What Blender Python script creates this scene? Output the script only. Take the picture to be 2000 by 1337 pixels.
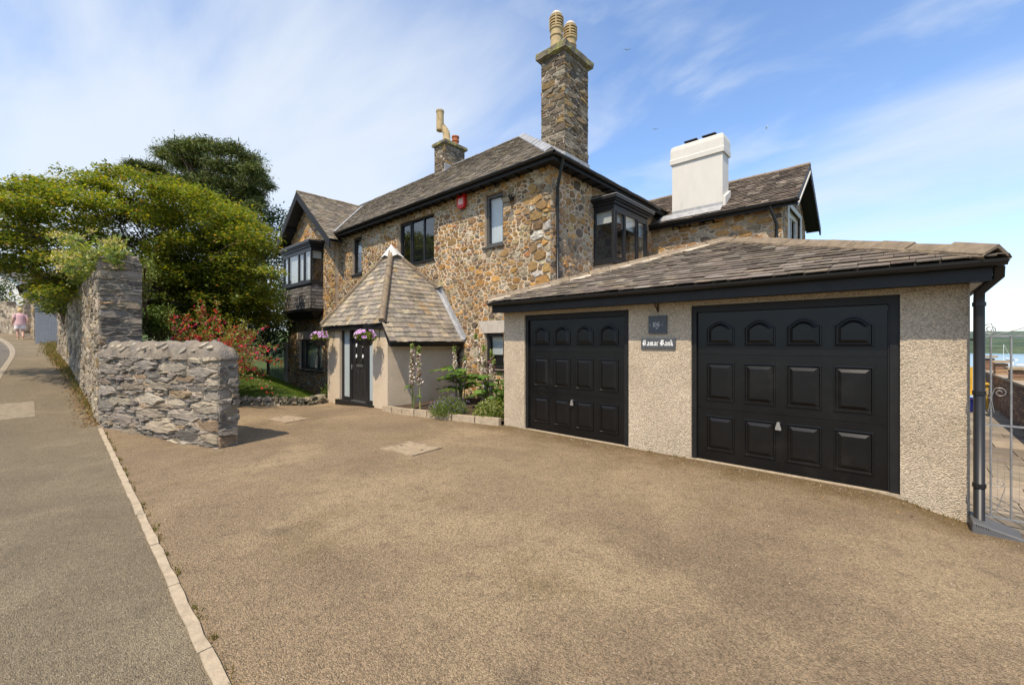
import bpy, math, random
import numpy as np
from mathutils import Vector, Matrix

# ------------------------------------------------------------------ scene
for o in list(bpy.data.objects):
    bpy.data.objects.remove(o)
SC = bpy.context.scene
COL = SC.collection
R = math.radians

# camera
cam_d = bpy.data.cameras.new('camera')
cam_d.sensor_width = 36.0
cam_d.lens = 15.1087
cam_d.clip_start = 0.05
cam_d.clip_end = 9000
cam = bpy.data.objects.new('camera', cam_d)
COL.objects.link(cam)
cam.location = (0, 0, 1.7)
cam.rotation_euler = (R(90), 0, R(42.5317))
SC.camera = cam

# sun
SUN_EL, SUN_AZ = R(57), R(19)          # azimuth measured from -Y towards +X
sdir = Vector((math.sin(SUN_AZ) * math.cos(SUN_EL), -math.cos(SUN_AZ) * math.cos(SUN_EL), math.sin(SUN_EL)))
sun_d = bpy.data.lights.new('sun', 'SUN')
sun_d.energy = 5.0
sun_d.angle = R(0.6)
sun_d.color = (1.0, 0.87, 0.69)
sun = bpy.data.objects.new('sun', sun_d)
COL.objects.link(sun)
sun.rotation_euler = sdir.to_track_quat('Z', 'Y').to_euler()
sun.location = (0, -30, 40)

# sky
W = bpy.data.worlds.new('World')
SC.world = W
W.use_nodes = True
nt = W.node_tree
nt.nodes.clear()


def N_(tree, typ, **kw):
    n = tree.nodes.new(typ)
    for k, v in kw.items():
        if k == 'inp':
            for a, b in v.items():
                n.inputs[a].default_value = b
        else:
            setattr(n, k, v)
    return n


def build_world():
    L = nt.links.new
    out = N_(nt, 'ShaderNodeOutputWorld')
    bg = N_(nt, 'ShaderNodeBackground', inp={'Strength': 0.14})
    sky = N_(nt, 'ShaderNodeTexSky', sky_type='NISHITA')
    sky.sun_disc = False
    sky.sun_elevation = SUN_EL
    sky.sun_rotation = math.atan2(sdir.x, sdir.y)
    sky.altitude = 0
    sky.air_density = 1.0
    sky.dust_density = 0.6
    sky.ozone_density = 2.5
    tc = N_(nt, 'ShaderNodeTexCoord')
    sep = N_(nt, 'ShaderNodeSeparateXYZ')
    L(tc.outputs['Generated'], sep.inputs[0])
    zz = N_(nt, 'ShaderNodeMath', operation='ADD', inp={1: 0.22})
    mx = N_(nt, 'ShaderNodeMath', operation='MAXIMUM', inp={1: 0.0})
    L(sep.outputs['Z'], mx.inputs[0])
    L(mx.outputs[0], zz.inputs[0])
    div = N_(nt, 'ShaderNodeVectorMath', operation='DIVIDE')
    cmb = N_(nt, 'ShaderNodeCombineXYZ')
    for i in range(3):
        L(zz.outputs[0], cmb.inputs[i])
    L(tc.outputs['Generated'], div.inputs[0])
    L(cmb.outputs[0], div.inputs[1])
    mp = N_(nt, 'ShaderNodeMapping')
    mp.inputs['Rotation'].default_value = (0, 0, R(35))
    mp.inputs['Scale'].default_value = (0.75, 1.5, 0.0)
    mp.inputs['Location'].default_value = (9.2, 0.4, 0.0)
    L(div.outputs[0], mp.inputs[0])
    n1 = N_(nt, 'ShaderNodeTexNoise', inp={'Scale': 0.9, 'Detail': 9.0, 'Roughness': 0.52, 'Distortion': 0.35})
    L(mp.outputs[0], n1.inputs['Vector'])
    # cirrus gets thicker towards the west (camera left)
    dot = N_(nt, 'ShaderNodeVectorMath', operation='DOT_PRODUCT')
    dot.inputs[1].default_value = (-0.95, -0.1, -0.45)
    L(tc.outputs['Generated'], dot.inputs[0])
    mr2 = N_(nt, 'ShaderNodeMapRange', inp={'From Min': 0.1, 'From Max': 1.0, 'To Min': -0.04, 'To Max': 0.30})
    L(dot.outputs['Value'], mr2.inputs['Value'])
    add = N_(nt, 'ShaderNodeMath', operation='ADD')
    L(n1.outputs['Fac'], add.inputs[0])
    L(mr2.outputs[0], add.inputs[1])
    mr = N_(nt, 'ShaderNodeMapRange', interpolation_type='SMOOTHSTEP',
            inp={'From Min': 0.38, 'From Max': 0.74, 'To Min': 0.0, 'To Max': 0.88})
    L(add.outputs[0], mr.inputs['Value'])
    n2 = N_(nt, 'ShaderNodeTexNoise', inp={'Scale': 2.3, 'Detail': 10.0, 'Roughness': 0.55, 'Distortion': 0.5})
    L(mp.outputs[0], n2.inputs['Vector'])
    mrb = N_(nt, 'ShaderNodeMapRange', interpolation_type='SMOOTHSTEP', inp={'From Min': 0.46, 'From Max': 0.72, 'To Min': 0.0, 'To Max': 0.42})
    L(n2.outputs['Fac'], mrb.inputs['Value'])
    mxb = N_(nt, 'ShaderNodeMath', operation='MAXIMUM')
    L(mr.outputs[0], mxb.inputs[0])
    L(mrb.outputs[0], mxb.inputs[1])
    # low haze band
    hz = N_(nt, 'ShaderNodeMapRange', interpolation_type='SMOOTHSTEP',
            inp={'From Min': -0.02, 'From Max': 0.40, 'To Min': 0.45, 'To Max': 0.0})
    L(sep.outputs['Z'], hz.inputs['Value'])
    mxx = N_(nt, 'ShaderNodeMath', operation='MAXIMUM')
    L(mxb.outputs[0], mxx.inputs[0])
    L(hz.outputs[0], mxx.inputs[1])
    mul = N_(nt, 'ShaderNodeMix', data_type='RGBA', blend_type='MULTIPLY')
    mul.inputs[0].default_value = 1.0
    mul.inputs['B'].default_value = (1.45, 1.53, 1.64, 1)
    L(sky.outputs[0], mul.inputs['A'])
    mix = N_(nt, 'ShaderNodeMix', data_type='RGBA')
    mix.inputs['B'].default_value = (5.1, 5.55, 6.1, 1)
    L(mxx.outputs[0], mix.inputs[0])
    L(mul.outputs['Result'], mix.inputs['A'])
    L(mix.outputs['Result'], bg.inputs['Color'])
    L(bg.outputs[0], out.inputs[0])


build_world()
vs = SC.view_settings
vs.view_transform = 'Standard'
vs.look = 'None'
vs.exposure = 0.24
vs.gamma = 1.0
vs.use_curve_mapping = False

# ------------------------------------------------------------------ helpers
WL = {}


class MB:
    def __init__(s):
        s.v, s.f, s.c = [], [], []

    def add(s, vs_, fs, col=(0.5, 0.5, 0.5)):
        o = len(s.v)
        s.v.extend([tuple(p) for p in vs_])
        for f in fs:
            s.f.append(tuple(i + o for i in f))
            s.c.append(col)
        return s

    def box(s, x0, x1, y0, y1, z0, z1, col=(0.5, 0.5, 0.5)):
        v = [(x0, y0, z0), (x1, y0, z0), (x1, y1, z0), (x0, y1, z0), (x0, y0, z1), (x1, y0, z1), (x1, y1, z1), (x0, y1, z1)]
        s.add(v, BOXF, col)
        return s

    def fbox(s, F, u0, u1, v0, v1, n0, n1, col=(0.5, 0.5, 0.5)):
        v = [F(u0, v0, n0), F(u1, v0, n0), F(u1, v1, n0), F(u0, v1, n0), F(u0, v0, n1), F(u1, v0, n1), F(u1, v1, n1), F(u0, v1, n1)]
        s.add(v, BOXF, col)
        return s

    def tube(s, pts, r, n=8, col=(0.5, 0.5, 0.5), cap=True, ref=None):
        P = [Vector(p) for p in pts]
        rr = r if isinstance(r, (list, tuple)) else [r] * len(P)
        rings = []
        up = None
        for i, p in enumerate(P):
            if i == 0:
                d = P[1] - P[0]
            elif i == len(P) - 1:
                d = P[-1] - P[-2]
            else:
                d = (P[i + 1] - p).normalized() + (p - P[i - 1]).normalized()
            if d.length < 1e-9:
                d = Vector((0, 0, 1))
            d.normalize()
            if up is None:
                up = Vector((0, 0, 1)) if abs(d.z) < 0.9 else Vector((1, 0, 0))
            a = d.cross(up)
            if a.length < 1e-6:
                a = d.cross(Vector((0, 1, 0)))
            a.normalize()
            b = a.cross(d).normalized()
            up = b
            rings.append([p + a * rr[i] * math.cos(2 * math.pi * k / n) + b * rr[i] * math.sin(2 * math.pi * k / n) for k in range(n)])
        vv = [q for ring in rings for q in ring]
        ff = []
        for i in range(len(P) - 1):
            for k in range(n):
                k2 = (k + 1) % n
                ff.append((i * n + k, i * n + k2, (i + 1) * n + k2, (i + 1) * n + k))
        if cap:
            ff.append(tuple(range(n)))
            ff.append(tuple(range((len(P) - 1) * n + n - 1, (len(P) - 1) * n - 1, -1)))
        s.add(vv, ff, col)
        return s

    def lathe(s, prof, c, n=16, col=(0.5, 0.5, 0.5)):
        vv, ff = [], []
        for r, z in prof:
            for k in range(n):
                a = 2 * math.pi * k / n
                vv.append((c[0] + r * math.cos(a), c[1] + r * math.sin(a), c[2] + z))
        for i in range(len(prof) - 1):
            for k in range(n):
                k2 = (k + 1) % n
                ff.append((i * n + k, i * n + k2, (i + 1) * n + k2, (i + 1) * n + k))
        ff.append(tuple(range(n - 1, -1, -1)))
        ff.append(tuple(range((len(prof) - 1) * n, len(prof) * n)))
        s.add(vv, ff, col)
        return s

    def prism(s, F, poly, n0, n1, col=(0.5, 0.5, 0.5)):
        k = len(poly)
        v = [F(u, w, n0) for u, w in poly] + [F(u, w, n1) for u, w in poly]
        f = [tuple(range(k - 1, -1, -1)), tuple(range(k, 2 * k))]
        for i in range(k):
            j = (i + 1) % k
            f.append((i, j, k + j, k + i))
        s.add(v, f, col)
        return s


BOXF = [(0, 3, 2, 1), (4, 5, 6, 7), (0, 1, 5, 4), (1, 2, 6, 5), (2, 3, 7, 6), (3, 0, 4, 7)]


def frame(O, U, V, N=None):
    O, U, V = Vector(O), Vector(U).normalized(), Vector(V).normalized()
    N = Vector(N).normalized() if N is not None else U.cross(V).normalized()

    def F(u, v, n=0.0):
        return O + U * u + V * v + N * n
    F.O, F.U, F.V, F.N = O, U, V, N
    return F


def build(mb, name, mat, parent=None, smooth=False, kind=None, origin=None):
    V = np.array([tuple(p) for p in mb.v], dtype=np.float64)
    if origin is None:
        lo, hi = V.min(0), V.max(0)
        base = Vector(((lo[0] + hi[0]) / 2, (lo[1] + hi[1]) / 2, lo[2]))
    else:
        base = Vector(origin)
    V = V - np.array(base)
    me = bpy.data.meshes.new(name)
    me.from_pydata(V.tolist(), [], mb.f)
    at = me.attributes.new('Col', 'FLOAT_COLOR', 'CORNER')
    ls = np.array([len(f) for f in mb.f])
    c = np.ones((int(ls.sum()), 4), dtype=np.float32)
    c[:, :3] = np.repeat(np.array([x[:3] for x in mb.c], dtype=np.float32), ls, axis=0)
    at.data.foreach_set('color', c.ravel())
    if smooth:
        me.polygons.foreach_set('use_smooth', np.ones(len(mb.f), dtype=bool))
    me.materials.append(mat)
    ob = bpy.data.objects.new(name, me)
    COL.objects.link(ob)
    pw = WL[parent.name] if parent is not None else Vector((0, 0, 0))
    if parent is not None:
        ob.parent = parent
    ob.location = base - pw
    WL[ob.name] = base
    if kind:
        ob['kind'] = kind
    return ob


def thing(name, label, cat, loc=(0, 0, 0), group=None):
    o = bpy.data.objects.new(name, None)
    COL.objects.link(o)
    o.location = loc
    o.empty_display_size = 0.2
    o['label'] = label
    o['category'] = cat
    if group:
        o['group'] = group
    WL[o.name] = Vector(loc)
    return o


def tag(o, label, cat, group=None):
    o['label'] = label
    o['category'] = cat
    if group:
        o['group'] = group
    return o


def part_empty(name, parent, loc):
    o = bpy.data.objects.new(name, None)
    COL.objects.link(o)
    o.empty_display_size = 0.1
    o.parent = parent
    o.location = Vector(loc) - WL[parent.name]
    WL[o.name] = Vector(loc)
    return o


def quads_object(name, P4, cols, mat, parent=None, kind=None, k=4):
    """P4: (n,k,3) polygons, one object, vectorised"""
    n = len(P4)
    V = P4.reshape(-1, 3)
    lo, hi = V.min(0), V.max(0)
    base = Vector(((lo[0] + hi[0]) / 2, (lo[1] + hi[1]) / 2, lo[2]))
    V = (V - np.array(base)).astype(np.float32)
    me = bpy.data.meshes.new(name)
    me.vertices.add(n * k)
    me.vertices.foreach_set('co', V.ravel())
    me.loops.add(n * k)
    me.loops.foreach_set('vertex_index', np.arange(n * k, dtype=np.int32))
    me.polygons.add(n)
    me.polygons.foreach_set('loop_start', np.arange(0, n * k, k, dtype=np.int32))
    me.polygons.foreach_set('loop_total', np.full(n, k, dtype=np.int32))
    me.update(calc_edges=True)
    at = me.attributes.new('Col', 'FLOAT_COLOR', 'CORNER')
    c = np.ones((n * k, 4), dtype=np.float32)
    c[:, :3] = np.repeat(cols, k, axis=0)
    at.data.foreach_set('color', c.ravel())
    me.materials.append(mat)
    ob = bpy.data.objects.new(name, me)
    COL.objects.link(ob)
    pw = WL[parent.name] if parent is not None else Vector((0, 0, 0))
    if parent is not None:
        ob.parent = parent
    ob.location = base - pw
    WL[ob.name] = base
    if kind:
        ob['kind'] = kind
    return ob


def smooth01(a, b, x):
    t = min(1.0, max(0.0, (x - a) / (b - a)))
    return t * t * (3 - 2 * t)


# ------------------------------------------------------------------ materials
def mat_base(name):
    m = bpy.data.materials.new(name)
    m.use_nodes = True
    t = m.node_tree
    b = t.nodes['Principled BSDF']
    return m, t, b


def M(name, col=None, rough=0.8, var=0.2, vscale=6.0, bump=0.0, bscale=60.0, bdist=0.01, metal=0.0, spec=0.4,
      tint=None, tscale=2.0, tlo=0.5, thi=0.65, tamt=0.6, coat=0.0, voro=0.0, vorocol=0.0, stretch=None, bdetail=6.0,
      tint2=None, t2scale=8.0, t2lo=0.6, t2hi=0.7, t2amt=0.5):
    m, t, b = mat_base(name)
    L = t.links.new
    geo = N_(t, 'ShaderNodeNewGeometry')
    pos = geo.outputs['Position']
    if stretch:
        mp = N_(t, 'ShaderNodeMapping')
        mp.inputs['Scale'].default_value = stretch
        L(pos, mp.inputs[0])
        pos = mp.outputs[0]
    if col is None:
        a = N_(t, 'ShaderNodeAttribute', attribute_name='Col')
        cur = a.outputs['Color']
    else:
        rgb = N_(t, 'ShaderNodeRGB')
        rgb.outputs[0].default_value = (*col, 1)
        cur = rgb.outputs[0]

    def layer(cur, c2, sc, lo, hi, amt, off):
        mpp = N_(t, 'ShaderNodeMapping')
        mpp.inputs['Location'].default_value = (off, off * 1.7, off * 0.6)
        L(pos, mpp.inputs[0])
        n = N_(t, 'ShaderNodeTexNoise', inp={'Scale': sc, 'Detail': 7.0, 'Roughness': 0.62})
        L(mpp.outputs[0], n.inputs['Vector'])
        mr = N_(t, 'ShaderNodeMapRange', interpolation_type='SMOOTHSTEP', inp={'From Min': lo, 'From Max': hi, 'To Min': 0.0, 'To Max': amt})
        L(n.outputs['Fac'], mr.inputs['Value'])
        mx = N_(t, 'ShaderNodeMix', data_type='RGBA')
        mx.inputs['B'].default_value = (*c2, 1)
        L(mr.outputs[0], mx.inputs[0])
        L(cur, mx.inputs['A'])
        return mx.outputs['Result']
    if tint:
        cur = layer(cur, tint, tscale, tlo, thi, tamt, 3.3)
    if tint2:
        cur = layer(cur, tint2, t2scale, t2lo, t2hi, t2amt, 11.1)
    if var > 0:
        n = N_(t, 'ShaderNodeTexNoise', inp={'Scale': vscale, 'Detail': 8.0, 'Roughness': 0.65})
        L(pos, n.inputs['Vector'])
        mr = N_(t, 'ShaderNodeMapRange', inp={'From Min': 0.28, 'From Max': 0.72, 'To Min': 1 - var, 'To Max': 1 + var})
        L(n.outputs['Fac'], mr.inputs['Value'])
        vm = N_(t, 'ShaderNodeVectorMath', operation='SCALE')
        L(cur, vm.inputs[0])
        L(mr.outputs[0], vm.inputs['Scale'])
        cur = vm.outputs[0]
    vd = None
    if voro > 0:
        vo = N_(t, 'ShaderNodeTexVoronoi', inp={'Scale': voro, 'Randomness': 1.0})
        L(pos, vo.inputs['Vector'])
        vd = vo.outputs['Distance']
        if vorocol > 0:
            sp = N_(t, 'ShaderNodeSeparateColor')
            L(vo.outputs['Color'], sp.inputs[0])
            mr = N_(t, 'ShaderNodeMapRange', inp={'From Min': 0.0, 'From Max': 1.0, 'To Min': 1 - vorocol, 'To Max': 1 + vorocol})
            L(sp.outputs[0], mr.inputs['Value'])
            vm = N_(t, 'ShaderNodeVectorMath', operation='SCALE')
            L(cur, vm.inputs[0])
            L(mr.outputs[0], vm.inputs['Scale'])
            cur = vm.outputs[0]
    L(cur, b.inputs['Base Color'])
    b.inputs['Roughness'].default_value = rough
    b.inputs['Metallic'].default_value = metal
    b.inputs['Specular IOR Level'].default_value = spec
    if coat:
        b.inputs['Coat Weight'].default_value = coat
        b.inputs['Coat Roughness'].default_value = 0.12
    if bump > 0:
        bp = N_(t, 'ShaderNodeBump', inp={'Strength': bump, 'Distance': bdist})
        n = N_(t, 'ShaderNodeTexNoise', inp={'Scale': bscale, 'Detail': bdetail, 'Roughness': 0.6})
        L(pos, n.inputs['Vector'])
        h = n.outputs['Fac']
        if vd is not None:
            sb = N_(t, 'ShaderNodeMath', operation='SUBTRACT')
            L(h, sb.inputs[0])
            L(vd, sb.inputs[1])
            h = sb.outputs[0]
        L(h, bp.inputs['Height'])
        L(bp.outputs[0], b.inputs['Normal'])
    return m


def leaf_mat(name, trans=0.42, rough=0.5, spec=0.3):
    m, t, b = mat_base(name)
    L = t.links.new
    a = N_(t, 'ShaderNodeAttribute', attribute_name='Col')
    L(a.outputs['Color'], b.inputs['Base Color'])
    b.inputs['Roughness'].default_value = rough
    b.inputs['Specular IOR Level'].default_value = spec
    tr = N_(t, 'ShaderNodeBsdfTranslucent')
    sc = N_(t, 'ShaderNodeVectorMath', operation='MULTIPLY')
    sc.inputs[1].default_value = (1.5, 1.4, 0.5)
    L(a.outputs['Color'], sc.inputs[0])
    L(sc.outputs[0], tr.inputs['Color'])
    mx = N_(t, 'ShaderNodeMixShader', inp={0: trans})
    L(b.outputs[0], mx.inputs[1])
    L(tr.outputs[0], mx.inputs[2])
    L(mx.outputs[0], t.nodes['Material Output'].inputs['Surface'])
    return m


def glass_mat(name, tint=(0.93, 0.95, 0.95), refl=1.6):
    m, t, b = mat_base(name)
    L = t.links.new
    fr = N_(t, 'ShaderNodeLayerWeight', inp={'Blend': 0.5})
    pw_ = N_(t, 'ShaderNodeMath', operation='POWER', inp={1: 4.0})
    L(fr.outputs['Facing'], pw_.inputs[0])
    mlt = N_(t, 'ShaderNodeMath', operation='MULTIPLY_ADD', inp={1: 0.9, 2: 0.05 * refl})
    L(pw_.outputs[0], mlt.inputs[0])
    gl = N_(t, 'ShaderNodeBsdfGlossy', inp={'Roughness': 0.015})
    tp = N_(t, 'ShaderNodeBsdfTransparent')
    tp.inputs[0].default_value = (*tint, 1)
    mx = N_(t, 'ShaderNodeMixShader')
    L(mlt.outputs[0], mx.inputs[0])
    L(tp.outputs[0], mx.inputs[1])
    L(gl.outputs[0], mx.inputs[2])
    L(mx.outputs[0], t.nodes['Material Output'].inputs['Surface'])
    return m


MAT = {}
MAT['mortar'] = M('mortar', (0.53, 0.42, 0.295), 0.95, var=0.28, vscale=3.5, bump=0.8, bscale=45, bdist=0.015,
                  tint=(0.22, 0.175, 0.125), tscale=0.9, tlo=0.46, thi=0.66, tamt=0.8)
MAT['mortar_grey'] = M('mortar_grey', (0.38, 0.32, 0.24), 0.95, var=0.3, vscale=4, bump=0.9, bscale=38, bdist=0.02,
                       tint=(0.24, 0.20, 0.15), tscale=1.5, tlo=0.48, thi=0.66, tamt=0.7)
MAT['stone'] = M('stone', None, 0.88, var=0.38, vscale=11, bump=0.9, bscale=26, bdist=0.025, bdetail=9)
MAT['slate_stone'] = M('slate_stone', None, 0.82, var=0.38, vscale=9, bump=1.0, bscale=13, bdist=0.03, bdetail=9, stretch=(1, 1, 5),
                       tint=(0.36, 0.34, 0.29), tscale=2.2, tlo=0.6, thi=0.72, tamt=0.5)
MAT['slate'] = M('slate', None, 0.78, var=0.34, vscale=9, bump=0.55, bscale=40, bdist=0.008,
                 tint=(0.33, 0.27, 0.15), tscale=3.2, tlo=0.60, thi=0.74, tamt=0.55,
                 tint2=(0.06, 0.052, 0.042), t2scale=1.3, t2lo=0.52, t2hi=0.7, t2amt=0.55)
MAT['moss_slate'] = M('moss_slate', None, 0.85, var=0.45, vscale=14, bump=0.9, bscale=30, bdist=0.015,
                      tint=(0.31, 0.27, 0.19), tscale=9, tlo=0.58, thi=0.68, tamt=0.6,
                      tint2=(0.05, 0.04, 0.03), t2scale=5, t2lo=0.55, t2hi=0.66, t2amt=0.6)
MAT['roof_under'] = M('roof_under', (0.09, 0.08, 0.07), 0.95, var=0.2)
MAT['render'] = M('pebbledash', (0.56, 0.462, 0.335), 0.95, var=0.14, vscale=1.6, bump=1.0, bscale=120, bdist=0.016, voro=92, vorocol=0.34,
                  tint=(0.42, 0.33, 0.22), tscale=0.9, tlo=0.45, thi=0.75, tamt=0.5)
MAT['render_smooth'] = M('porch_render', (0.56, 0.46, 0.335), 0.95, var=0.10, vscale=2.0, bump=0.8, bscale=90, bdist=0.010, voro=85, vorocol=0.10)
MAT['door_paint'] = M('black_gloss', (0.0055, 0.0052, 0.0052), 0.30, var=0.35, vscale=2.0, spec=0.30, bump=0.05, bscale=5, bdist=0.012,
                      tint=(0.03, 0.027, 0.023), tscale=1.6, tlo=0.55, thi=0.8, tamt=0.5)
MAT['black_wood'] = M('black_paint', (0.013, 0.0125, 0.012), 0.5, var=0.3, vscale=5, spec=0.25, bump=0.15, bscale=25, bdist=0.006)
MAT['black_plastic'] = M('black_plastic', (0.012, 0.012, 0.012), 0.42, var=0.25, vscale=4, spec=0.4)
MAT['frame'] = M('window_black', (0.017, 0.017, 0.018), 0.38, var=0.15, vscale=4)
MAT['grey_frame'] = M('grey_frame', (0.075, 0.07, 0.065), 0.4, var=0.15, vscale=4)
MAT['white'] = M('white_paint', (0.57, 0.545, 0.49), 0.7, var=0.05, vscale=2.5, bump=0.3, bscale=30, bdist=0.006,
                 tint=(0.47, 0.44, 0.38), tscale=1.4, tlo=0.5, thi=0.8, tamt=0.5, stretch=(1, 1, 0.35),
                 tint2=(0.36, 0.33, 0.28), t2scale=3.5, t2lo=0.58, t2hi=0.78, t2amt=0.45)
MAT['lead'] = M('lead', (0.34, 0.34, 0.34), 0.55, var=0.3, vscale=7, metal=0.3, bump=0.3, bscale=12, bdist=0.01)
MAT['hip'] = M('hip_tile', (0.19, 0.145, 0.098), 0.9, var=0.35, vscale=8, bump=0.8, bscale=45, bdist=0.012,
               tint=(0.27, 0.20, 0.09), tscale=5, tlo=0.55, thi=0.68, tamt=0.6, tint2=(0.07, 0.055, 0.035), t2scale=7, t2lo=0.58, t2hi=0.68, t2amt=0.7)
MAT['limemortar'] = M('pale_mortar', (0.50, 0.43, 0.33), 0.95, var=0.15, vscale=12, bump=0.6, bscale=50, bdist=0.01)
MAT['pot'] = M('buff_pot', (0.40, 0.30, 0.155), 0.85, var=0.25, vscale=9, bump=0.3, bscale=40, bdist=0.006,
               tint=(0.14, 0.12, 0.07), tscale=5, tlo=0.54, thi=0.68, tamt=0.75)
MAT['redpot'] = M('red_pot', (0.36, 0.11, 0.045), 0.8, var=0.25, vscale=9, bump=0.2, bscale=40)
MAT['moss_cap'] = M('lichen_stone', (0.15, 0.13, 0.09), 0.95, var=0.4, vscale=10, bump=1.0, bscale=28, bdist=0.03,
                    tint=(0.26, 0.25, 0.08), tscale=4.5, tlo=0.5, thi=0.6, tamt=0.85)
MAT['lintel'] = M('lintel_stone', (0.42, 0.37, 0.31), 0.92, var=0.16, vscale=8, bump=0.5, bscale=40, bdist=0.008)
MAT['glass'] = glass_mat('glass')
MAT['frost'] = M('frosted_glass', (0.36, 0.41, 0.42), 0.22, var=0.06, vscale=2, spec=0.6)
MAT['blind'] = M('blind', (0.62, 0.62, 0.60), 0.9, var=0.06, vscale=3)
MAT['interior'] = M('interior', (0.022, 0.022, 0.024), 0.9, var=0.0)
MAT['red'] = M('red_plastic', (0.50, 0.016, 0.014), 0.35, var=0.1)
MAT['steel'] = M('steel', (0.55, 0.55, 0.55), 0.3, var=0.05, metal=0.9)
MAT['galv'] = M('galvanised', (0.27, 0.27, 0.265), 0.5, var=0.25, vscale=14, metal=0.45)
MAT['iron'] = M('dark_iron', (0.03, 0.035, 0.035), 0.6, var=0.2)
MAT['rust'] = M('rusty_iron', (0.06, 0.032, 0.02), 0.85, var=0.3, vscale=30)
MAT['grey_plastic'] = M('grey_plastic', (0.085, 0.085, 0.085), 0.55, var=0.12, vscale=6)
MAT['signslate'] = M('sign_slate', (0.062, 0.068, 0.074), 0.5, var=0.2, vscale=14, bump=0.3, bscale=40, bdist=0.004)
MAT['letter'] = M('white_lettering', (0.72, 0.72, 0.70), 0.6, var=0.0)
MAT['concrete'] = M('concrete', (0.36, 0.29, 0.20), 0.95, var=0.25, vscale=12, bump=0.6, bscale=70, bdist=0.008,
                    tint=(0.24, 0.20, 0.14), tscale=6, tlo=0.54, thi=0.7, tamt=0.6)
MAT['cover'] = M('cover_concrete', (0.30, 0.23, 0.15), 0.95, var=0.3, vscale=10, bump=0.7, bscale=60, bdist=0.008,
                 tint=(0.19, 0.14, 0.085), tscale=5, tlo=0.5, thi=0.66, tamt=0.7)
MAT['kerbstone'] = M('kerb_concrete', (0.26, 0.215, 0.155), 0.95, var=0.22, vscale=9, bump=0.5, bscale=60, bdist=0.008)
MAT['soil'] = M('soil', (0.075, 0.047, 0.03), 1.0, var=0.4, vscale=25, bump=1.0, bscale=35, bdist=0.04)
MAT['bark'] = M('bark', (0.10, 0.075, 0.05), 0.95, var=0.35, vscale=12, bump=1.0, bscale=18, bdist=0.03, stretch=(1, 1, 0.3))
MAT['pinebark'] = M('pine_bark', (0.16, 0.10, 0.07), 0.95, var=0.35, vscale=12, bump=1.0, bscale=14, bdist=0.03, stretch=(1, 1, 0.3))
MAT['leaf'] = leaf_mat('leaf')
MAT['leaf_dull'] = leaf_mat('leaf_dull', trans=0.15, rough=0.6)
MAT['petal'] = leaf_mat('petal', trans=0.25, rough=0.6, spec=0.2)
MAT['grass'] = leaf_mat('grass', trans=0.3, rough=0.6)
MAT['brick'] = M('brick', None, 0.9, var=0.25, vscale=18, bump=0.6, bscale=60, bdist=0.008)
MAT['paint'] = M('paint', None, 0.5, var=0.08, vscale=5)
MAT['paver'] = M('paver', None, 0.92, var=0.25, vscale=7, bump=0.5, bscale=60, bdist=0.006)
MAT['skin'] = M('skin', (0.50, 0.29, 0.21), 0.6, var=0.05)
MAT['cloth'] = M('cloth', None, 0.9, var=0.1, vscale=20)


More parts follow.
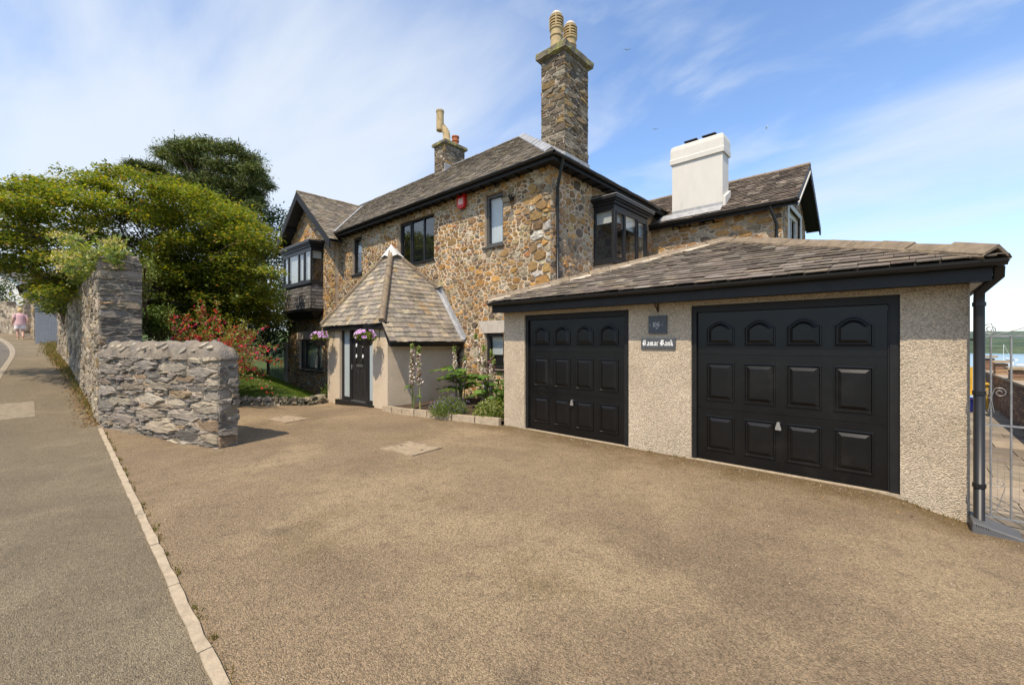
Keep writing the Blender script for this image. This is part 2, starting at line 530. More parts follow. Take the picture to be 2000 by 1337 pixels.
def ground_mat(name, base, dark, light, agg, scale_big, aggscale=110, bump=0.9, moss=None):
    m, t, b = mat_base(name)
    L = t.links.new
    geo = N_(t, 'ShaderNodeNewGeometry')
    pos = geo.outputs['Position']
    cur = N_(t, 'ShaderNodeRGB')
    cur.outputs[0].default_value = (*base, 1)
    cur = cur.outputs[0]

    def lay(cur, col, sc, lo, hi, amt, off, det=6.0, dist=0.0):
        mpp = N_(t, 'ShaderNodeMapping')
        mpp.inputs['Location'].default_value = (off, off * 1.3, 0)
        L(pos, mpp.inputs[0])
        n = N_(t, 'ShaderNodeTexNoise', inp={'Scale': sc, 'Detail': det, 'Roughness': 0.6, 'Distortion': dist})
        L(mpp.outputs[0], n.inputs['Vector'])
        mr = N_(t, 'ShaderNodeMapRange', interpolation_type='SMOOTHSTEP', inp={'From Min': lo, 'From Max': hi, 'To Min': 0.0, 'To Max': amt})
        L(n.outputs['Fac'], mr.inputs['Value'])
        mx = N_(t, 'ShaderNodeMix', data_type='RGBA')
        mx.inputs['B'].default_value = (*col, 1)
        L(mr.outputs[0], mx.inputs[0])
        L(cur, mx.inputs['A'])
        return mx.outputs['Result']
    cur = lay(cur, dark, scale_big, 0.44, 0.68, 0.62, 5.0, dist=0.6)
    cur = lay(cur, light, scale_big * 1.5, 0.46, 0.68, 0.9, 17.0, dist=0.4)
    if moss:
        cur = lay(cur, moss, scale_big * 2.3, 0.54, 0.70, 0.7, 29.0)
        # mossy dirt that collects along the foot of the garage, porch and walls
        sx = N_(t, 'ShaderNodeSeparateXYZ')
        L(pos, sx.inputs[0])
        nn = N_(t, 'ShaderNodeTexNoise', inp={'Scale': 2.2, 'Detail': 7.0, 'Roughness': 0.65})
        L(pos, nn.inputs['Vector'])
        ad = N_(t, 'ShaderNodeMath', operation='MULTIPLY_ADD', inp={1: 1.7})
        L(nn.outputs['Fac'], ad.inputs[0])
        L(sx.outputs['Y'], ad.inputs[2])
        mr = N_(t, 'ShaderNodeMapRange', interpolation_type='SMOOTHSTEP', inp={'From Min': 6.35, 'From Max': 7.25, 'To Min': 0.0, 'To Max': 0.85})
        L(ad.outputs[0], mr.inputs['Value'])
        mx = N_(t, 'ShaderNodeMix', data_type='RGBA')
        mx.inputs['B'].default_value = (0.135, 0.088, 0.036, 1)
        L(mr.outputs[0], mx.inputs[0])
        L(cur, mx.inputs['A'])
        cur = mx.outputs['Result']
        cur = lay(cur, (0.085, 0.07, 0.055), 1.1, 0.66, 0.76, 0.3, 53.0, det=4)
    cur = lay(cur, dark, 6.0, 0.50, 0.68, 0.5, 41.0, det=9)
    # aggregate
    vo = N_(t, 'ShaderNodeTexVoronoi', inp={'Scale': aggscale, 'Randomness': 1.0})
    L(pos, vo.inputs['Vector'])
    sp = N_(t, 'ShaderNodeSeparateColor')
    L(vo.outputs['Color'], sp.inputs[0])
    mr = N_(t, 'ShaderNodeMapRange', inp={'From Min': 0.0, 'From Max': 1.0, 'To Min': 1 - agg, 'To Max': 1 + agg})
    L(sp.outputs[0], mr.inputs['Value'])
    vm = N_(t, 'ShaderNodeVectorMath', operation='SCALE')
    L(cur, vm.inputs[0])
    L(mr.outputs[0], vm.inputs['Scale'])
    cur = vm.outputs[0]
    # coarse mottling of the surface texture
    n3 = N_(t, 'ShaderNodeTexNoise', inp={'Scale': 42.0, 'Detail': 5.0, 'Roughness': 0.7})
    L(pos, n3.inputs['Vector'])
    mr3 = N_(t, 'ShaderNodeMapRange', inp={'From Min': 0.3, 'From Max': 0.7, 'To Min': 0.78, 'To Max': 1.22})
    L(n3.outputs['Fac'], mr3.inputs['Value'])
    vm3 = N_(t, 'ShaderNodeVectorMath', operation='SCALE')
    L(cur, vm3.inputs[0])
    L(mr3.outputs[0], vm3.inputs['Scale'])
    cur = vm3.outputs[0]
    # scattered pale and orange chips
    vo2 = N_(t, 'ShaderNodeTexVoronoi', inp={'Scale': aggscale * 0.55, 'Randomness': 1.0})
    L(pos, vo2.inputs['Vector'])
    sp2 = N_(t, 'ShaderNodeSeparateColor')
    L(vo2.outputs['Color'], sp2.inputs[0])
    gt = N_(t, 'ShaderNodeMath', operation='GREATER_THAN', inp={1: 0.955})
    L(sp2.outputs[1], gt.inputs[0])
    lt = N_(t, 'ShaderNodeMath', operation='LESS_THAN', inp={1: 0.36})
    L(vo2.outputs['Distance'], lt.inputs[0])
    ml = N_(t, 'ShaderNodeMath', operation='MULTIPLY')
    L(gt.outputs[0], ml.inputs[0])
    L(lt.outputs[0], ml.inputs[1])
    chip = N_(t, 'ShaderNodeMix', data_type='RGBA')
    chip.inputs['A'].default_value = (0.42, 0.36, 0.28, 1)
    chip.inputs['B'].default_value = (0.34, 0.19, 0.08, 1)
    L(sp2.outputs[2], chip.inputs[0])
    mx = N_(t, 'ShaderNodeMix', data_type='RGBA')
    L(ml.outputs[0], mx.inputs[0])
    L(cur, mx.inputs['A'])
    L(chip.outputs['Result'], mx.inputs['B'])
    L(mx.outputs['Result'], b.inputs['Base Color'])
    b.inputs['Roughness'].default_value = 0.93
    b.inputs['Specular IOR Level'].default_value = 0.25
    bp = N_(t, 'ShaderNodeBump', inp={'Strength': bump, 'Distance': 0.012})
    sb = N_(t, 'ShaderNodeMath', operation='SUBTRACT')
    L(n3.outputs['Fac'], sb.inputs[0])
    L(vo.outputs['Distance'], sb.inputs[1])
    L(sb.outputs[0], bp.inputs['Height'])
    L(bp.outputs[0], b.inputs['Normal'])
    return m


MAT['drive'] = ground_mat('driveway_tarmac', (0.268, 0.195, 0.117), (0.180, 0.129, 0.080), (0.345, 0.257, 0.150), 0.45, 0.34, aggscale=135, moss=(0.20, 0.145, 0.075))
MAT['pave'] = ground_mat('pavement_tarmac', (0.200, 0.160, 0.103), (0.152, 0.122, 0.080), (0.245, 0.198, 0.128), 0.36, 0.6, aggscale=140)
MAT['road'] = ground_mat('road_tarmac', (0.150, 0.132, 0.108), (0.11, 0.10, 0.085), (0.19, 0.17, 0.14), 0.35, 0.5)
MAT['turf'] = M('turf', (0.055, 0.085, 0.018), 1.0, var=0.4, vscale=9, bump=1.0, bscale=60, bdist=0.03)

# ------------------------------------------------------------------ ground shapes


def street_z(x):
    d = -11.0 - x
    if d <= 0:
        return 0.0
    if d < 2:
        return 0.08 * d * d / 4
    return 0.08 * (d - 1)


def drive_z(x, y):
    z = -0.15 * smooth01(-0.25, 0.5, x) * smooth01(3.5, 6.2, y)
    z -= 0.10 * smooth01(-10.4, -12.4, x) * smooth01(3.0, 5.6, y)
    z += 0.018 * math.sin(x * 0.9 + 1.0) * math.sin(y * 0.8) * smooth01(0.6, 2.0, y) * smooth01(6.0, 5.0, y)
    return z


def lawn_z(x, y):
    return 0.16 + 0.095 * (-13.2 - x) - 0.42 * max(0.0, y - 5.0)


def lawn_edge(y):
    return float(np.interp(y, [1.3, 1.9, 2.8, 3.6, 4.3, 5.05, 5.55, 5.82], [-13.85, -13.75, -13.6, -13.42, -13.08, -12.7, -12.72, -13.05]))


def lawn_top(x, y):
    e = lawn_edge(y)
    return lawn_z(x, y) - 0.6 * smooth01(e - 0.14, e - 0.02, x)


def strip_y(x):
    return 0.57 - 0.0175 * (x + 1)


def wall_y(x):                       # road face of the tall garden wall
    d = -12.2 - x
    return 0.78 - 0.00155 * d * d


def kerb_y(x):
    d = max(0.0, -26 - x)
    return -0.92 + 0.012 * min(10, max(0, -16 - x)) - 0.0075 * d * d


def terrain_z(x, y):
    z = street_z(max(x, -60)) - 0.35
    if x < -13.0 and y > 1.2:
        lz = lawn_z(max(x, -24), min(y, 8)) - 0.3
        z = max(-0.9, min(z, lz)) if x > -24 else z - 0.3
    z -= 14.5 * smooth01(21, 75, y)
    return z


def grid_sheet(name, xs, yfun0, yfun1, ny, zf, mat, kind='structure'):
    mb = MB()
    nx = len(xs)
    for x in xs:
        a, b = yfun0(x), yfun1(x)
        for j in range(ny + 1):
            y = a + (b - a) * j / ny
            mb.v.append((x, y, zf(x, y)))
    for i in range(nx - 1):
        for j in range(ny):
            a = i * (ny + 1) + j
            b = (i + 1) * (ny + 1) + j
            q = (a, b, b + 1, a + 1) if xs[1] > xs[0] else (a, a + 1, b + 1, b)
            mb.f.append(q)
            mb.c.append((0.5, 0.5, 0.5))
    return build(mb, name, mat, smooth=True, kind=kind)


def frange(a, b, n):
    return [a + (b - a) * i / n for i in range(n + 1)]


grid_sheet('ground', frange(-140, 90, 115), lambda x: -60, lambda x: 90, 75, terrain_z, MAT['turf'])
grid_sheet('driveway', frange(-13.9, 9.1, 115), lambda x: strip_y(x) + 0.02, lambda x: 8.3, 44, drive_z, MAT['drive'])
grid_sheet('pavement', frange(-44, 7, 140), kerb_y, lambda x: strip_y(x) + 0.02 if x > -12.0 else wall_y(max(x, -27)) + 0.25 + 0.02 * max(0, -27 - x),
           8, lambda x, y: street_z(x) + 0.004, MAT['pave'])
grid_sheet('road', frange(-46, 12, 120), lambda x: kerb_y(x) - 7, lambda x: kerb_y(x) - 0.05, 8, lambda x, y: street_z(x) - 0.1, MAT['road'])
grid_sheet('lawn', frange(-26, -12.6, 160), lambda x: 1.3 if x > -25 else 1.3,
           lambda x: 8.0, 60, lawn_top, MAT['turf'])


# water, far shore
def water_mat():
    m, t, b = mat_base('water')
    L = t.links.new
    b.inputs['Base Color'].default_value = (0.16, 0.24, 0.30, 1)
    b.inputs['Roughness'].default_value = 0.22
    b.inputs['Specular IOR Level'].default_value = 0.6
    geo = N_(t, 'ShaderNodeNewGeometry')
    n = N_(t, 'ShaderNodeTexNoise', inp={'Scale': 0.25, 'Detail': 5.0})
    L(geo.outputs['Position'], n.inputs['Vector'])
    bp = N_(t, 'ShaderNodeBump', inp={'Strength': 0.5, 'Distance': 0.3})
    L(n.outputs['Fac'], bp.inputs['Height'])
    L(bp.outputs[0], b.inputs['Normal'])
    return m


WATER_Z = -12.0
wm = MB()
wm.add([(-4000, 60, WATER_Z), (4000, 60, WATER_Z), (4000, 6000, WATER_Z), (-4000, 6000, WATER_Z)], [(0, 1, 2, 3)])
build(wm, 'water', water_mat(), kind='structure')


def hills(name, dist, height, seed, col, tint, step=30):
    rnd = random.Random(seed)
    ph = [rnd.uniform(0, 6.28) for _ in range(6)]
    mb = MB()
    xs = list(range(-2600, 2601, step))
    prof = [(0, 0), (40, 0.35), (110, 0.72), (220, 1.0), (420, 0.9)]
    for x in xs:
        h = height * (0.62 + 0.22 * math.sin(x / 330 + ph[0]) + 0.12 * math.sin(x / 120 + ph[1]) + 0.05 * math.sin(x / 45 + ph[2]) + 0.03 * math.sin(x / 21 + ph[3]))
        off = 60 * math.sin(x / 260 + ph[4])
        for d, k in prof:
            mb.v.append((x, dist + d + off * 0.4, WATER_Z - 0.5 + h * k * (1 + 0.04 * rnd.uniform(-1, 1))))
    m = len(prof)
    for i in range(len(xs) - 1):
        for j in range(m - 1):
            a = i * m + j
            mb.f.append((a, a + m, a + m + 1, a + 1))
            mb.c.append(col)
    mt = M(name + '_woods', col, 1.0, var=0.35, vscale=0.05, tint=tint, tscale=0.012, tlo=0.48, thi=0.55, tamt=0.8, bump=1.0, bscale=0.12, bdist=6)
    return build(mb, name, mt, smooth=True, kind='structure')


hills('hill', 820, 30, 3, (0.045, 0.075, 0.042), (0.085, 0.115, 0.055))
hills('far_hill', 2300, 66, 8, (0.06, 0.09, 0.07), (0.09, 0.12, 0.08), step=60)

# ------------------------------------------------------------------ rubble masonry
def clip(poly, nx, ny, d):
    out = []
    k = len(poly)
    for i in range(k):
        ax, ay = poly[i]
        bx, by = poly[(i + 1) % k]
        da = ax * nx + ay * ny - d
        db = bx * nx + by * ny - d
        if da <= 0:
            out.append((ax, ay))
        if (da < 0 < db) or (db < 0 < da):
            t = da / (da - db)
            out.append((ax + (bx - ax) * t, ay + (by - ay) * t))
    return out


def parea(p):
    return 0.5 * abs(sum(p[i][0] * p[(i + 1) % len(p)][1] - p[(i + 1) % len(p)][0] * p[i][1] for i in range(len(p))))


def pcent(p):
    return (sum(a for a, b in p) / len(p), sum(b for a, b in p) / len(p))


def convex_planes(dom):
    a = sum(dom[i][0] * dom[(i + 1) % len(dom)][1] - dom[(i + 1) % len(dom)][0] * dom[i][1] for i in range(len(dom)))
    if a < 0:
        dom = dom[::-1]
    out = []
    for i in range(len(dom)):
        (ax, ay), (bx, by) = dom[i], dom[(i + 1) % len(dom)]
        nx, ny = by - ay, -(bx - ax)
        l = math.hypot(nx, ny)
        if l < 1e-6:
            continue
        nx, ny = nx / l, ny / l
        out.append((nx, ny, nx * ax + ny * ay))
    return out


def rubble(dom, holes, radii, k, gap, seed):
    """irregular stones filling a convex domain (u,v): power diagram of packed discs; k = flattening"""
    rnd = random.Random(seed)
    planes = convex_planes(dom)
    us = [p[0] for p in dom]
    vs2 = [p[1] for p in dom]
    u0, u1, v0, v1 = min(us), max(us), min(vs2), max(vs2)
    area = (u1 - u0) * (v1 - v0) * k
    rmax = max(r for r, _ in radii)
    cell = rmax * 2
    grid = {}
    S = []

    def near(u, w, rad):
        ci, cj = int(u // cell), int(w // cell)
        m = int(rad // cell) + 1
        for i in range(ci - m, ci + m + 1):
            for j in range(cj - m, cj + m + 1):
                for q in grid.get((i, j), ()):
                    yield q
    for r, dens in radii:
        for _ in range(int(area * dens)):
            u, v = rnd.uniform(u0, u1), rnd.uniform(v0, v1)
            if any(nx * u + ny * v > d for nx, ny, d in planes):
                continue
            if any(a - 0.01 < u < b + 0.01 and c - 0.01 < v < e + 0.01 for a, b, c, e in holes):
                continue
            w = v * k
            rr = r * rnd.uniform(0.85, 1.15)
            ok = True
            for q in near(u, w, rr + rmax):
                s = S[q]
                if (s[0] - u) ** 2 + (s[1] - w) ** 2 < ((rr + s[2]) * 0.93) ** 2:
                    ok = False
                    break
            if ok:
                grid.setdefault((int(u // cell), int(w // cell)), []).append(len(S))
                S.append((u, w, rr))
    stones = []
    for i, (u, w, r) in enumerate(S):
        b = r * 1.75 + 0.02
        poly = [(u - b, w - b), (u + b, w - b), (u + b, w + b), (u - b, w + b)]
        c = b * 0.42
        g = gap * rnd.uniform(0.7, 1.4)
        for q in near(u, w, r * 3 + rmax * 2):
            if q == i:
                continue
            a, c2, r2 = S[q]
            dx, dy = a - u, c2 - w
            dd = dx * dx + dy * dy
            if dd > (r * 2.6 + r2 * 2.6) ** 2:
                continue
            l = math.sqrt(dd)
            t = (dd + r * r - r2 * r2) / (2 * l)
            nx, ny = dx / l, dy / l
            px_, py_ = u + nx * t, w + ny * t
            nx, ny = math.copysign(abs(nx) ** 1.55, nx), math.copysign(abs(ny) ** 1.55, ny)
            h = math.hypot(nx, ny)
            nx, ny = nx / h, ny / h
            poly = clip(poly, nx, ny, nx * px_ + ny * py_ - g * (0.5 + 0.5 * (abs(nx) + k * abs(ny)) / 1.5) * 0.5)
            if len(poly) < 3:
                break
        if len(poly) < 3:
            continue
        poly = [(a, b2 / k) for a, b2 in poly]
        for nx, ny, d in planes:
            poly = clip(poly, nx, ny, d - 0.004)
            if len(poly) < 3:
                break
        for (a, b2, c2, e) in holes:
            if len(poly) < 3:
                break
            if all(p[0] <= a for p in poly) or all(p[0] >= b2 for p in poly) or all(p[1] <= c2 for p in poly) or all(p[1] >= e for p in poly):
                continue
            best = []
            for pl in ((1, 0, a - 0.004), (-1, 0, -b2 - 0.004), (0, 1, c2 - 0.004), (0, -1, -e - 0.004)):
                q = clip(poly, *pl)
                if len(q) >= 3 and (not best or parea(q) > parea(best)):
                    best = q
            poly = best
        if len(poly) < 3 or parea(poly) < 0.0006:
            continue
        # drop near duplicate points
        pp = []
        for p in poly:
            if not pp or math.hypot(p[0] - pp[-1][0], p[1] - pp[-1][1]) > 0.006:
                pp.append(p)
        if len(pp) >= 3 and parea(pp) > 0.0006:
            stones.append((pp, r))
    return stones


def chaikin(p, t=0.24):
    o = []
    for i in range(len(p)):
        a, b = p[i], p[(i + 1) % len(p)]
        o.append((a[0] + (b[0] - a[0]) * t, a[1] + (b[1] - a[1]) * t))
        o.append((b[0] - (b[0] - a[0]) * t, b[1] - (b[1] - a[1]) * t))
    return o


def stone_geo(poly, prot, rnd, rough=0.3, sink=0.012):
    """returns (u,v,n) verts and faces of one stone with a broken face"""
    A = parea(poly)
    if sum(poly[i][0] * poly[(i + 1) % len(poly)][1] - poly[(i + 1) % len(poly)][0] * poly[i][1] for i in range(len(poly))) < 0:
        poly = poly[::-1]
    if A > 0.009:
        poly = chaikin(poly, 0.13)
    sz = math.sqrt(A)
    cx, cy = pcent(poly)
    k = len(poly)
    j = sz * 0.05
    poly = [(a + rnd.uniform(-j, j), b + rnd.uniform(-j, j)) for a, b in poly]
    vs_ = [(a, b, -sink) for a, b in poly]
    vs_ += [(cx + (a - cx) * 0.97, cy + (b - cy) * 0.97, prot * rnd.uniform(0.35, 0.75)) for a, b in poly]
    s2 = 0.86
    tilt = rnd.uniform(-0.12, 0.12), rnd.uniform(-0.12, 0.12)
    vs_ += [(cx + (a - cx) * s2, cy + (b - cy) * s2, prot * rnd.uniform(1 - rough, 1 + rough) + tilt[0] * (a - cx) + tilt[1] * (b - cy)) for a, b in poly]
    vs_.append((cx, cy, prot * rnd.uniform(0.95, 1.25)))
    f = []
    for i in range(k):
        q = (i + 1) % k
        f.append((i, q, k + q, k + i))
        f.append((k + i, k + q, 2 * k + q, 2 * k + i))
        f.append((2 * k + i, 2 * k + q, 3 * k))
    return vs_, f


CAMP = Vector((0, 0, 1.7))
CF = Vector((-0.675998, 0.736903, 0))
CR = Vector((0.736903, 0.675998, 0))


def in_view(p):
    d = Vector(p) - CAMP
    t = d.dot(CF)
    if t < 0.3:
        return 0.0
    a = d.dot(CR) / t
    b = d.z / t
    if abs(a) > 1.22 or abs(b) > 0.83:
        return 0.0
    return 1.0 / (t * t)


def pick(rnd, pal, lo=0.70, hi=1.24):
    c = rnd.choices([p[0] for p in pal], [p[1] for p in pal])[0]
    f = rnd.uniform(lo, hi)
    return tuple(max(0.01, x * f * rnd.uniform(0.975, 1.025)) for x in c)


class Masonry:
    """collects stones over several faces; the ones that show largest become objects, the rest one stuff part per parent"""

    def __init__(s, mat, limit=300, name='stone'):
        s.items, s.mat, s.limit, s.name = [], mat, limit, name

    def face(s, F, dom, holes, radii, k, gap, seed, pal, parent, prot=(0.005, 0.023), vis=1.0, rough=0.3, recolor=None):
        rnd = random.Random(seed + 777)
        for poly, r in rubble(dom, holes, radii, k, gap, seed):
            c = pcent(poly)
            vv, ff = stone_geo(poly, rnd.uniform(*prot), rnd, rough)
            w = [F(*p) for p in vv]
            ctr = F(c[0], c[1], 0)
            col = pick(rnd, pal)
            if recolor:
                col = recolor(ctr, col, rnd)
            facing = max(0.0, (CAMP - ctr).normalized().dot(F.N))
            sc = parea(poly) * in_view(ctr) * facing * vis
            s.items.append((sc, w, ff, col, parent))

    def single(s, F, poly, prot, col, parent, seed=0, vis=1.0):
        rnd = random.Random(seed)
        vv, ff = stone_geo(poly, prot, rnd, 0.12)
        c = pcent(poly)
        ctr = F(c[0], c[1], 0)
        s.items.append((parea(poly) * in_view(ctr) * vis + 1e-5, [F(*p) for p in vv], ff, col, parent))

    def finish(s):
        s.items.sort(key=lambda x: -x[0])
        rest = {}
        for i, (sc, w, ff, col, parent) in enumerate(s.items):
            if i < s.limit and sc > 0:
                build(MB().add(w, ff, col), s.name, s.mat, parent)
            else:
                rest.setdefault(parent.name, (parent, MB()))[1].add(w, ff, col)
        for pn, (parent, mb) in rest.items():
            build(mb, s.name + 'work', s.mat, parent, kind='stuff')


def wall_sheet(mb, F, u0, u1, v0, v1, holes, depth=0.2, col=(0.5, 0.5, 0.5)):
    us = sorted({u0, u1, *[h[0] for h in holes], *[h[1] for h in holes]})
    ws = sorted({v0, v1, *[h[2] for h in holes], *[h[3] for h in holes]})
    for i in range(len(us) - 1):
        for j in range(len(ws) - 1):
            cu, cv = (us[i] + us[i + 1]) / 2, (ws[j] + ws[j + 1]) / 2
            if any(a < cu < b and c < cv < d for a, b, c, d in holes):
                continue
            mb.add([F(us[i], ws[j]), F(us[i + 1], ws[j]), F(us[i + 1], ws[j + 1]), F(us[i], ws[j + 1])], [(0, 1, 2, 3)], col)
    for a, b, c, d in holes:
        for (p, q) in (((a, c), (b, c)), ((b, c), (b, d)), ((b, d), (a, d)), ((a, d), (a, c))):
            mb.add([F(*p, 0), F(*q, 0), F(*q, -depth), F(*p, -depth)], [(0, 1, 2, 3)], col)


# ------------------------------------------------------------------ slates
class Slates:
    def __init__(s, mat, limit=300, name='slate'):
        s.items, s.mat, s.limit, s.name = [], mat, limit, name

    def facet(s, pts, eave, w, e, th, seed, pal, parent, lap=1.55, wvar=0.25, vis=1.0, overhang=0.03, jit=0.012):
        """pts: planar convex polygon in 3D (any order round), eave: unit vector along the eave; first point on the eave"""
        rnd = random.Random(seed)
        O = Vector(pts[0])
        U = Vector(eave).normalized()
        n = None
        for i in range(1, len(pts) - 1):
            n = (Vector(pts[i]) - O).cross(Vector(pts[i + 1]) - O)
            if n.length > 1e-6:
                break
        n.normalize()
        if n.z < 0:
            n = -n
        V = n.cross(U).normalized()
        if V.z < 0:
            V = -V
        F = frame(O, U, V, n)
        dom = [((Vector(p) - O).dot(U), (Vector(p) - O).dot(V)) for p in pts]
        planes = convex_planes(dom)
        u0, u1 = min(p[0] for p in dom), max(p[0] for p in dom)
        v1 = max(p[1] for p in dom)
        v = min(p[1] for p in dom) - overhang
        row = 0
        while v < v1:
            u = u0 - rnd.uniform(0, w)
            ee = e * rnd.uniform(0.94, 1.06)
            while u < u1:
                ww = w * rnd.uniform(1 - wvar, 1 + wvar)
                dv = rnd.uniform(-jit, jit)
                sk = rnd.uniform(-0.5, 0.5) * jit
                rect = [(u + 0.003, v + dv - sk), (u + ww - 0.003, v + dv + sk), (u + ww - 0.003, v + ee * lap), (u + 0.003, v + ee * lap)]
                poly = rect
                for nx, ny, d in planes:
                    if ny < -0.99:
                        d += overhang + jit
                    poly = clip(poly, nx, ny, d)
                    if len(poly) < 3:
                        break
                if len(poly) >= 3 and parea(poly) > 0.002:
                    top = v + ee * lap
                    bot = v
                    lift = rnd.uniform(0.9, 1.5)
                    nn = lambda q: th * (0.25 + 1.9 * lift * (top - q[1]) / (top - bot))
                    k = len(poly)
                    vv = [F(a, b, nn((a, b))) for a, b in poly] + [F(a, b, nn((a, b)) - th) for a, b in poly]
                    area = sum(poly[i][0] * poly[(i + 1) % k][1] - poly[(i + 1) % k][0] * poly[i][1] for i in range(k))
                    if area > 0:
                        ff = [tuple(range(k))]
                    else:
                        ff = [tuple(range(k - 1, -1, -1))]
                    for i in range(k):
                        j = (i + 1) % k
                        ff.append((k + i, k + j, j, i) if area > 0 else (k + j, k + i, i, j))
                    c = pcent(poly)
                    ctr = F(c[0], c[1], 0)
                    facing = max(0.0, (CAMP - ctr).normalized().dot(n))
                    s.items.append((parea(poly) * in_view(ctr) * facing * vis, vv, ff, pick(rnd, pal, 0.84, 1.14), parent))
                u += ww
            v += ee
            row += 1
        return F

    finish = Masonry.finish


# palettes (linear albedo)
PAL_HOUSE = [((0.356, 0.194, 0.060), 24), ((0.306, 0.189, 0.077), 24), ((0.213, 0.133, 0.067), 18), ((0.256, 0.202, 0.131), 14),
             ((0.368, 0.309, 0.226), 7), ((0.281, 0.219, 0.110), 10), ((0.128, 0.095, 0.061), 6), ((0.288, 0.130, 0.051), 3)]
PAL_SIDE = [((0.42, 0.235, 0.085), 24), ((0.32, 0.185, 0.085), 22), ((0.29, 0.215, 0.14), 18), ((0.40, 0.325, 0.225), 8), ((0.165, 0.12, 0.08), 10), ((0.36, 0.245, 0.12), 12)]
PAL_CHIM = [((0.158, 0.126, 0.086), 30), ((0.238, 0.198, 0.148), 18), ((0.112, 0.086, 0.061), 22), ((0.230, 0.155, 0.065), 9), ((0.144, 0.104, 0.058), 16)]
PAL_GREY = [((0.205, 0.178, 0.145), 30), ((0.275, 0.235, 0.185), 22), ((0.140, 0.120, 0.098), 18), ((0.33, 0.275, 0.20), 9), ((0.255, 0.180, 0.108), 6), ((0.23, 0.185, 0.13), 14)]
PAL_TALL = [((0.317, 0.264, 0.189), 30), ((0.238, 0.198, 0.145), 24), ((0.370, 0.308, 0.220), 18), ((0.158, 0.132, 0.097), 10), ((0.290, 0.211, 0.114), 10)]
PAL_SLATE = [((0.196, 0.162, 0.117), 30), ((0.143, 0.119, 0.088), 24), ((0.243, 0.209, 0.161), 12), ((0.171, 0.137, 0.085), 18), ((0.111, 0.094, 0.077), 12)]
PAL_GAR = [((0.164, 0.131, 0.100), 30), ((0.197, 0.160, 0.123), 24), ((0.132, 0.105, 0.081), 20), ((0.266, 0.233, 0.185), 8), ((0.208, 0.168, 0.116), 10)]
PAL_PORCH = [((0.285, 0.237, 0.171), 26), ((0.232, 0.198, 0.152), 24), ((0.331, 0.276, 0.193), 14), ((0.190, 0.165, 0.135), 18), ((0.256, 0.221, 0.180), 14), ((0.289, 0.213, 0.123), 5)]
PAL_WING = [((0.100, 0.075, 0.054), 30), ((0.130, 0.100, 0.074), 24), ((0.070, 0.053, 0.040), 20), ((0.21, 0.175, 0.135), 10)]

RAD_HOUSE = [(0.19, 0.7), (0.14, 4), (0.10, 22), (0.07, 80), (0.05, 170)]
RAD_MED = [(0.20, 1.5), (0.14, 7), (0.10, 30), (0.07, 110)]


# ------------------------------------------------------------------ windows
def window(parent, F, u0, u1, v0, v1, cuts=(), openers=(), blind=None, reveal=0.09, sill=0.05, fmat='frame', fw=0.055, back=0.32):
    """F: wall frame (u along, v up, n out). window frame mesh is the part; panes, sill, blind are its pieces"""
    fm = MAT[fmat]
    n0, n1 = -reveal - 0.06, -reveal
    mb = MB()
    mb.fbox(F, u0, u0 + fw, v0, v1, n0, n1)
    mb.fbox(F, u1 - fw, u1, v0, v1, n0, n1)
    mb.fbox(F, u0 + fw, u1 - fw, v0, v0 + fw, n0, n1 - 0.002)
    mb.fbox(F, u0 + fw, u1 - fw, v1 - fw, v1, n0, n1 - 0.002)
    edges = [u0 + fw] + list(cuts) + [u1 - fw]
    for c in cuts:
        mb.fbox(F, c - 0.03, c + 0.03, v0 + fw, v1 - fw, n0, n1 - 0.004)
    lights = []
    for i in range(len(edges) - 1):
        a = edges[i] + (0.03 if i > 0 else 0)
        b = edges[i + 1] - (0.03 if i < len(edges) - 2 else 0)
        c, d = v0 + fw, v1 - fw
        if i in openers:
            s = 0.045
            e0, e1 = n0 + 0.01, n1 + 0.014
            mb.fbox(F, a, a + s, c, d, e0, e1)
            mb.fbox(F, b - s, b, c, d, e0, e1)
            mb.fbox(F, a + s, b - s, c, c + s, e0, e1 - 0.002)
            mb.fbox(F, a + s, b - s, d - s, d, e0, e1 - 0.002)
            a, b, c, d = a + s, b - s, c + s, d - s
        lights.append((a, b, c, d))
    w = build(mb, 'window', fm, parent)
    for a, b, c, d in lights:
        p = MB()
        p.fbox(F, a - 0.005, b + 0.005, c - 0.005, d + 0.005, n0 + 0.022, n0 + 0.028)
        build(p, 'pane', MAT['glass'], w)
        if blind:
            q = MB()
            top = d + 0.01
            bot = d - (d - c) * blind
            q.fbox(F, a - 0.02, b + 0.02, bot, top, n0 - 0.075, n0 - 0.070)
            build(q, 'blind', MAT['blind'], w)
    if sill:
        s = MB()
        s.fbox(F, u0 - 0.04, u1 + 0.04, v0 - sill, v0 - 0.001, n0, 0.06)
        build(s, 'sill', fm, w)
    q = MB()
    e = 0.03
    n2 = n0 - back
    v = [F(u0 - e, v0 - e, n0 - 0.002), F(u1 + e, v0 - e, n0 - 0.002), F(u1 + e, v1 + e, n0 - 0.002), F(u0 - e, v1 + e, n0 - 0.002),
         F(u0 - e, v0 - e, n2), F(u1 + e, v0 - e, n2), F(u1 + e, v1 + e, n2), F(u0 - e, v1 + e, n2)]
    q.add(v, [(4, 5, 6, 7), (0, 1, 5, 4), (1, 2, 6, 5), (2, 3, 7, 6), (3, 0, 4, 7)])
    build(q, 'room', MAT['interior'], w)
    return w


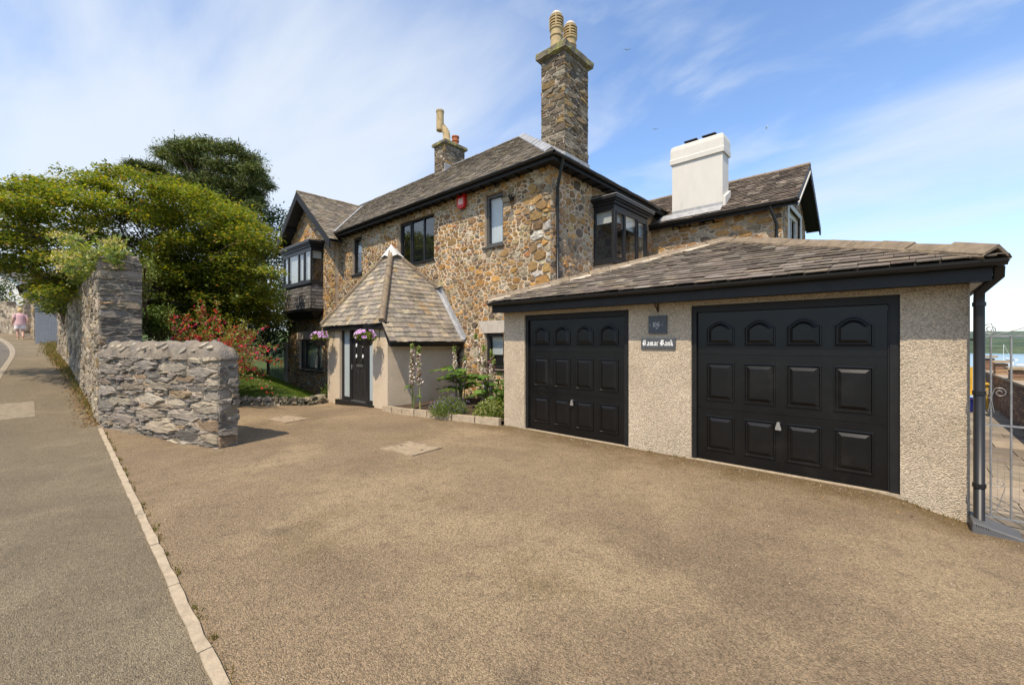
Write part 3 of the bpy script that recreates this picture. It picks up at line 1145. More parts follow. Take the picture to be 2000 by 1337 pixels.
def gutter(parent, a, b, r=0.055, name='gutter', out=None, mat='black_plastic', clips=1.1):
    """half-round gutter between two points"""
    a, b = Vector(a), Vector(b)
    d = (b - a).normalized()
    side = d.cross(Vector((0, 0, 1))).normalized()
    up = Vector((0, 0, 1))
    mb = MB()
    n = 8
    prof = [(math.cos(math.pi + math.pi * i / n) * r, math.sin(math.pi + math.pi * i / n) * r) for i in range(n + 1)]
    prof += [(math.cos(-math.pi * i / n) * (r - 0.006), math.sin(-math.pi * i / n) * (r - 0.006)) for i in range(n + 1)]
    ring = lambda p: [p + side * x + up * z for x, z in prof]
    k = len(prof)
    vv = ring(a) + ring(b)
    ff = [(i, (i + 1) % k, k + (i + 1) % k, k + i) for i in range(k)]
    ff += [tuple(range(k - 1, -1, -1)), tuple(range(k, 2 * k))]
    mb.add(vv, ff)
    g = build(mb, name, MAT[mat], parent)
    L = (b - a).length
    m = max(1, int(L / clips))
    for i in range(m):
        c = a + d * (L * (i + 0.5) / m)
        q = MB()
        pr = [(math.cos(math.pi + math.pi * i2 / n) * (r + 0.006), math.sin(math.pi + math.pi * i2 / n) * (r + 0.006)) for i2 in range(n + 1)]
        pr += [(math.cos(-math.pi * i2 / n) * (r - 0.001), math.sin(-math.pi * i2 / n) * (r - 0.001)) for i2 in range(n + 1)]
        vv = [c - d * 0.025 + side * x + up * z for x, z in pr] + [c + d * 0.025 + side * x + up * z for x, z in pr]
        q.add(vv, ff)
        build(q, 'bracket', MAT[mat], g)
    return g


def downpipe(parent, pts, r, name='downpipe', clips=()):
    mb = MB().tube(pts, r, 12)
    p = build(mb, name, MAT['black_plastic'], parent, smooth=True)
    for z in clips:
        for i in range(len(pts) - 1):
            a, b = Vector(pts[i]), Vector(pts[i + 1])
            if min(a.z, b.z) <= z <= max(a.z, b.z) and abs(a.z - b.z) > 0.5:
                c = a + (b - a) * ((z - a.z) / (b.z - a.z))
                build(MB().lathe([(r + 0.008, -0.02), (r + 0.008, 0.02)], c, 12), 'collar', MAT['black_plastic'], p)
    return p


def hip_tiles(parent, a, b, r, seg, name='hip_tile', mat='hip', lift=0.0, flat=False, mortar=True, seed=1, up=Vector((0, 0, 1))):
    rnd = random.Random(seed)
    a, b = Vector(a), Vector(b)
    d = (b - a).normalized()
    side = d.cross(Vector((0, 0, 1))).normalized()
    nrm = side.cross(d).normalized()
    L = (b - a).length
    m = max(1, round(L / seg))
    for i in range(m):
        s0, s1 = L * i / m, L * (i + 1) / m - 0.012
        j = rnd.uniform(-0.008, 0.008)
        if flat:
            prof = [(-r, -r * 0.42), (0, r * 0.26), (r, -r * 0.42), (r, -r * 0.42 - 0.03), (0, r * 0.26 - 0.035), (-r, -r * 0.42 - 0.03)]
        else:
            prof = [(math.cos(t) * r, math.sin(t) * r) for t in [math.pi - math.pi * q / 8 for q in range(9)]]
            prof += [(r * 0.8, -0.05), (-r * 0.8, -0.05)]
        k = len(prof)
        A = a + d * s0 + nrm * (lift + j)
        B = a + d * s1 + nrm * (lift + j + rnd.uniform(-0.006, 0.010))
        vv = [A + side * x + nrm * z for x, z in prof] + [B + side * x * 0.97 + nrm * z for x, z in prof]
        ff = [(i2, (i2 + 1) % k, k + (i2 + 1) % k, k + i2) for i2 in range(k)] + [tuple(range(k - 1, -1, -1)), tuple(range(k, 2 * k))]
        t = build(MB().add(vv, ff), name, MAT[mat], parent, smooth=False)


# ------------------------------------------------------------------ the stone house
H = thing('stone_house', 'two storey orange rubble stone house with slate roof and black windows', 'house', (-12, 10, 0))
HX, HY = -6.2, 8.1                    # right face, front face
GY, GX0, GX1 = 7.93, -21.8, -16.96    # gable front
EZ = 6.0                              # eave height
RY, RZ, RX = 11.0, 8.73, -9.57        # ridge
EY, EXR = 7.72, -5.82                 # eave line
GA = -19.4                            # gable axis
GZ = 8.22
GS = 0.806
GFY = 7.38
WY = 13.67                            # wing front
WX = -2.5

stones = Masonry(MAT['stone'], 300)

# front wall
Ff = frame((0, HY, 0), (1, 0, 0), (0, 0, 1), (0, -1, 0))
holes_f = [(-12.64, -10.67, 4.26, 5.70), (-8.45, -7.74, 4.27, 5.68), (-15.84, -15.09, 4.30, 5.72), (-8.43, -7.72, 0.98, 1.95)]
mb = MB()
wall_sheet(mb, Ff, GX1, HX, -0.9, EZ + 0.05, holes_f)
wf = build(mb, 'front_wall', MAT['mortar'], H)


def front_recolor(p, col, rnd):
    # pale dressed blocks near the corner
    if p.x > -7.15 and rnd.random() < 0.45:
        return pick(rnd, [((0.44, 0.40, 0.34), 2), ((0.38, 0.31, 0.20), 2), ((0.40, 0.25, 0.09), 1)])
    return col


lint = (-8.66, -7.50, 1.95, 2.28)
stones.face(Ff, [(GX1, -0.6), (HX - 0.62, -0.6), (HX - 0.62, EZ), (GX1, EZ)], holes_f + [lint], RAD_HOUSE, 1.8, 0.040, 11, PAL_HOUSE, wf)
# big corner blocks
stones.face(Ff, [(HX - 0.62, -0.4), (HX + 0.015, -0.4), (HX + 0.015, EZ), (HX - 0.62, EZ)], [], [(0.20, 12), (0.13, 40), (0.085, 90), (0.06, 160)], 1.5, 0.036, 12,
            PAL_HOUSE, wf, prot=(0.02, 0.045), recolor=front_recolor)
# stone lintel of three wedge blocks over the small window
pw = MB()
for (a0, a1, b0, b1) in ((-8.66, -8.33, -8.46, -8.25), (-8.325, -7.86, -8.245, -7.95), (-7.855, -7.50, -7.945, -7.70)):
    q = MB().prism(Ff, [(b0, 1.955), (b1, 1.955), (a1, 2.28), (a0, 2.28)], -0.02, 0.035)
    build(q, 'lintel_stone', MAT['lintel'], wf)

# right wall
Fr = frame((HX, 0, 0), (0, 1, 0), (0, 0, 1), (1, 0, 0))
mb = MB()
wall_sheet(mb, Fr, HY, 14.0, -0.9, EZ + 0.05, [])
wr = build(mb, 'side_wall', MAT['mortar'], H)
stones.face(Fr, [(HY - 0.015, 2.2), (WY, 2.2), (WY, EZ), (HY - 0.015, EZ)], [(10.0, 11.95, 3.72, 5.45)], [(0.15, 2), (0.11, 12), (0.08, 45), (0.058, 110), (0.042, 140)], 1.2, 0.040, 21, PAL_SIDE, wr)

# gable wall (front), return and left side
Fg = frame((0, GY, 0), (1, 0, 0), (0, 0, 1), (0, -1, 0))
holes_g = [(-20.5, -18.1, 0.49, 1.83)]
mb = MB()
wall_sheet(mb, Fg, GX0, GX1, -0.9, 5.9, holes_g)
zt = GZ - 0.12
mb.add([Fg(GX0, 5.9), Fg(GX1, 5.9), Fg(GX1, zt - GS * (GX1 - GA)), Fg(GA, zt), Fg(GX0, zt - GS * (GA - GX0))], [(0, 1, 2, 3, 4)])
wg = build(mb, 'gable_wall', MAT['mortar'], H)
glint = (-20.72, -17.88, 1.83, 2.2)
stones.face(Fg, [(GX0, -0.6), (GX1 + 0.01, -0.6), (GX1 + 0.01, zt - GS * (GX1 - GA)), (GA, zt), (GX0, zt - GS * (GA - GX0))],
            holes_g + [glint, (-20.9, -18.05, 3.0, 5.8)], RAD_MED, 1.8, 0.036, 31, PAL_HOUSE, wg)
xs = [-20.72, -20.2, -19.7, -19.2, -18.7, -18.3, -17.88]
for i in range(6):
    build(MB().prism(Fg, [(xs[i] + 0.006, 1.835), (xs[i + 1] - 0.006, 1.835), (xs[i + 1] - 0.006, 2.2), (xs[i] + 0.006, 2.2)], -0.02, 0.025), 'lintel_stone', MAT['lintel'], wg)
Fgr = frame((GX1, 0, 0), (0, 1, 0), (0, 0, 1), (1, 0, 0))
mb = MB()
wall_sheet(mb, Fgr, GY, HY, -0.9, EZ, [])
wgr = build(mb, 'return_wall', MAT['mortar'], H)
mb = MB()
Fgl = frame((GX0, 0, 0), (0, -1, 0), (0, 0, 1), (-1, 0, 0))
wall_sheet(mb, Fgl, -14.0, -GY, -0.9, 6.1, [])
wgl = build(mb, 'west_wall', MAT['mortar'], H)
stones.face(Fgl, [(-14, 0), (-GY, 0), (-GY, 6), (-14, 6)], [], RAD_MED, 1.35, 0.03, 32, PAL_SIDE, wgl, vis=0.01)
mb = MB()
Fb = frame((0, 14.0, 0), (-1, 0, 0), (0, 0, 1), (0, 1, 0))
wall_sheet(mb, Fb, -HX, -GX0, -0.9, EZ + 0.1, [])
build(mb, 'rear_wall', MAT['mortar'], H)

# rear wing walls
Fw = frame((0, WY, 0), (1, 0, 0), (0, 0, 1), (0, -1, 0))
mb = MB()
wall_sheet(mb, Fw, HX, WX, -0.9, 5.6, [])
ww = build(mb, 'wing_wall', MAT['mortar'], H)
stones.face(Fw, [(HX + 0.02, 3.0), (WX, 3.0), (WX, 5.5), (HX + 0.02, 5.5)], [], [(0.22, 3), (0.15, 12), (0.10, 45), (0.07, 110)], 2.2, 0.036, 41, PAL_SIDE, ww)
Fwg = frame((WX, 0, 0), (0, 1, 0), (0, 0, 1), (1, 0, 0))
WA, WZ, WE, WEZ = 15.43, 7.0, 13.35, 5.50
WGS = (WZ - WEZ) / (WA - WE)
hole_w = [(14.5, 16.3, 4.3, 5.62)]
mb = MB()
wall_sheet(mb, Fwg, WY, 17.2, -0.9, 5.66, hole_w)
mb.add([Fwg(WY, 5.66), Fwg(17.2, 5.66), Fwg(WA, WZ - 0.1)], [(0, 1, 2)])
wwg = build(mb, 'wing_gable_wall', MAT['mortar'], H)
stones.face(Fwg, [(WY, 2), (17.2, 2), (17.2, 5.6), (WA, WZ - 0.1), (WY, 5.6)], hole_w + [(14.3, 16.5, 4.1, 5.8)], RAD_MED, 1.4, 0.03, 42, PAL_SIDE, wwg)
window(H, Fwg, 14.5, 16.3, 4.3, 5.62, cuts=(15.4,), openers=(0,), fmat='white', reveal=0.08, fw=0.13, sill=0.06)
mb = MB()
mb.fbox(Fwg, 14.30, 14.5, 4.2, 5.75, -0.05, 0.03)
mb.fbox(Fwg, 16.3, 16.5, 4.2, 5.75, -0.05, 0.03)
mb.fbox(Fwg, 14.5, 16.3, 5.62, 5.75, -0.05, 0.028)
build(mb, 'window_surround', MAT['white'], H)

# windows of the front
window(H, Ff, -12.64, -10.67, 4.26, 5.70, cuts=(-11.98, -11.32), openers=(0,), fw=0.05)
window(H, Ff, -8.45, -7.74, 4.27, 5.68, openers=(0,), blind=0.995, fmat='grey_frame', fw=0.05)  # full pale blind stands in for sky reflected in the glass
window(H, Ff, -15.84, -15.09, 4.30, 5.72, openers=(0,), blind=0.35, fw=0.05)
window(H, Ff, -8.43, -7.72, 0.98, 1.95, openers=(0,), blind=0.62, fw=0.055)
window(H, Fg, -20.5, -18.1, 0.49, 1.83, cuts=(-19.9, -18.75), openers=(0, 2), blind=0.97, fw=0.055)

# ---- roofs
slates = Slates(MAT['slate'], 300)
under = MB()
gxe = -16.36                             # where the gable roof meets the main eave
gye = EY + (GZ - EZ) / (RZ - EZ) * (RY - EY)   # where the gable ridge dies into the main slope
gxe = GA + (GZ - EZ) / GS
pm = [(gxe, EY, EZ), (EXR, EY, EZ), (RX, RY, RZ), (GA, RY, RZ), (GA, gye, GZ)]
under.add(pm, [(0, 1, 2, 3, 4)])
under.add([(EXR, EY, EZ), (EXR, 14.28, EZ), (RX, RY, RZ)], [(0, 1, 2)])
under.add([(EXR, 14.28, EZ), (-22.2, 14.28, EZ), (-22.2, RY, RZ), (RX, RY, RZ)], [(0, 1, 2, 3)])
under.add([(GA, RY, RZ), (-22.2, RY, RZ), (-22.2, EY, EZ), (GA - (GZ - EZ) / GS, EY, EZ), (GA, gye, GZ)], [(0, 1, 2, 3, 4)])
# gable slopes
gxr, gzr = -16.25, GZ - GS * (GA * -1 - 16.25)
gxl, gzl = -22.2, GZ - GS * (22.2 + GA)
under.add([(gxr, GFY, gzr), (gxr, EY - 0.02, gzr), (gxe, EY, EZ), (GA, gye, GZ), (GA, GFY, GZ)], [(0, 1, 2, 3, 4)])
under.add([(GA, GFY, GZ), (GA, gye, GZ), (gxl, EY, gzl), (gxl, GFY, gzl)], [(0, 1, 2, 3)])
v2 = [(x, y, z - 0.015) for x, y, z in under.v]
under.v = v2
roof = build(under, 'roof', MAT['roof_under'], H)
slates.facet(pm, (1, 0, 0), 0.22, 0.150, 0.010, 1, PAL_SLATE, roof)
slates.facet([(gxe, GFY, EZ), (gxe, EY, EZ), (GA, gye, GZ), (GA, GFY, GZ)], (0, 1, 0), 0.21, 0.145, 0.010, 2, PAL_SLATE, roof)
slates.facet([(gxr, GFY, gzr), (gxr, EY, gzr), (gxe, EY, EZ), (gxe, GFY, EZ)], (0, 1, 0), 0.21, 0.145, 0.010, 2, PAL_SLATE, roof)
slates.facet([(gxl, GFY, gzl), (gxl, EY, gzl), (GA, gye, GZ), (GA, GFY, GZ)], (0, 1, 0), 0.3, 0.19, 0.011, 3, PAL_SLATE, roof)
slates.facet([(EXR, EY, EZ), (EXR, 14.28, EZ), (RX, RY, RZ)], (0, 1, 0), 0.3, 0.19, 0.011, 4, PAL_SLATE, roof)
# wing roof
wu = MB()
wl = [(-6.3, WE, WEZ), (-2.1, WE, WEZ), (-2.1, WA, WZ), (-8.6, WA, WZ)]
wu.add(wl, [(0, 1, 2, 3)])
wu.add([(-2.1, 17.55, WEZ), (-8.6, 17.55, WEZ), (-8.6, WA, WZ), (-2.1, WA, WZ)], [(0, 1, 2, 3)])
wu.v = [(x, y, z - 0.015) for x, y, z in wu.v]
wroof = build(wu, 'wing_roof', MAT['roof_under'], H)
wsl = Slates(MAT['moss_slate'], 0, 'slate')
wing_slates = Slates(MAT['moss_slate'], 150, 'slate')
wing_slates.facet([(-6.3, WE, WEZ), (-2.1, WE, WEZ), (-2.1, WA, WZ), (-8.6, WA, WZ)], (1, 0, 0), 0.20, 0.13, 0.014, 5, PAL_WING, wroof, jit=0.025)
wing_slates.facet([(-2.1, 17.55, WEZ), (-8.6, 17.55, WEZ), (-8.6, WA, WZ), (-2.1, WA, WZ)], (1, 0, 0), 0.24, 0.16, 0.014, 6, PAL_WING, wroof, vis=0)
slates.limit = 150
slates.finish()
wing_slates.finish()
hip_tiles(roof, (RX, RY, RZ + 0.02), (GA - 2.5, RY, RZ + 0.02), 0.08, 0.45, 'ridge_tile', mat='lead', flat=True)
hip_tiles(roof, (RX, RY, RZ + 0.03), (EXR - 0.15, EY + 0.13, EZ + 0.14), 0.16, 0.19, 'hip_lead', mat='lead', flat=True, seed=4)
hip_tiles(roof, (GA, GFY, GZ + 0.03), (GA, gye, GZ + 0.03), 0.09, 0.42, 'ridge_tile', flat=True, seed=5)
hip_tiles(wroof, (-2.1, WA, WZ + 0.03), (-8.4, WA, WZ + 0.03), 0.11, 0.40, 'ridge_tile', flat=True, seed=6)
# lead valley
va, vb = Vector((gxe, EY, EZ)), Vector((GA, gye, GZ))
dv = (vb - va).normalized()
n1 = Vector((GS, 0, 1)).normalized()
n2 = Vector((0, -(RZ - EZ) / (RY - EY), 1)).normalized()
s1 = dv.cross(n1).normalized() * 0.12
s2 = n2.cross(dv).normalized() * 0.14
if s1.x < 0:
    pass
mb = MB()
o1, o2 = n1 * 0.03, n2 * 0.035
mid = (o1 + o2)
mb.add([va + mid, vb + mid, vb + o2 * 1.2 - s2, va + o2 * 1.2 - s2], [(0, 1, 2, 3)])
mb.add([va + mid, vb + mid, vb + o2 * 1.2 + s2, va + o2 * 1.2 + s2], [(0, 1, 2, 3)])
build(mb, 'lead_valley', MAT['lead'], roof)

# barge boards, soffits, fascias
mb = MB()
for sx in (1, -1):
    xe, ze = (gxr, gzr) if sx > 0 else (gxl, gzl)
    Fx = frame((0, GFY, 0), (1, 0, 0), (0, 0, 1), (0, -1, 0))
    mb.prism(Fx, [(GA, GZ - 0.03), (xe, ze - 0.03), (xe, ze - 0.34), (GA, GZ - 0.36)] if sx > 0 else [(xe, ze - 0.03), (GA, GZ - 0.03), (GA, GZ - 0.36), (xe, ze - 0.34)], -0.05, 0.0 + (0.0 if sx > 0 else 0.003))
build(mb, 'bargeboard', MAT['black_wood'], H)
mb = MB()
for xe, ze, e in ((gxr, gzr, 0.0), (gxl, gzl, 0.001)):
    mb.add([(GA, GFY + 0.06, GZ - 0.09 - e), (xe, GFY + 0.06, ze - 0.09 - e), (xe, EY + 0.2, ze - 0.09 - e), (GA, EY + 0.3, GZ - 0.09 - e)], [(0, 1, 2, 3)])
for xx in (GA - 1.45, GA + 1.45):
    z = GZ - GS * 1.45
    mb.box(xx - 0.06, xx + 0.06, GFY + 0.06, GY + 0.1, z - 0.28, z - 0.1)
build(mb, 'gable_soffit', MAT['black_wood'], H)
# wing bargeboards
mb = MB()
Fx = frame((-2.1, 0, 0), (0, 1, 0), (0, 0, 1), (1, 0, 0))
mb.prism(Fx, [(WE, WEZ - 0.02), (WE, WEZ - 0.22), (WA, WZ - 0.26), (WA, WZ - 0.02)], -0.04, 0.0)
mb.prism(Fx, [(WA, WZ - 0.02), (WA, WZ - 0.26), (17.55, WEZ - 0.22), (17.55, WEZ - 0.02)], -0.04, 0.003)
build(mb, 'wing_bargeboard', MAT['black_wood'], H)
mb = MB()
Fx2 = frame((-2.096, 0, 0), (0, 1, 0), (0, 0, 1), (1, 0, 0))
mb.prism(Fx2, [(WE + 0.02, WEZ - 0.16), (WE + 0.02, WEZ - 0.21), (WA - 0.1, WZ - 0.30), (WA - 0.1, WZ - 0.23)], 0, 0.02)
build(mb, 'verge_board', MAT['white'], H)
mb = MB()
mb.add([(-2.14, WE, WEZ - 0.1), (-2.5, WE, WEZ - 0.1), (-2.5, WA, WZ - 0.1), (-2.14, WA, WZ - 0.1)], [(0, 1, 2, 3)])
mb.add([(-2.14, 17.5, WEZ - 0.1), (-2.5, 17.5, WEZ - 0.1), (-2.5, WA, WZ - 0.1), (-2.14, WA, WZ - 0.1)], [(0, 1, 2, 3)])
build(mb, 'wing_soffit', MAT['black_wood'], H)
# main eaves: fascia + soffit + rafter feet
mb = MB()
mb.box(gxe + 0.25, EXR - 0.03, EY + 0.03, EY + 0.06, EZ - 0.17, EZ - 0.03)
mb.box(EXR - 0.06, EXR - 0.03, EY + 0.06, 13.9, EZ - 0.17, EZ - 0.03)
mb.box(gxe + 0.25, EXR - 0.06, EY + 0.06, HY, EZ - 0.12, EZ - 0.105)
mb.box(HX, EXR - 0.06, HY, 13.9, EZ - 0.12, EZ - 0.105)
build(mb, 'fascia', MAT['black_wood'], H)
for i in range(24):
    x = -16.4 + i * 0.42
    build(MB().box(x - 0.03, x + 0.03, EY + 0.06, HY, EZ - 0.155, EZ - 0.121), 'rafter_foot', MAT['black_wood'], H)
for i in range(11):
    y = 8.5 + i * 0.48
    build(MB().box(HX, EXR - 0.06, y - 0.03, y + 0.03, EZ - 0.155, EZ - 0.121), 'rafter_foot', MAT['black_wood'], H)
gutter(H, (gxe + 0.2, EY - 0.03, EZ - 0.035), (EXR + 0.03, EY - 0.03, EZ - 0.035))
gutter(H, (EXR + 0.03, EY - 0.03, EZ - 0.037), (EXR + 0.03, 13.3, EZ - 0.037))
downpipe(H, [(EXR + 0.03, 8.02, EZ - 0.08), (EXR + 0.03, 8.02, EZ - 0.16), (HX + 0.08, 8.28, EZ - 0.62), (HX + 0.08, 8.28, 2.45)], 0.038, clips=(5.1, 4.0, 3.0))
# wing fascia, gutter, pipe
build(MB().box(-6.2, -2.15, WE + 0.03, WE + 0.06, WEZ - 0.16, WEZ - 0.03).box(-6.2, -2.5, WE + 0.06, WY, WEZ - 0.06, WEZ - 0.045), 'wing_fascia', MAT['black_wood'], H)
gutter(H, (-6.15, WE - 0.03, WEZ - 0.035), (-2.05, WE - 0.03, WEZ - 0.035), r=0.06)
downpipe(H, [(-2.72, WE - 0.03, WEZ - 0.08), (-2.72, WE - 0.03, WEZ - 0.15), (-2.62, WY - 0.08, WEZ - 0.55), (-2.62, WY - 0.08, 3.0)], 0.04, clips=(4.6,))


# ---- chimneys
def stone_chimney(x0, x1, y0, y1, z0, z1, capo, caph, seed, mat='mortar_grey'):
    F1 = frame((0, y0, 0), (1, 0, 0), (0, 0, 1), (0, -1, 0))
    F2 = frame((x1, 0, 0), (0, 1, 0), (0, 0, 1), (1, 0, 0))
    F3 = frame((0, y1, 0), (-1, 0, 0), (0, 0, 1), (0, 1, 0))
    F4 = frame((x0, 0, 0), (0, -1, 0), (0, 0, 1), (-1, 0, 0))
    ch = build(MB().box(x0, x1, y0, y1, z0, z1), 'chimney', MAT[mat], H)
    rad = [(0.26, 5), (0.18, 18), (0.12, 60), (0.08, 140)]
    stones.face(F1, [(x0 - 0.01, z0), (x1 + 0.02, z0), (x1 + 0.02, z1), (x0 - 0.01, z1)], [], rad, 3.0, 0.022, seed, PAL_CHIM, ch, prot=(0.008, 0.025))
    stones.face(F2, [(y0 - 0.02, z0), (y1, z0), (y1, z1), (y0 - 0.02, z1)], [], rad, 3.0, 0.022, seed + 1, PAL_CHIM, ch, prot=(0.008, 0.025))
    stones.face(F3, [(-x1, z0), (-x0, z0), (-x0, z1), (-x1, z1)], [], rad, 3.0, 0.022, seed + 2, PAL_CHIM, ch, prot=(0.008, 0.025), vis=0)
    stones.face(F4, [(-y1, z0), (-y0, z0), (-y0, z1), (-y1, z1)], [], rad, 3.0, 0.022, seed + 3, PAL_CHIM, ch, prot=(0.008, 0.025), vis=0)
    rnd = random.Random(seed)
    # cap slab: flared underside and uneven mossy top
    mb = MB()
    n = 7
    rings = [(0.0, 0.0), (0.03, capo * 0.6), (0.05, capo), (caph, capo * 1.02), (caph + 0.03, capo * 0.8)]
    for dz, o in rings:
        pts = []
        for (ax, ay, bx, by) in ((x0 - o, y0 - o, x1 + o, y0 - o), (x1 + o, y0 - o, x1 + o, y1 + o), (x1 + o, y1 + o, x0 - o, y1 + o), (x0 - o, y1 + o, x0 - o, y0 - o)):
            for i in range(n):
                t = i / n
                j = 0.012 if o > 0 else 0
                pts.append((ax + (bx - ax) * t + rnd.uniform(-j, j), ay + (by - ay) * t + rnd.uniform(-j, j), z1 + dz + rnd.uniform(-j, j)))
        mb.v.extend(pts)
    k = 4 * n
    for r in range(len(rings) - 1):
        for i in range(k):
            j = (i + 1) % k
            mb.f.append((r * k + i, r * k + j, (r + 1) * k + j, (r + 1) * k + i))
            mb.c.append((0.5,) * 3)
    mb.v.append(((x0 + x1) / 2, (y0 + y1) / 2, z1 + caph + 0.1))
    for i in range(k):
        mb.f.append(((len(rings) - 1) * k + i, (len(rings) - 1) * k + (i + 1) % k, len(mb.v) - 1))
        mb.c.append((0.5,) * 3)
    build(mb, 'chimney_cap', MAT['moss_cap'], ch)
    return ch


tc = stone_chimney(-7.08, -6.35, 8.87, 9.96, 5.9, 9.05, 0.11, 0.20, 51)


def louvre_pot(ch, x, y, z, r=0.162):
    p = build(MB().lathe([(r * 1.1, 0), (r * 1.05, 0.08), (r * 0.98, 0.1), (r * 0.93, 0.42), (r * 1.06, 0.44), (r * 1.06, 0.48), (r * 0.95, 0.5), (r * 0.98, 0.60), (r * 1.12, 0.62), (r * 1.12, 0.66), (r * 0.8, 0.665)],
                         (x, y, z), 20), 'chimney_pot', MAT['pot'], ch, smooth=False)
    q = MB()
    for i in range(4):
        zz = z + 0.70 + i * 0.075
        q.lathe([(r * 0.75, 0.0), (r * 1.12, -0.012), (r * 1.13, 0.022), (r * 0.75, 0.034)], (x, y, zz), 18)
    for i in range(4):
        a = i * math.pi / 2 + 0.6
        q.box(x + math.cos(a) * r * 1.05 - 0.016, x + math.cos(a) * r * 1.05 + 0.016, y + math.sin(a) * r * 1.05 - 0.016, y + math.sin(a) * r * 1.05 + 0.016, z + 0.66, z + 0.97)
    build(MB().lathe([(r * 1.0, 0.97), (r * 0.93, 1.02), (r * 0.66, 1.08), (r * 0.3, 1.11), (0.01, 1.115)], (x, y, z), 18), 'pot_dome', MAT['limemortar'], ch, smooth=True)  # dome's pale colour paints in its whitish highlight
    build(q, 'pot_louvre', MAT['pot'], ch, smooth=False)
    build(MB().lathe([(r * 0.6, 0.66), (r * 0.6, 1.0)], (x, y, z), 12), 'pot_core', MAT['interior'], ch)


louvre_pot(tc, -6.78, 9.12, 9.27)
louvre_pot(tc, -6.72, 9.66, 9.27)
rp = MB().prism(frame((0, 8.87, 0), (1, 0, 0), (0, 0, 1), (0, -1, 0)), [(-7.1, 6.80), (-6.33, 6.30), (-6.33, 6.49), (-7.1, 7.03)], 0.0, 0.045)
rp.box(-6.35, -6.305, 8.84, 9.98, 6.30, 6.49)
build(rp, 'lead_flashing', MAT['lead'], tc)

sc2 = stone_chimney(-13.8, -13.15, 10.5, 11.5, 8.1, 9.38, 0.09, 0.14, 61)
build(MB().box(-13.14, -13.10, 10.46, 11.0, 8.2, 8.62), 'lead_flashing', MAT['lead'], sc2)
pt = [(-13.42, 10.8, 9.58), (-13.42, 10.8, 9.85), (-13.44, 10.79, 10.02), (-13.52, 10.75, 10.16), (-13.60, 10.70, 10.30)]
build(MB().tube(pt, [0.15, 0.145, 0.14, 0.135, 0.12], 14), 'chimney_pot', MAT['pot'], sc2, smooth=True)
build(MB().lathe([(0.135, 0), (0.15, 0.02), (0.145, 0.72), (0.16, 0.73), (0.16, 0.80), (0.12, 0.80), (0.12, 0.1)], (-13.66, 10.66, 10.10), 18), 'cowl', MAT['pot'], sc2)
build(MB().lathe([(0.15, 0), (0.15, 0.03), (0.125, 0.05), (0.125, 0.22), (0.15, 0.23), (0.15, 0.27), (0.135, 0.28), (0.135, 0.38), (0.155, 0.39), (0.155, 0.44), (0.10, 0.44)], (-13.42, 11.25, 9.56), 18), 'red_chimney_pot', MAT['redpot'], sc2)

# white rendered chimney
def chim_white():
    x0, x1, y0, y1 = -5.55, -4.03, 13.67, 14.25
    mb = MB()
    lv = [(5.3, 0.0), (5.72, 0.0), (7.38, 0.0), (7.382, 0.05), (7.52, 0.055), (7.55, 0.04), (7.80, 0.04), (7.92, 0.02), (7.97, -0.05)]
    for z, o in lv:
        mb.v += [(x0 - o, y0 - o, z), (x1 + o, y0 - o, z), (x1 + o, y1 + o, z), (x0 - o, y1 + o, z)]
    for i in range(len(lv) - 1):
        for k in range(4):
            j = (k + 1) % 4
            mb.f.append((i * 4 + k, i * 4 + j, i * 4 + 4 + j, i * 4 + 4 + k))
            mb.c.append((0.5,) * 3)
    b = (len(lv) - 1) * 4
    mb.f.append((b, b + 1, b + 2, b + 3))
    mb.c.append((0.5,) * 3)
    c = build(mb, 'chimney', MAT['white'], H)
    c['label'] = 'white painted chimney on the rear wing roof'
    # flared foot on the right
    build(MB().prism(frame((0, 13.68, 0), (0, 1, 0), (0, 0, 1), (1, 0, 0)), [(0.02, 5.70), (0.55, 6.12), (0.55, 6.35), (0.02, 6.05)], x1 - 0.02, x1 + 0.07), 'chimney_foot', MAT['white'], c)
    zr = lambda y: WEZ + (y - WE) * WGS
    f = MB()
    f.add([(x0 - 0.35, y0 - 0.28, zr(y0 - 0.28) + 0.05), (x1 + 0.02, y0 - 0.28, zr(y0 - 0.28) + 0.05), (x1 + 0.02, y0 - 0.005, zr(y0) + 0.08), (x0 - 0.35, y0 - 0.005, zr(y0) + 0.08)], [(0, 1, 2, 3)])
    f.add([(x0, y0 - 0.006, zr(y0) + 0.05), (x1, y0 - 0.006, zr(y0) + 0.05), (x1, y0 - 0.006, zr(y0) + 0.16), (x0, y0 - 0.006, zr(y0) + 0.16)], [(0, 1, 2, 3)])
    build(f, 'lead_apron', MAT['lead'], c)
    for px in (-5.05, -4.5):
        q = MB()
        q.box(px - 0.2, px + 0.2, 13.8, 14.1, 7.97, 8.0)
        q.box(px - 0.17, px + 0.23, 13.78, 14.14, 8.06, 8.085)
        q.box(px - 0.15, px - 0.12, 13.85, 13.9, 8.0, 8.06)
        q.box(px + 0.12, px + 0.15, 13.95, 14.0, 8.0, 8.06)
        build(q, 'flue_slab', MAT['interior'], c)


chim_white()


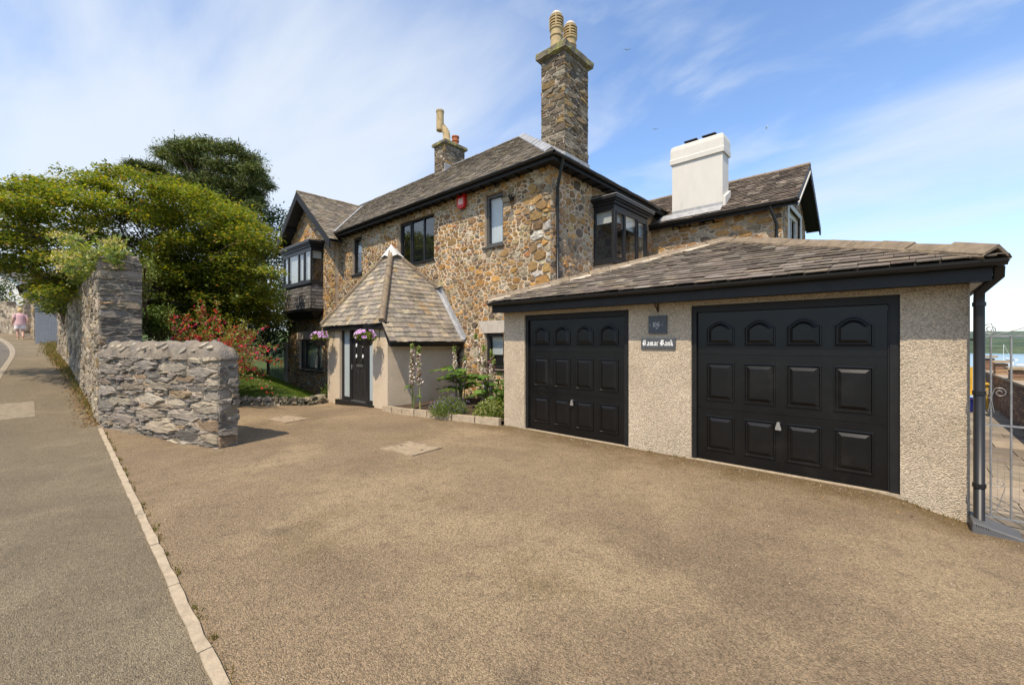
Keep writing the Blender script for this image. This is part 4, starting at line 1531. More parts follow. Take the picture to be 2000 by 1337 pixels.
# ---- bay windows
def bay(parent, F, u0, u1, d, zs, z0, z1, ztop, cuts, blind, left_side=True):
    """box oriel: F wall frame; d projection; window band z0..z1; cornice z1..ztop"""
    fm = MAT['frame']
    p = 0.075
    mb = MB()
    for u in (u0, u1 - p):                      # corner posts and wall posts
        mb.fbox(F, u, u + p, z0, z1, d - p, d)
        mb.fbox(F, u, u + p, z0, z1, -0.02, 0.06)
    mb.fbox(F, u0 - 0.02, u1 + 0.02, z0 - 0.09, z0, -0.02, d + 0.04)      # sill tray
    mb.fbox(F, u0, u1, z1 - 0.0, z1 + 0.09, -0.02, d)
    mb.fbox(F, u0 + p, u1 - p, z0, z0 + 0.07, d - 0.06, d - 0.004)
    mb.fbox(F, u0 + p, u1 - p, z1 - 0.07, z1, d - 0.06, d - 0.004)
    for u in (u0 + 0.008, u1 - 0.068):
        mb.fbox(F, u, u + 0.06, z0, z0 + 0.06, 0.06, d - p)
        mb.fbox(F, u, u + 0.06, z1 - 0.06, z1, 0.06, d - p)
    ed = [u0 + p] + list(cuts) + [u1 - p]
    for c in cuts:
        mb.fbox(F, c - 0.035, c + 0.035, z0 + 0.07, z1 - 0.07, d - 0.07, d - 0.008)
    b = build(mb, 'bay_window', fm, parent)
    for i in range(len(ed) - 1):
        a, e = ed[i] + 0.035, ed[i + 1] - 0.035
        s = MB()
        if i % 2 == 0:
            for q in ((a - 0.002, a + 0.035, z0 + 0.07, z1 - 0.07), (e - 0.035, e + 0.002, z0 + 0.07, z1 - 0.07), (a, e, z0 + 0.07, z0 + 0.105), (a, e, z1 - 0.105, z1 - 0.07)):
                s.fbox(F, q[0], q[1], q[2], q[3], d - 0.06, d + 0.006 - (0.002 if q[1] - q[0] > 0.1 else 0))
            build(s, 'sash', fm, b)
        build(MB().fbox(F, a - 0.03, e + 0.03, z0 + 0.06, z1 - 0.06, d - 0.035, d - 0.03), 'pane', MAT['glass'], b)
        if blind:
            bl = blind[i] if isinstance(blind, (list, tuple)) else blind
            if bl > 0:
                build(MB().fbox(F, a - 0.02, e + 0.02, z1 - 0.06 - (z1 - z0 - 0.12) * bl, z1 - 0.05, d - 0.125, d - 0.12), 'blind', MAT['blind'], b)
    for u in (u0 + 0.03, u1 - 0.036):
        build(MB().fbox(F, u, u + 0.006, z0 + 0.05, z1 - 0.05, 0.05, d - p + 0.01), 'pane', MAT['glass'], b)
        if blind:
            bu = u + 0.07 if u < (u0 + u1) / 2 else u - 0.07
            build(MB().fbox(F, bu, bu + 0.004, z1 - 0.06 - (z1 - z0) * 0.22, z1 - 0.05, 0.02, d - p - 0.02), 'blind', MAT['blind'], b)
    # dark room behind (open front): back, floor and ceiling
    q = MB()
    e0, e1 = u0 + 0.02, u1 - 0.02
    q.add([F(e0, z0, -0.0), F(e1, z0, -0.0), F(e1, z1, -0.0), F(e0, z1, -0.0)], [(0, 1, 2, 3)])
    q.v = [tuple(Vector(x) + F.N * 0.045) for x in q.v]
    build(q, 'room', MAT['interior'], b)
    # cornice
    c = MB()
    h = ztop - z1 - 0.09
    for k, (a0, a1, o) in enumerate(((0.09, 0.09 + h * 0.35, 0.05), (0.09 + h * 0.35, 0.09 + h * 0.6, 0.10), (0.09 + h * 0.6, 0.09 + h, 0.15))):
        c.fbox(F, u0 - o, u1 + o, z1 + a0, z1 + a1, -0.02, d + o)
    build(c, 'cornice', fm, b)
    l = MB()
    o = 0.16
    l.fbox(F, u0 - o, u1 + o, ztop, ztop + 0.014, -0.02, d + o)
    l.add([F(u0 - o, ztop + 0.014, d + o), F(u1 + o, ztop + 0.014, d + o), F(u1 + o, ztop + 0.07, 0), F(u0 - o, ztop + 0.07, 0)], [(0, 1, 2, 3)])
    build(l, 'lead_roof', MAT['lead'], b)
    return b


bl_ = bay(H, Fg, -21.0, -17.99, GY - 7.41, 3.0, 4.22, 5.56, 5.88, (-20.35, -19.3, -18.65), (0.985, 0.985, 0.985, 0.985))
# slate-hung skirt and black corbel box below the left bay
dG = GY - 7.41
sk = MB()
sk.fbox(Fg, -20.95, -18.04, 3.12, 4.13, -0.01, dG - 0.05)
skirt = build(sk, 'skirt', MAT['roof_under'], H)
ssl = Slates(MAT['slate'], 150, 'slate')
PAL_SK = [((0.12, 0.11, 0.10), 3), ((0.16, 0.15, 0.14), 2), ((0.09, 0.08, 0.075), 3)]
yb, xb = 7.41 + 0.05, -18.04
# nearly vertical facets (lean slightly so the courses lap)
ssl.facet([(-20.95, yb - 0.05, 3.12), (xb + 0.03, yb - 0.05, 3.12), (xb, yb - 0.01, 4.12), (-20.95, yb - 0.01, 4.12)], (1, 0, 0), 0.22, 0.145, 0.010, 71, PAL_SK, skirt)
ssl.facet([(xb + 0.05, yb - 0.03, 3.12), (xb + 0.05, GY, 3.12), (xb + 0.01, GY, 4.12), (xb + 0.01, yb, 4.12)], (0, 1, 0), 0.2, 0.145, 0.010, 72, PAL_SK, skirt)
ssl.finish()
cb = MB()
lv = [(3.12, 0.10), (3.0, 0.08), (2.98, 0.03), (2.78, -0.16), (2.72, -0.2)]
for z, o in lv:
    cb.v += [(-20.95 - o, 7.46 - o, z), (-18.04 + o, 7.46 - o, z), (-18.04 + o, GY + 0.02, z), (-20.95 - o, GY + 0.02, z)]
for i in range(len(lv) - 1):
    for k in range(4):
        j = (k + 1) % 4
        cb.f.append((i * 4 + j, i * 4 + k, i * 4 + 4 + k, i * 4 + 4 + j))
        cb.c.append((0.5,) * 3)
cb.f.append(tuple(range(3, -1, -1))[::-1])
cb.c.append((0.5,) * 3)
cb.f.append(tuple(range(len(lv) * 4 - 1, len(lv) * 4 - 5, -1)))
cb.c.append((0.5,) * 3)
build(cb, 'corbel', MAT['black_wood'], H)

br_ = bay(H, Fr, 10.0, 11.95, 0.62, 3.72, 3.85, 5.22, 5.50, (10.62, 11.3), (0.2, 0.28, 0.32))
build(MB().fbox(Fr, 10.03, 11.92, 3.2, 3.76, -0.02, 0.54), 'bay_plinth', MAT['mortar'], br_)

stones.finish()

# alarm box and floodlight on the front wall
al = thing('alarm_box', 'red alarm bell box high on the stone front wall under the eave', 'alarm box', (-9.3, HY, 5.5))
Fa = frame((0, HY - 0.03, 0), (1, 0, 0), (0, 0, 1), (0, -1, 0))
build(MB().prism(Fa, [(-9.46, 5.58), (-9.38, 5.50), (-9.22, 5.50), (-9.14, 5.58), (-9.14, 5.93), (-9.46, 5.93)], 0.0, 0.09), 'casing', MAT['red'], al)
build(MB().fbox(Fa, -9.40, -9.20, 5.60, 5.78, 0.088, 0.096), 'strobe_lens', M('lens', (0.62, 0.35, 0.30), 0.3, var=0.1), al)
fl = thing('floodlight', 'black floodlight beside the narrow upper window on the stone wall', 'lamp', (-7.4, HY, 5.2))
build(MB().fbox(Fa, -7.42, -7.34, 5.30, 5.42, 0, 0.10).tube([Fa(-7.38, 5.36, 0.08), Fa(-7.42, 5.34, 0.18)], 0.02, 8), 'bracket', MAT['black_plastic'], fl)
Fl = frame((-7.44, HY - 0.22, 5.30), (1, 0, 0), (0, -0.55, 0.83), (0, -0.83, -0.55))
build(MB().fbox(Fl, -0.13, 0.13, -0.08, 0.08, -0.05, 0.0), 'lamp_head', MAT['black_plastic'], fl)
build(MB().fbox(Fl, -0.11, 0.11, -0.06, 0.06, 0.0, 0.006), 'lens', M('flood_lens', (0.30, 0.27, 0.20), 0.25, var=0.05), fl)
build(MB().tube([Fa(-7.25, 5.9, 0.012), Fa(-7.24, 5.6, 0.014), Fa(-7.30, 5.42, 0.03), Fa(-7.36, 5.38, 0.06)], 0.008, 6), 'cable', MAT['limemortar'], fl)

# ------------------------------------------------------------------ porch
P = thing('entrance_porch', 'beige rendered porch with tall pyramid slate roof and black front door', 'porch', (-11.3, 7.0, 0))
PX0, PX1, PY0 = -12.98, -9.61, 5.85
pa = Vector((-11.3, 7.0, 4.42))
Fp = frame((0, PY0, 0), (1, 0, 0), (0, 0, 1), (0, -1, 0))
Fps = frame((PX1, 0, 0), (0, 1, 0), (0, 0, 1), (1, 0, 0))
hole_p = [(-12.21, -10.33, -0.02, 2.16)]
mb = MB()
wall_sheet(mb, Fp, PX0, PX1, -0.5, 2.26, hole_p, depth=0.12)
mb.add([(PX1, PY0, -0.5), (PX1, HY, -0.5), (PX1, HY, 2.0), (PX1, PY0, 2.26)], [(0, 1, 2, 3)])
mb.add([(PX0, HY, -0.5), (PX0, PY0, -0.5), (PX0, PY0, 2.26), (PX0, HY, 2.26)], [(0, 1, 2, 3)])
build(mb, 'wall', MAT['render_smooth'], P)
# roof points
kR = (4.42 - 1.74) / (pa.x * -1 - 9.28)         # fall of right slope per metre
cz = 2.2
cR = Vector((pa.x + (4.42 - cz) / kR, 5.70, cz))
cL = Vector((-13.05, 5.70, cz))
lowF = Vector((-9.28, 5.70, 1.74))
lowB = Vector((-9.28, HY, 1.74))
bR = Vector((-10.42, HY, 4.42 - kR * (11.3 - 10.42)))
bL = Vector((-12.2, HY, bR.z))
lB = Vector((-13.05, HY, cz))
und = MB()
und.add([cL, cR, pa], [(0, 1, 2)])
und.add([cR, lowF, lowB, bR, pa], [(0, 1, 2, 3, 4)])
und.add([lB, cL, pa, bL], [(0, 1, 2, 3)])
und.add([bR, bL, pa], [(0, 1, 2)])
und.v = [tuple(Vector(v) - Vector((0, 0, 0.02))) for v in und.v]
proof = build(und, 'roof', MAT['roof_under'], P)
psl = Slates(MAT['slate_porch'] if 'slate_porch' in MAT else MAT['slate'], 300)
psl.facet([cL, cR, pa], (1, 0, 0), 0.205, 0.155, 0.011, 81, PAL_PORCH, proof, wvar=0.35)
psl.facet([lowF, lowB, bR, pa, cR], (0, 1, 0), 0.215, 0.155, 0.011, 82, PAL_PORCH, proof, wvar=0.35)
psl.facet([lB, cL, pa, bL], (0, -1, 0), 0.3, 0.19, 0.012, 83, PAL_PORCH, proof, vis=0)
psl.finish()
hip_tiles(proof, cR + Vector((0, 0, 0.05)), pa + Vector((0, 0, 0.03)), 0.085, 0.42, seed=1)
hip_tiles(proof, cL + Vector((0, 0, 0.04)), pa + Vector((0, 0, 0.03)), 0.07, 0.42, seed=2)
hip_tiles(proof, bR + Vector((0, 0, 0.04)), pa + Vector((0, 0, 0.03)), 0.07, 0.42, seed=3)
# lead cone on top
cone = MB()
n = 4
tip = pa + Vector((0, 0, 0.20))
base = []
for q, t in ((cL, 0.15), (cR, 0.15), (bR, 0.24), (bL, 0.24)):
    base.append(pa + (q - pa) * t + Vector((0, 0, 0.085)) + (Vector((q.x, q.y, 0)) - Vector((pa.x, pa.y, 0))).normalized() * 0.05)
midp = [(base[i] + base[(i + 1) % 4]) / 2 + Vector((0, 0, 0.09)) for i in range(4)]
ring = []
for i in range(4):
    ring += [base[i], midp[i]]
cone.add(ring + [tip], [(i, (i + 1) % 8, 8) for i in range(8)])
build(cone, 'lead_cap', M('lead_pale', (0.52, 0.51, 0.49), 0.7, var=0.15, vscale=10, bump=0.3, bscale=18, bdist=0.01), proof)
# flashing up the wall
fdir = (bR - lowB)
fb = MB()
fb.add([lowB + Vector((0.03, -0.14, 0.03)), lowB + Vector((0.05, -0.012, 0.04)), bR + Vector((0.05, -0.012, 0.06)), bR + Vector((0.02, -0.14, 0.04))], [(0, 1, 2, 3)])
fb.add([lowB + Vector((0.05, -0.042, 0.02)), bR + Vector((0.05, -0.042, 0.05)), bR + Vector((0.14, -0.042, 0.14)), lowB + Vector((0.16, -0.042, 0.12))], [(0, 1, 2, 3)])
fb.add([bR + Vector((-0.05, -0.16, 0.06)), bR + Vector((0.2, -0.16, 0.10)), bR + Vector((0.2, -0.02, 0.15)), bR + Vector((-0.05, -0.02, 0.15))], [(0, 1, 2, 3)])
build(fb, 'lead_flashing', MAT['lead'], proof)
# fascias
ff_ = MB()
ff_.box(cL.x + 0.02, cR.x + 0.02, 5.72, 5.75, 2.04, 2.17)
ff_.box(cL.x + 0.02, cR.x, 5.75, PY0, 2.135, 2.15)
ff_.box(-9.33, -9.30, 5.74, HY, 1.60, 1.70)
ff_.box(PX1, -9.33, 5.90, HY, 1.665, 1.68)
Fv = frame((0, 5.715, 0), (1, 0, 0), (0, 0, 1), (0, -1, 0))
ff_.prism(Fv, [(cR.x + 0.02, cR.z - 0.02), (cR.x + 0.02, cR.z - 0.15), (lowF.x - 0.06, lowF.z - 0.13), (lowF.x + 0.005, lowF.z - 0.13), (lowF.x + 0.005, lowF.z - 0.0)], -0.035, 0.0)
ff_.add([(PX1, 5.88, 2.22), (PX1, 5.76, 2.22), (-9.33, 5.76, 1.72), (-9.33, 5.88, 1.72)], [(0, 1, 2, 3)])
build(ff_, 'fascia', MAT['black_wood'], P)
gutter(P, (-9.26, 5.78, 1.69), (-9.26, HY - 0.05, 1.69), r=0.045)
downpipe(P, [(-9.26, 7.98, 1.66), (-9.26, 7.98, 1.55), (-9.45, 8.02, 1.40), (-9.45, 8.02, 0.05)], 0.034, clips=(1.0,))

# front door set
Dz0, Dz1 = 0.05, 2.13
dn = -0.10
fr = MB()
for a, b in ((-12.21, -12.12), (-11.74, -11.62), (-10.80, -10.68), (-10.42, -10.33)):
    fr.fbox(Fp, a, b, Dz0, Dz1, dn - 0.05, dn + 0.03)
for a, b in ((-12.12, -11.74), (-10.68, -10.42)):
    fr.fbox(Fp, a, b, Dz0, Dz0 + 0.09, dn - 0.05, dn + 0.028)
    fr.fbox(Fp, a, b, Dz1 - 0.07, Dz1, dn - 0.05, dn + 0.028)
fr.fbox(Fp, -11.62, -10.80, Dz1 - 0.09, Dz1, dn - 0.05, dn + 0.028)
dfr = build(fr, 'door_frame', MAT['frame'], P)
for a, b in ((-12.13, -11.73), (-10.69, -10.41)):
    build(MB().fbox(Fp, a, b, Dz0 + 0.08, Dz1 - 0.06, dn - 0.02, dn - 0.01), 'side_light', MAT['frost'], dfr)
build(MB().fbox(Fp, -12.30, -10.26, -0.12, Dz0, dn - 0.05, 0.09), 'door_sill', MAT['black_wood'], dfr)
build(MB().fbox(Fp, -11.60, -10.82, Dz0, Dz0 + 0.03, dn - 0.04, dn + 0.06), 'threshold', MAT['steel'], dfr)
MAT['door_wood'] = M('door_woodgrain', (0.020, 0.019, 0.019), 0.4, var=0.4, vscale=14, bump=0.35, bscale=30, bdist=0.004, stretch=(3, 3, 0.3))
dr = build(MB().fbox(Fp, -11.615, -10.805, Dz0 + 0.035, Dz1 - 0.095, dn - 0.04, dn), 'door', MAT['door_wood'], P)


def emboss(mb, F, outline, n, steps):
    """concentric rings of an outline (list of (u,v)), steps: (inset, height); last closes"""
    cx = (min(p[0] for p in outline) + max(p[0] for p in outline)) / 2
    cy = (min(p[1] for p in outline) + max(p[1] for p in outline)) / 2
    hw = (max(p[0] for p in outline) - min(p[0] for p in outline)) / 2
    hh = (max(p[1] for p in outline) - min(p[1] for p in outline)) / 2
    k = len(outline)
    o = len(mb.v)
    for ins, h in steps:
        for (u, v) in outline:
            mb.v.append(tuple(F(cx + (u - cx) * (hw - ins) / hw, cy + (v - cy) * (hh - ins) / hh, n + h)))
    for r in range(len(steps) - 1):
        for i in range(k):
            j = (i + 1) % k
            mb.f.append((o + r * k + i, o + r * k + j, o + (r + 1) * k + j, o + (r + 1) * k + i))
            mb.c.append((0.5,) * 3)
    mb.f.append(tuple(o + (len(steps) - 1) * k + i for i in range(k)))
    mb.c.append((0.5,) * 3)
    return mb


for a, b in ((-11.50, -11.26), (-11.14, -10.90)):
    pn = emboss(MB(), Fp, [(a, 0.28), (b, 0.28), (b, 0.95), (a, 0.95)], dn, [(0, -0.002), (0.012, 0.012), (0.03, 0.002), (0.06, 0.014)])
    build(pn, 'panel', MAT['door_wood'], dr)
    m = (a + b) / 2
    out = [(a + 0.02, 1.14), (b - 0.02, 1.14)] + [(m + (b - 0.02 - m) * math.cos(t), 1.78 + 0.09 * math.sin(t)) for t in [math.pi * i / 8 for i in range(9)]]
    build(emboss(MB(), Fp, out, dn, [(0, -0.002), (0.008, 0.014), (0.022, 0.014), (0.026, 0.002)]), 'glazing_bead', MAT['black_wood'], dr)
    gl = MB().fbox(Fp, a + 0.05, b - 0.05, 1.18, 1.80, dn + 0.002, dn + 0.005)
    g = build(gl, 'door_glass', MAT['door_paint'], dr)
    for u in (a + 0.052, b - 0.060):
        build(MB().fbox(Fp, u, u + 0.008, 1.17, 1.80, dn + 0.005, dn + 0.012), 'came', MAT['steel'], dr)
    for v in (1.32, 1.62):
        build(MB().prism(Fp, [(m, v - 0.06), (m + 0.045, v), (m, v + 0.06), (m - 0.045, v)], dn + 0.005, dn + 0.012), 'bevel_diamond', M('bevel', (0.75, 0.75, 0.75), 0.15, var=0) if 'bevel' not in bpy.data.materials else bpy.data.materials['bevel'], dr)
build(MB().fbox(Fp, -11.36, -11.04, 1.02, 1.09, dn, dn + 0.016), 'letterbox', MAT['steel'], dr)
build(MB().tube([Fp(-11.57, 0.95, dn + 0.05), Fp(-11.57, 1.08, dn + 0.05)], 0.012, 8).tube([Fp(-11.57, 1.02, dn), Fp(-11.57, 1.02, dn + 0.05)], 0.01, 8), 'handle', MAT['steel'], dr)
build(MB().fbox(Fp, -11.32, -11.08, 1.86, 1.98, dn + 0.0, dn + 0.012), 'number_plate', MAT['black_wood'], dr)

# ------------------------------------------------------------------ garage
G = thing('double_garage', 'pebbledashed double garage with low hipped slate roof and two black doors', 'garage', (-2.8, 9.5, 0))
AX0, AX1, AY0, AY1 = -6.09, 0.47, 6.4, 12.6
Fq = frame((0, AY0, 0), (1, 0, 0), (0, 0, 1), (0, -1, 0))
doors = [(-5.54, -3.31, 0.0, 2.235), (-2.32, -0.05, 0.0, 2.235)]
mb = MB()
wall_sheet(mb, Fq, AX0, AX1, -0.5, 2.45, [(a, b, -0.5, d) for a, b, c, d in doors], depth=0.14)
for x, y0, y1 in ((AX0, AY1, AY0), (AX1, AY0, AY1)):
    mb.add([(x, y0, -0.5), (x, y1, -0.5), (x, y1, 2.45), (x, y0, 2.45)], [(0, 1, 2, 3)])
mb.add([(AX1, AY1, -0.5), (AX0, AY1, -0.5), (AX0, AY1, 2.45), (AX1, AY1, 2.45)], [(0, 1, 2, 3)])
gw = build(mb, 'wall', MAT['render'], G)
# smooth plaster band round the corner return and lintel lines
build(MB().box(AX1 - 0.001, AX1 + 0.012, AY0 + 0.02, AY0 + 0.16, -0.3, 2.4), 'corner_band', MAT['limemortar'], G)
tb = MB()
for a, b, c, d in doors:
    tb.box(a - 0.16, b + 0.16, AY0 - 0.006, AY0 + 0.002, d + 0.0, d + 0.007)
build(tb, 'lintel_bead', MAT['limemortar'], G)

rnd = random.Random(5)
for di, (a, b, c, d) in enumerate(doors):
    n0 = -0.075
    fr = MB()
    fr.fbox(Fq, a + 0.001, a + 0.065, 0.0, d - 0.001, -0.15, -0.035)
    fr.fbox(Fq, b - 0.085, b - 0.001, 0.0, d - 0.001, -0.15, -0.035)
    fr.fbox(Fq, a + 0.065, b - 0.085, d - 0.10, d - 0.001, -0.15, -0.037)
    fr.fbox(Fq, b - 0.105, b - 0.085, 0.02, d - 0.10, -0.15, -0.055)
    build(fr, 'door_frame', MAT['black_wood'], G)
    build(MB().fbox(Fq, a, b, -0.4, 0.012, -0.3, -0.004), 'threshold', MAT['concrete'], G)
    u0, u1, z0, z1 = a + 0.072, b - 0.108, 0.035, d - 0.108
    # three sections with dark joints
    hts = [0.0, 0.345, 0.715, 1.0]
    slab = MB()
    for i in range(3):
        za, zb = z0 + (z1 - z0) * hts[i], z0 + (z1 - z0) * hts[i + 1]
        slab.fbox(Fq, u0, u1, za + (0.004 if i else 0), zb - (0.004 if i < 2 else 0), n0 - 0.04, n0)
    slab.fbox(Fq, u0, u1, z0, z1, n0 - 0.06, n0 - 0.008)
    slab.fbox(Fq, u0 - 0.01, u1 + 0.01, 0.014, z0 - 0.001, n0 - 0.05, n0 + 0.012)
    door = build(slab, 'garage_door', MAT['door_paint'], G)
    W_ = (u1 - u0)
    pwid, gapw = W_ * 0.182, W_ * 0.0545
    for r in range(3):
        za, zb = z0 + (z1 - z0) * hts[r], z0 + (z1 - z0) * hts[r + 1]
        hgt = zb - za
        for cidx in range(4):
            ua = u0 + gapw + cidx * (pwid + gapw) + 0.0
            ub = ua + pwid
            if r == 0:
                va, vb = za + hgt * 0.17, zb - hgt * 0.13
            elif r == 1:
                va, vb = za + hgt * 0.14, zb - hgt * 0.14
            else:
                va, vb = za + hgt * 0.20, zb - hgt * 0.20
            if r < 2:
                out = [(ua, va), (ub, va), (ub, vb), (ua, vb)]
            else:
                m, hw = (ua + ub) / 2, pwid / 2
                sh = vb - 0.10
                out = [(ua, va), (ub, va), (ub, sh)]
                for i in range(23):
                    t = -1 + 2 * i / 22
                    uu = m - hw * 0.98 * t
                    out.append((uu, sh + 0.006 + 0.10 * (math.cos(min(1.0, abs(t) / 0.9) * math.pi / 2) ** 0.85 if abs(t) < 0.9 else 0.0)))
                out.append((ua, sh))
            pn = emboss(MB(), Fq, out, n0, [(0, -0.003), (0.004, 0.013), (0.018, 0.015), (0.030, 0.000), (0.042, -0.0005), (0.078, 0.020), (0.080, 0.021)])
            build(pn, 'panel', MAT['door_paint'], door)
    hu, hz = (u0 + u1) / 2 - (0.0 if di == 0 else 0.02), z0 + (z1 - z0) * 0.27
    h = MB()
    h.tube([Fq(hu, hz + 0.05, n0), Fq(hu, hz + 0.05, n0 + 0.03)], 0.018, 10)
    h.prism(Fq, [(hu - 0.012, hz + 0.07), (hu - 0.035, hz - 0.02), (hu - 0.03, hz - 0.035), (hu + 0.03, hz - 0.035), (hu + 0.035, hz - 0.02), (hu + 0.012, hz + 0.07)], n0 + 0.028, n0 + 0.045)
    build(h, 'door_handle', MAT['steel'], door)

# garage roof
gz0 = 2.50
ga = Vector((-2.76, 9.5, 3.77))
c0, c1 = Vector((-6.16, 6.02, gz0)), Vector((0.63, 6.02, gz0))
c2, c3 = Vector((0.63, 12.95, gz0)), Vector((-6.16, 12.95, gz0))
und = MB()
und.add([c0, c1, ga], [(0, 1, 2)])
und.add([c1, c2, ga], [(0, 1, 2)])
und.add([c2, c3, ga], [(0, 1, 2)])
und.add([c3, c0, ga], [(0, 1, 2)])
und.v = [tuple(Vector(v) - Vector((0, 0, 0.02))) for v in und.v]
groof = build(und, 'roof', MAT['roof_under'], G)
MAT['slate_garage'] = M('slate_garage', None, 0.8, var=0.30, vscale=8, bump=0.5, bscale=40, bdist=0.008,
                        tint=(0.38, 0.33, 0.25), tscale=2.6, tlo=0.60, thi=0.70, tamt=0.65)
gsl = Slates(MAT['slate_garage'], 300)
gsl.facet([c0, c1, ga], (1, 0, 0), 0.215, 0.17, 0.014, 91, PAL_GAR, groof, wvar=0.3)
gsl.facet([c1, c2, ga], (0, 1, 0), 0.3, 0.19, 0.014, 92, PAL_GAR, groof, vis=0)
gsl.facet([c3, c0, ga], (0, -1, 0), 0.3, 0.19, 0.014, 93, PAL_GAR, groof, vis=0)
gsl.facet([c2, c3, ga], (-1, 0, 0), 0.3, 0.19, 0.014, 94, PAL_GAR, groof, vis=0)
gsl.finish()
for q, sd in ((c0, 1), (c1, 2), (c2, 3), (c3, 4)):
    hip_tiles(groof, q + Vector((0, 0, 0.075)), ga + Vector((0, 0, 0.07)), 0.135, 0.42, flat=True, seed=sd)
    # pale pointing where the tiles bed on the slates
    d = (ga - q).normalized()
    side = d.cross(Vector((0, 0, 1))).normalized()
    pm_ = MB()
    for s in (1, -1):
        rr = random.Random(sd)
        L = (ga - q).length
        k = 26
        prev = None
        for i in range(k + 1):
            c = q + d * (L * i / k) + side * s * (0.115)
            w = 0.012 + 0.016 * rr.random()
            ring = [c + Vector((0, 0, 0.035)), c + side * s * w + Vector((0, 0, -0.004)), c + Vector((0, 0, -0.03))]
            if prev:
                o = len(pm_.v)
                pm_.add([*prev, *ring], [(0, 3, 4, 1), (1, 4, 5, 2)])
            prev = ring
    build(pm_, 'pointing', MAT['limemortar'] if sd == 1 else MAT['hip'], groof)
# fascia, soffit, gutter
fa = MB()
fa.box(-6.12, 0.60, 6.08, 6.11, 2.285, 2.45)
fa.box(0.57, 0.60, 6.11, 12.9, 2.285, 2.45)
fa.box(-6.12, 0.57, 6.11, AY0, 2.30, 2.315)
build(fa, 'fascia', MAT['black_wood'], G)
build(MB().box(AX1, 0.57, AY0, 12.9, 2.30, 2.315), 'side_soffit', MAT['white'], G)
gutter(G, (-6.14, 6.01, 2.475), (0.69, 6.01, 2.475), r=0.058)
gutter(G, (0.645, 5.99, 2.470), (0.645, 12.9, 2.470), r=0.058)
downpipe(G, [(0.645, 6.10, 2.42), (0.645, 6.11, 2.33), (0.535, 6.28, 2.20), (0.535, 6.30, 2.12), (0.535, 6.30, -0.08)], 0.042, clips=(2.08, 1.2, 0.28))
ul = MB()
for zz in (1.72,):
    ul.box(0.47, 0.62, 6.9, 7.02, zz, zz + 0.02)
build(ul, 'wall_bracket', MAT['black_plastic'], G)
# rusty lamp bracket over the house sign
lb = thing('iron_bracket', 'small rusty iron hook bracket on garage wall above the number sign', 'bracket', (-2.81, 6.4, 2.15))
build(MB().tube([(-2.81, 6.385, 2.34), (-2.81, 6.38, 2.16)], 0.011, 6).tube([(-2.81, 6.38, 2.17), (-2.85, 6.30, 2.34), (-2.86, 6.27, 2.36)], 0.010, 6), 'arm', MAT['rust'], lb)
build(MB().lathe([(0.012, 0), (0.02, 0.015), (0.016, 0.035), (0.005, 0.045)], (-2.86, 6.265, 2.35), 10), 'knob', MAT['steel'], lb)


# ---- signs
def strokes(parent, F, polylines, n, w, nib=None, ang=38, mat='letter', name='lettering'):
    mb = MB()
    if nib:
        nx, ny = nib * math.cos(R(ang)) / 2, nib * math.sin(R(ang)) / 2
    for pl in polylines:
        for i in range(len(pl) - 1):
            (ax, ay), (bx, by) = pl[i], pl[i + 1]
            if nib:
                q = [(ax - nx, ay - ny), (bx - nx, by - ny), (bx + nx, by + ny), (ax + nx, ay + ny)]
                if abs((bx - ax) * ny - (by - ay) * nx) < 1e-7:
                    continue
            else:
                dx, dy = bx - ax, by - ay
                l = math.hypot(dx, dy) or 1
                px, py = -dy / l * w / 2, dx / l * w / 2
                ex, ey = dx / l * w * 0.3, dy / l * w * 0.3
                q = [(ax - px - ex, ay - py - ey), (bx - px + ex, by - py + ey), (bx + px + ex, by + py + ey), (ax + px - ex, ay + py - ey)]
            mb.add([F(u, v, n) for u, v in q], [(0, 1, 2, 3)])
    return build(mb, name, MAT[mat], parent)


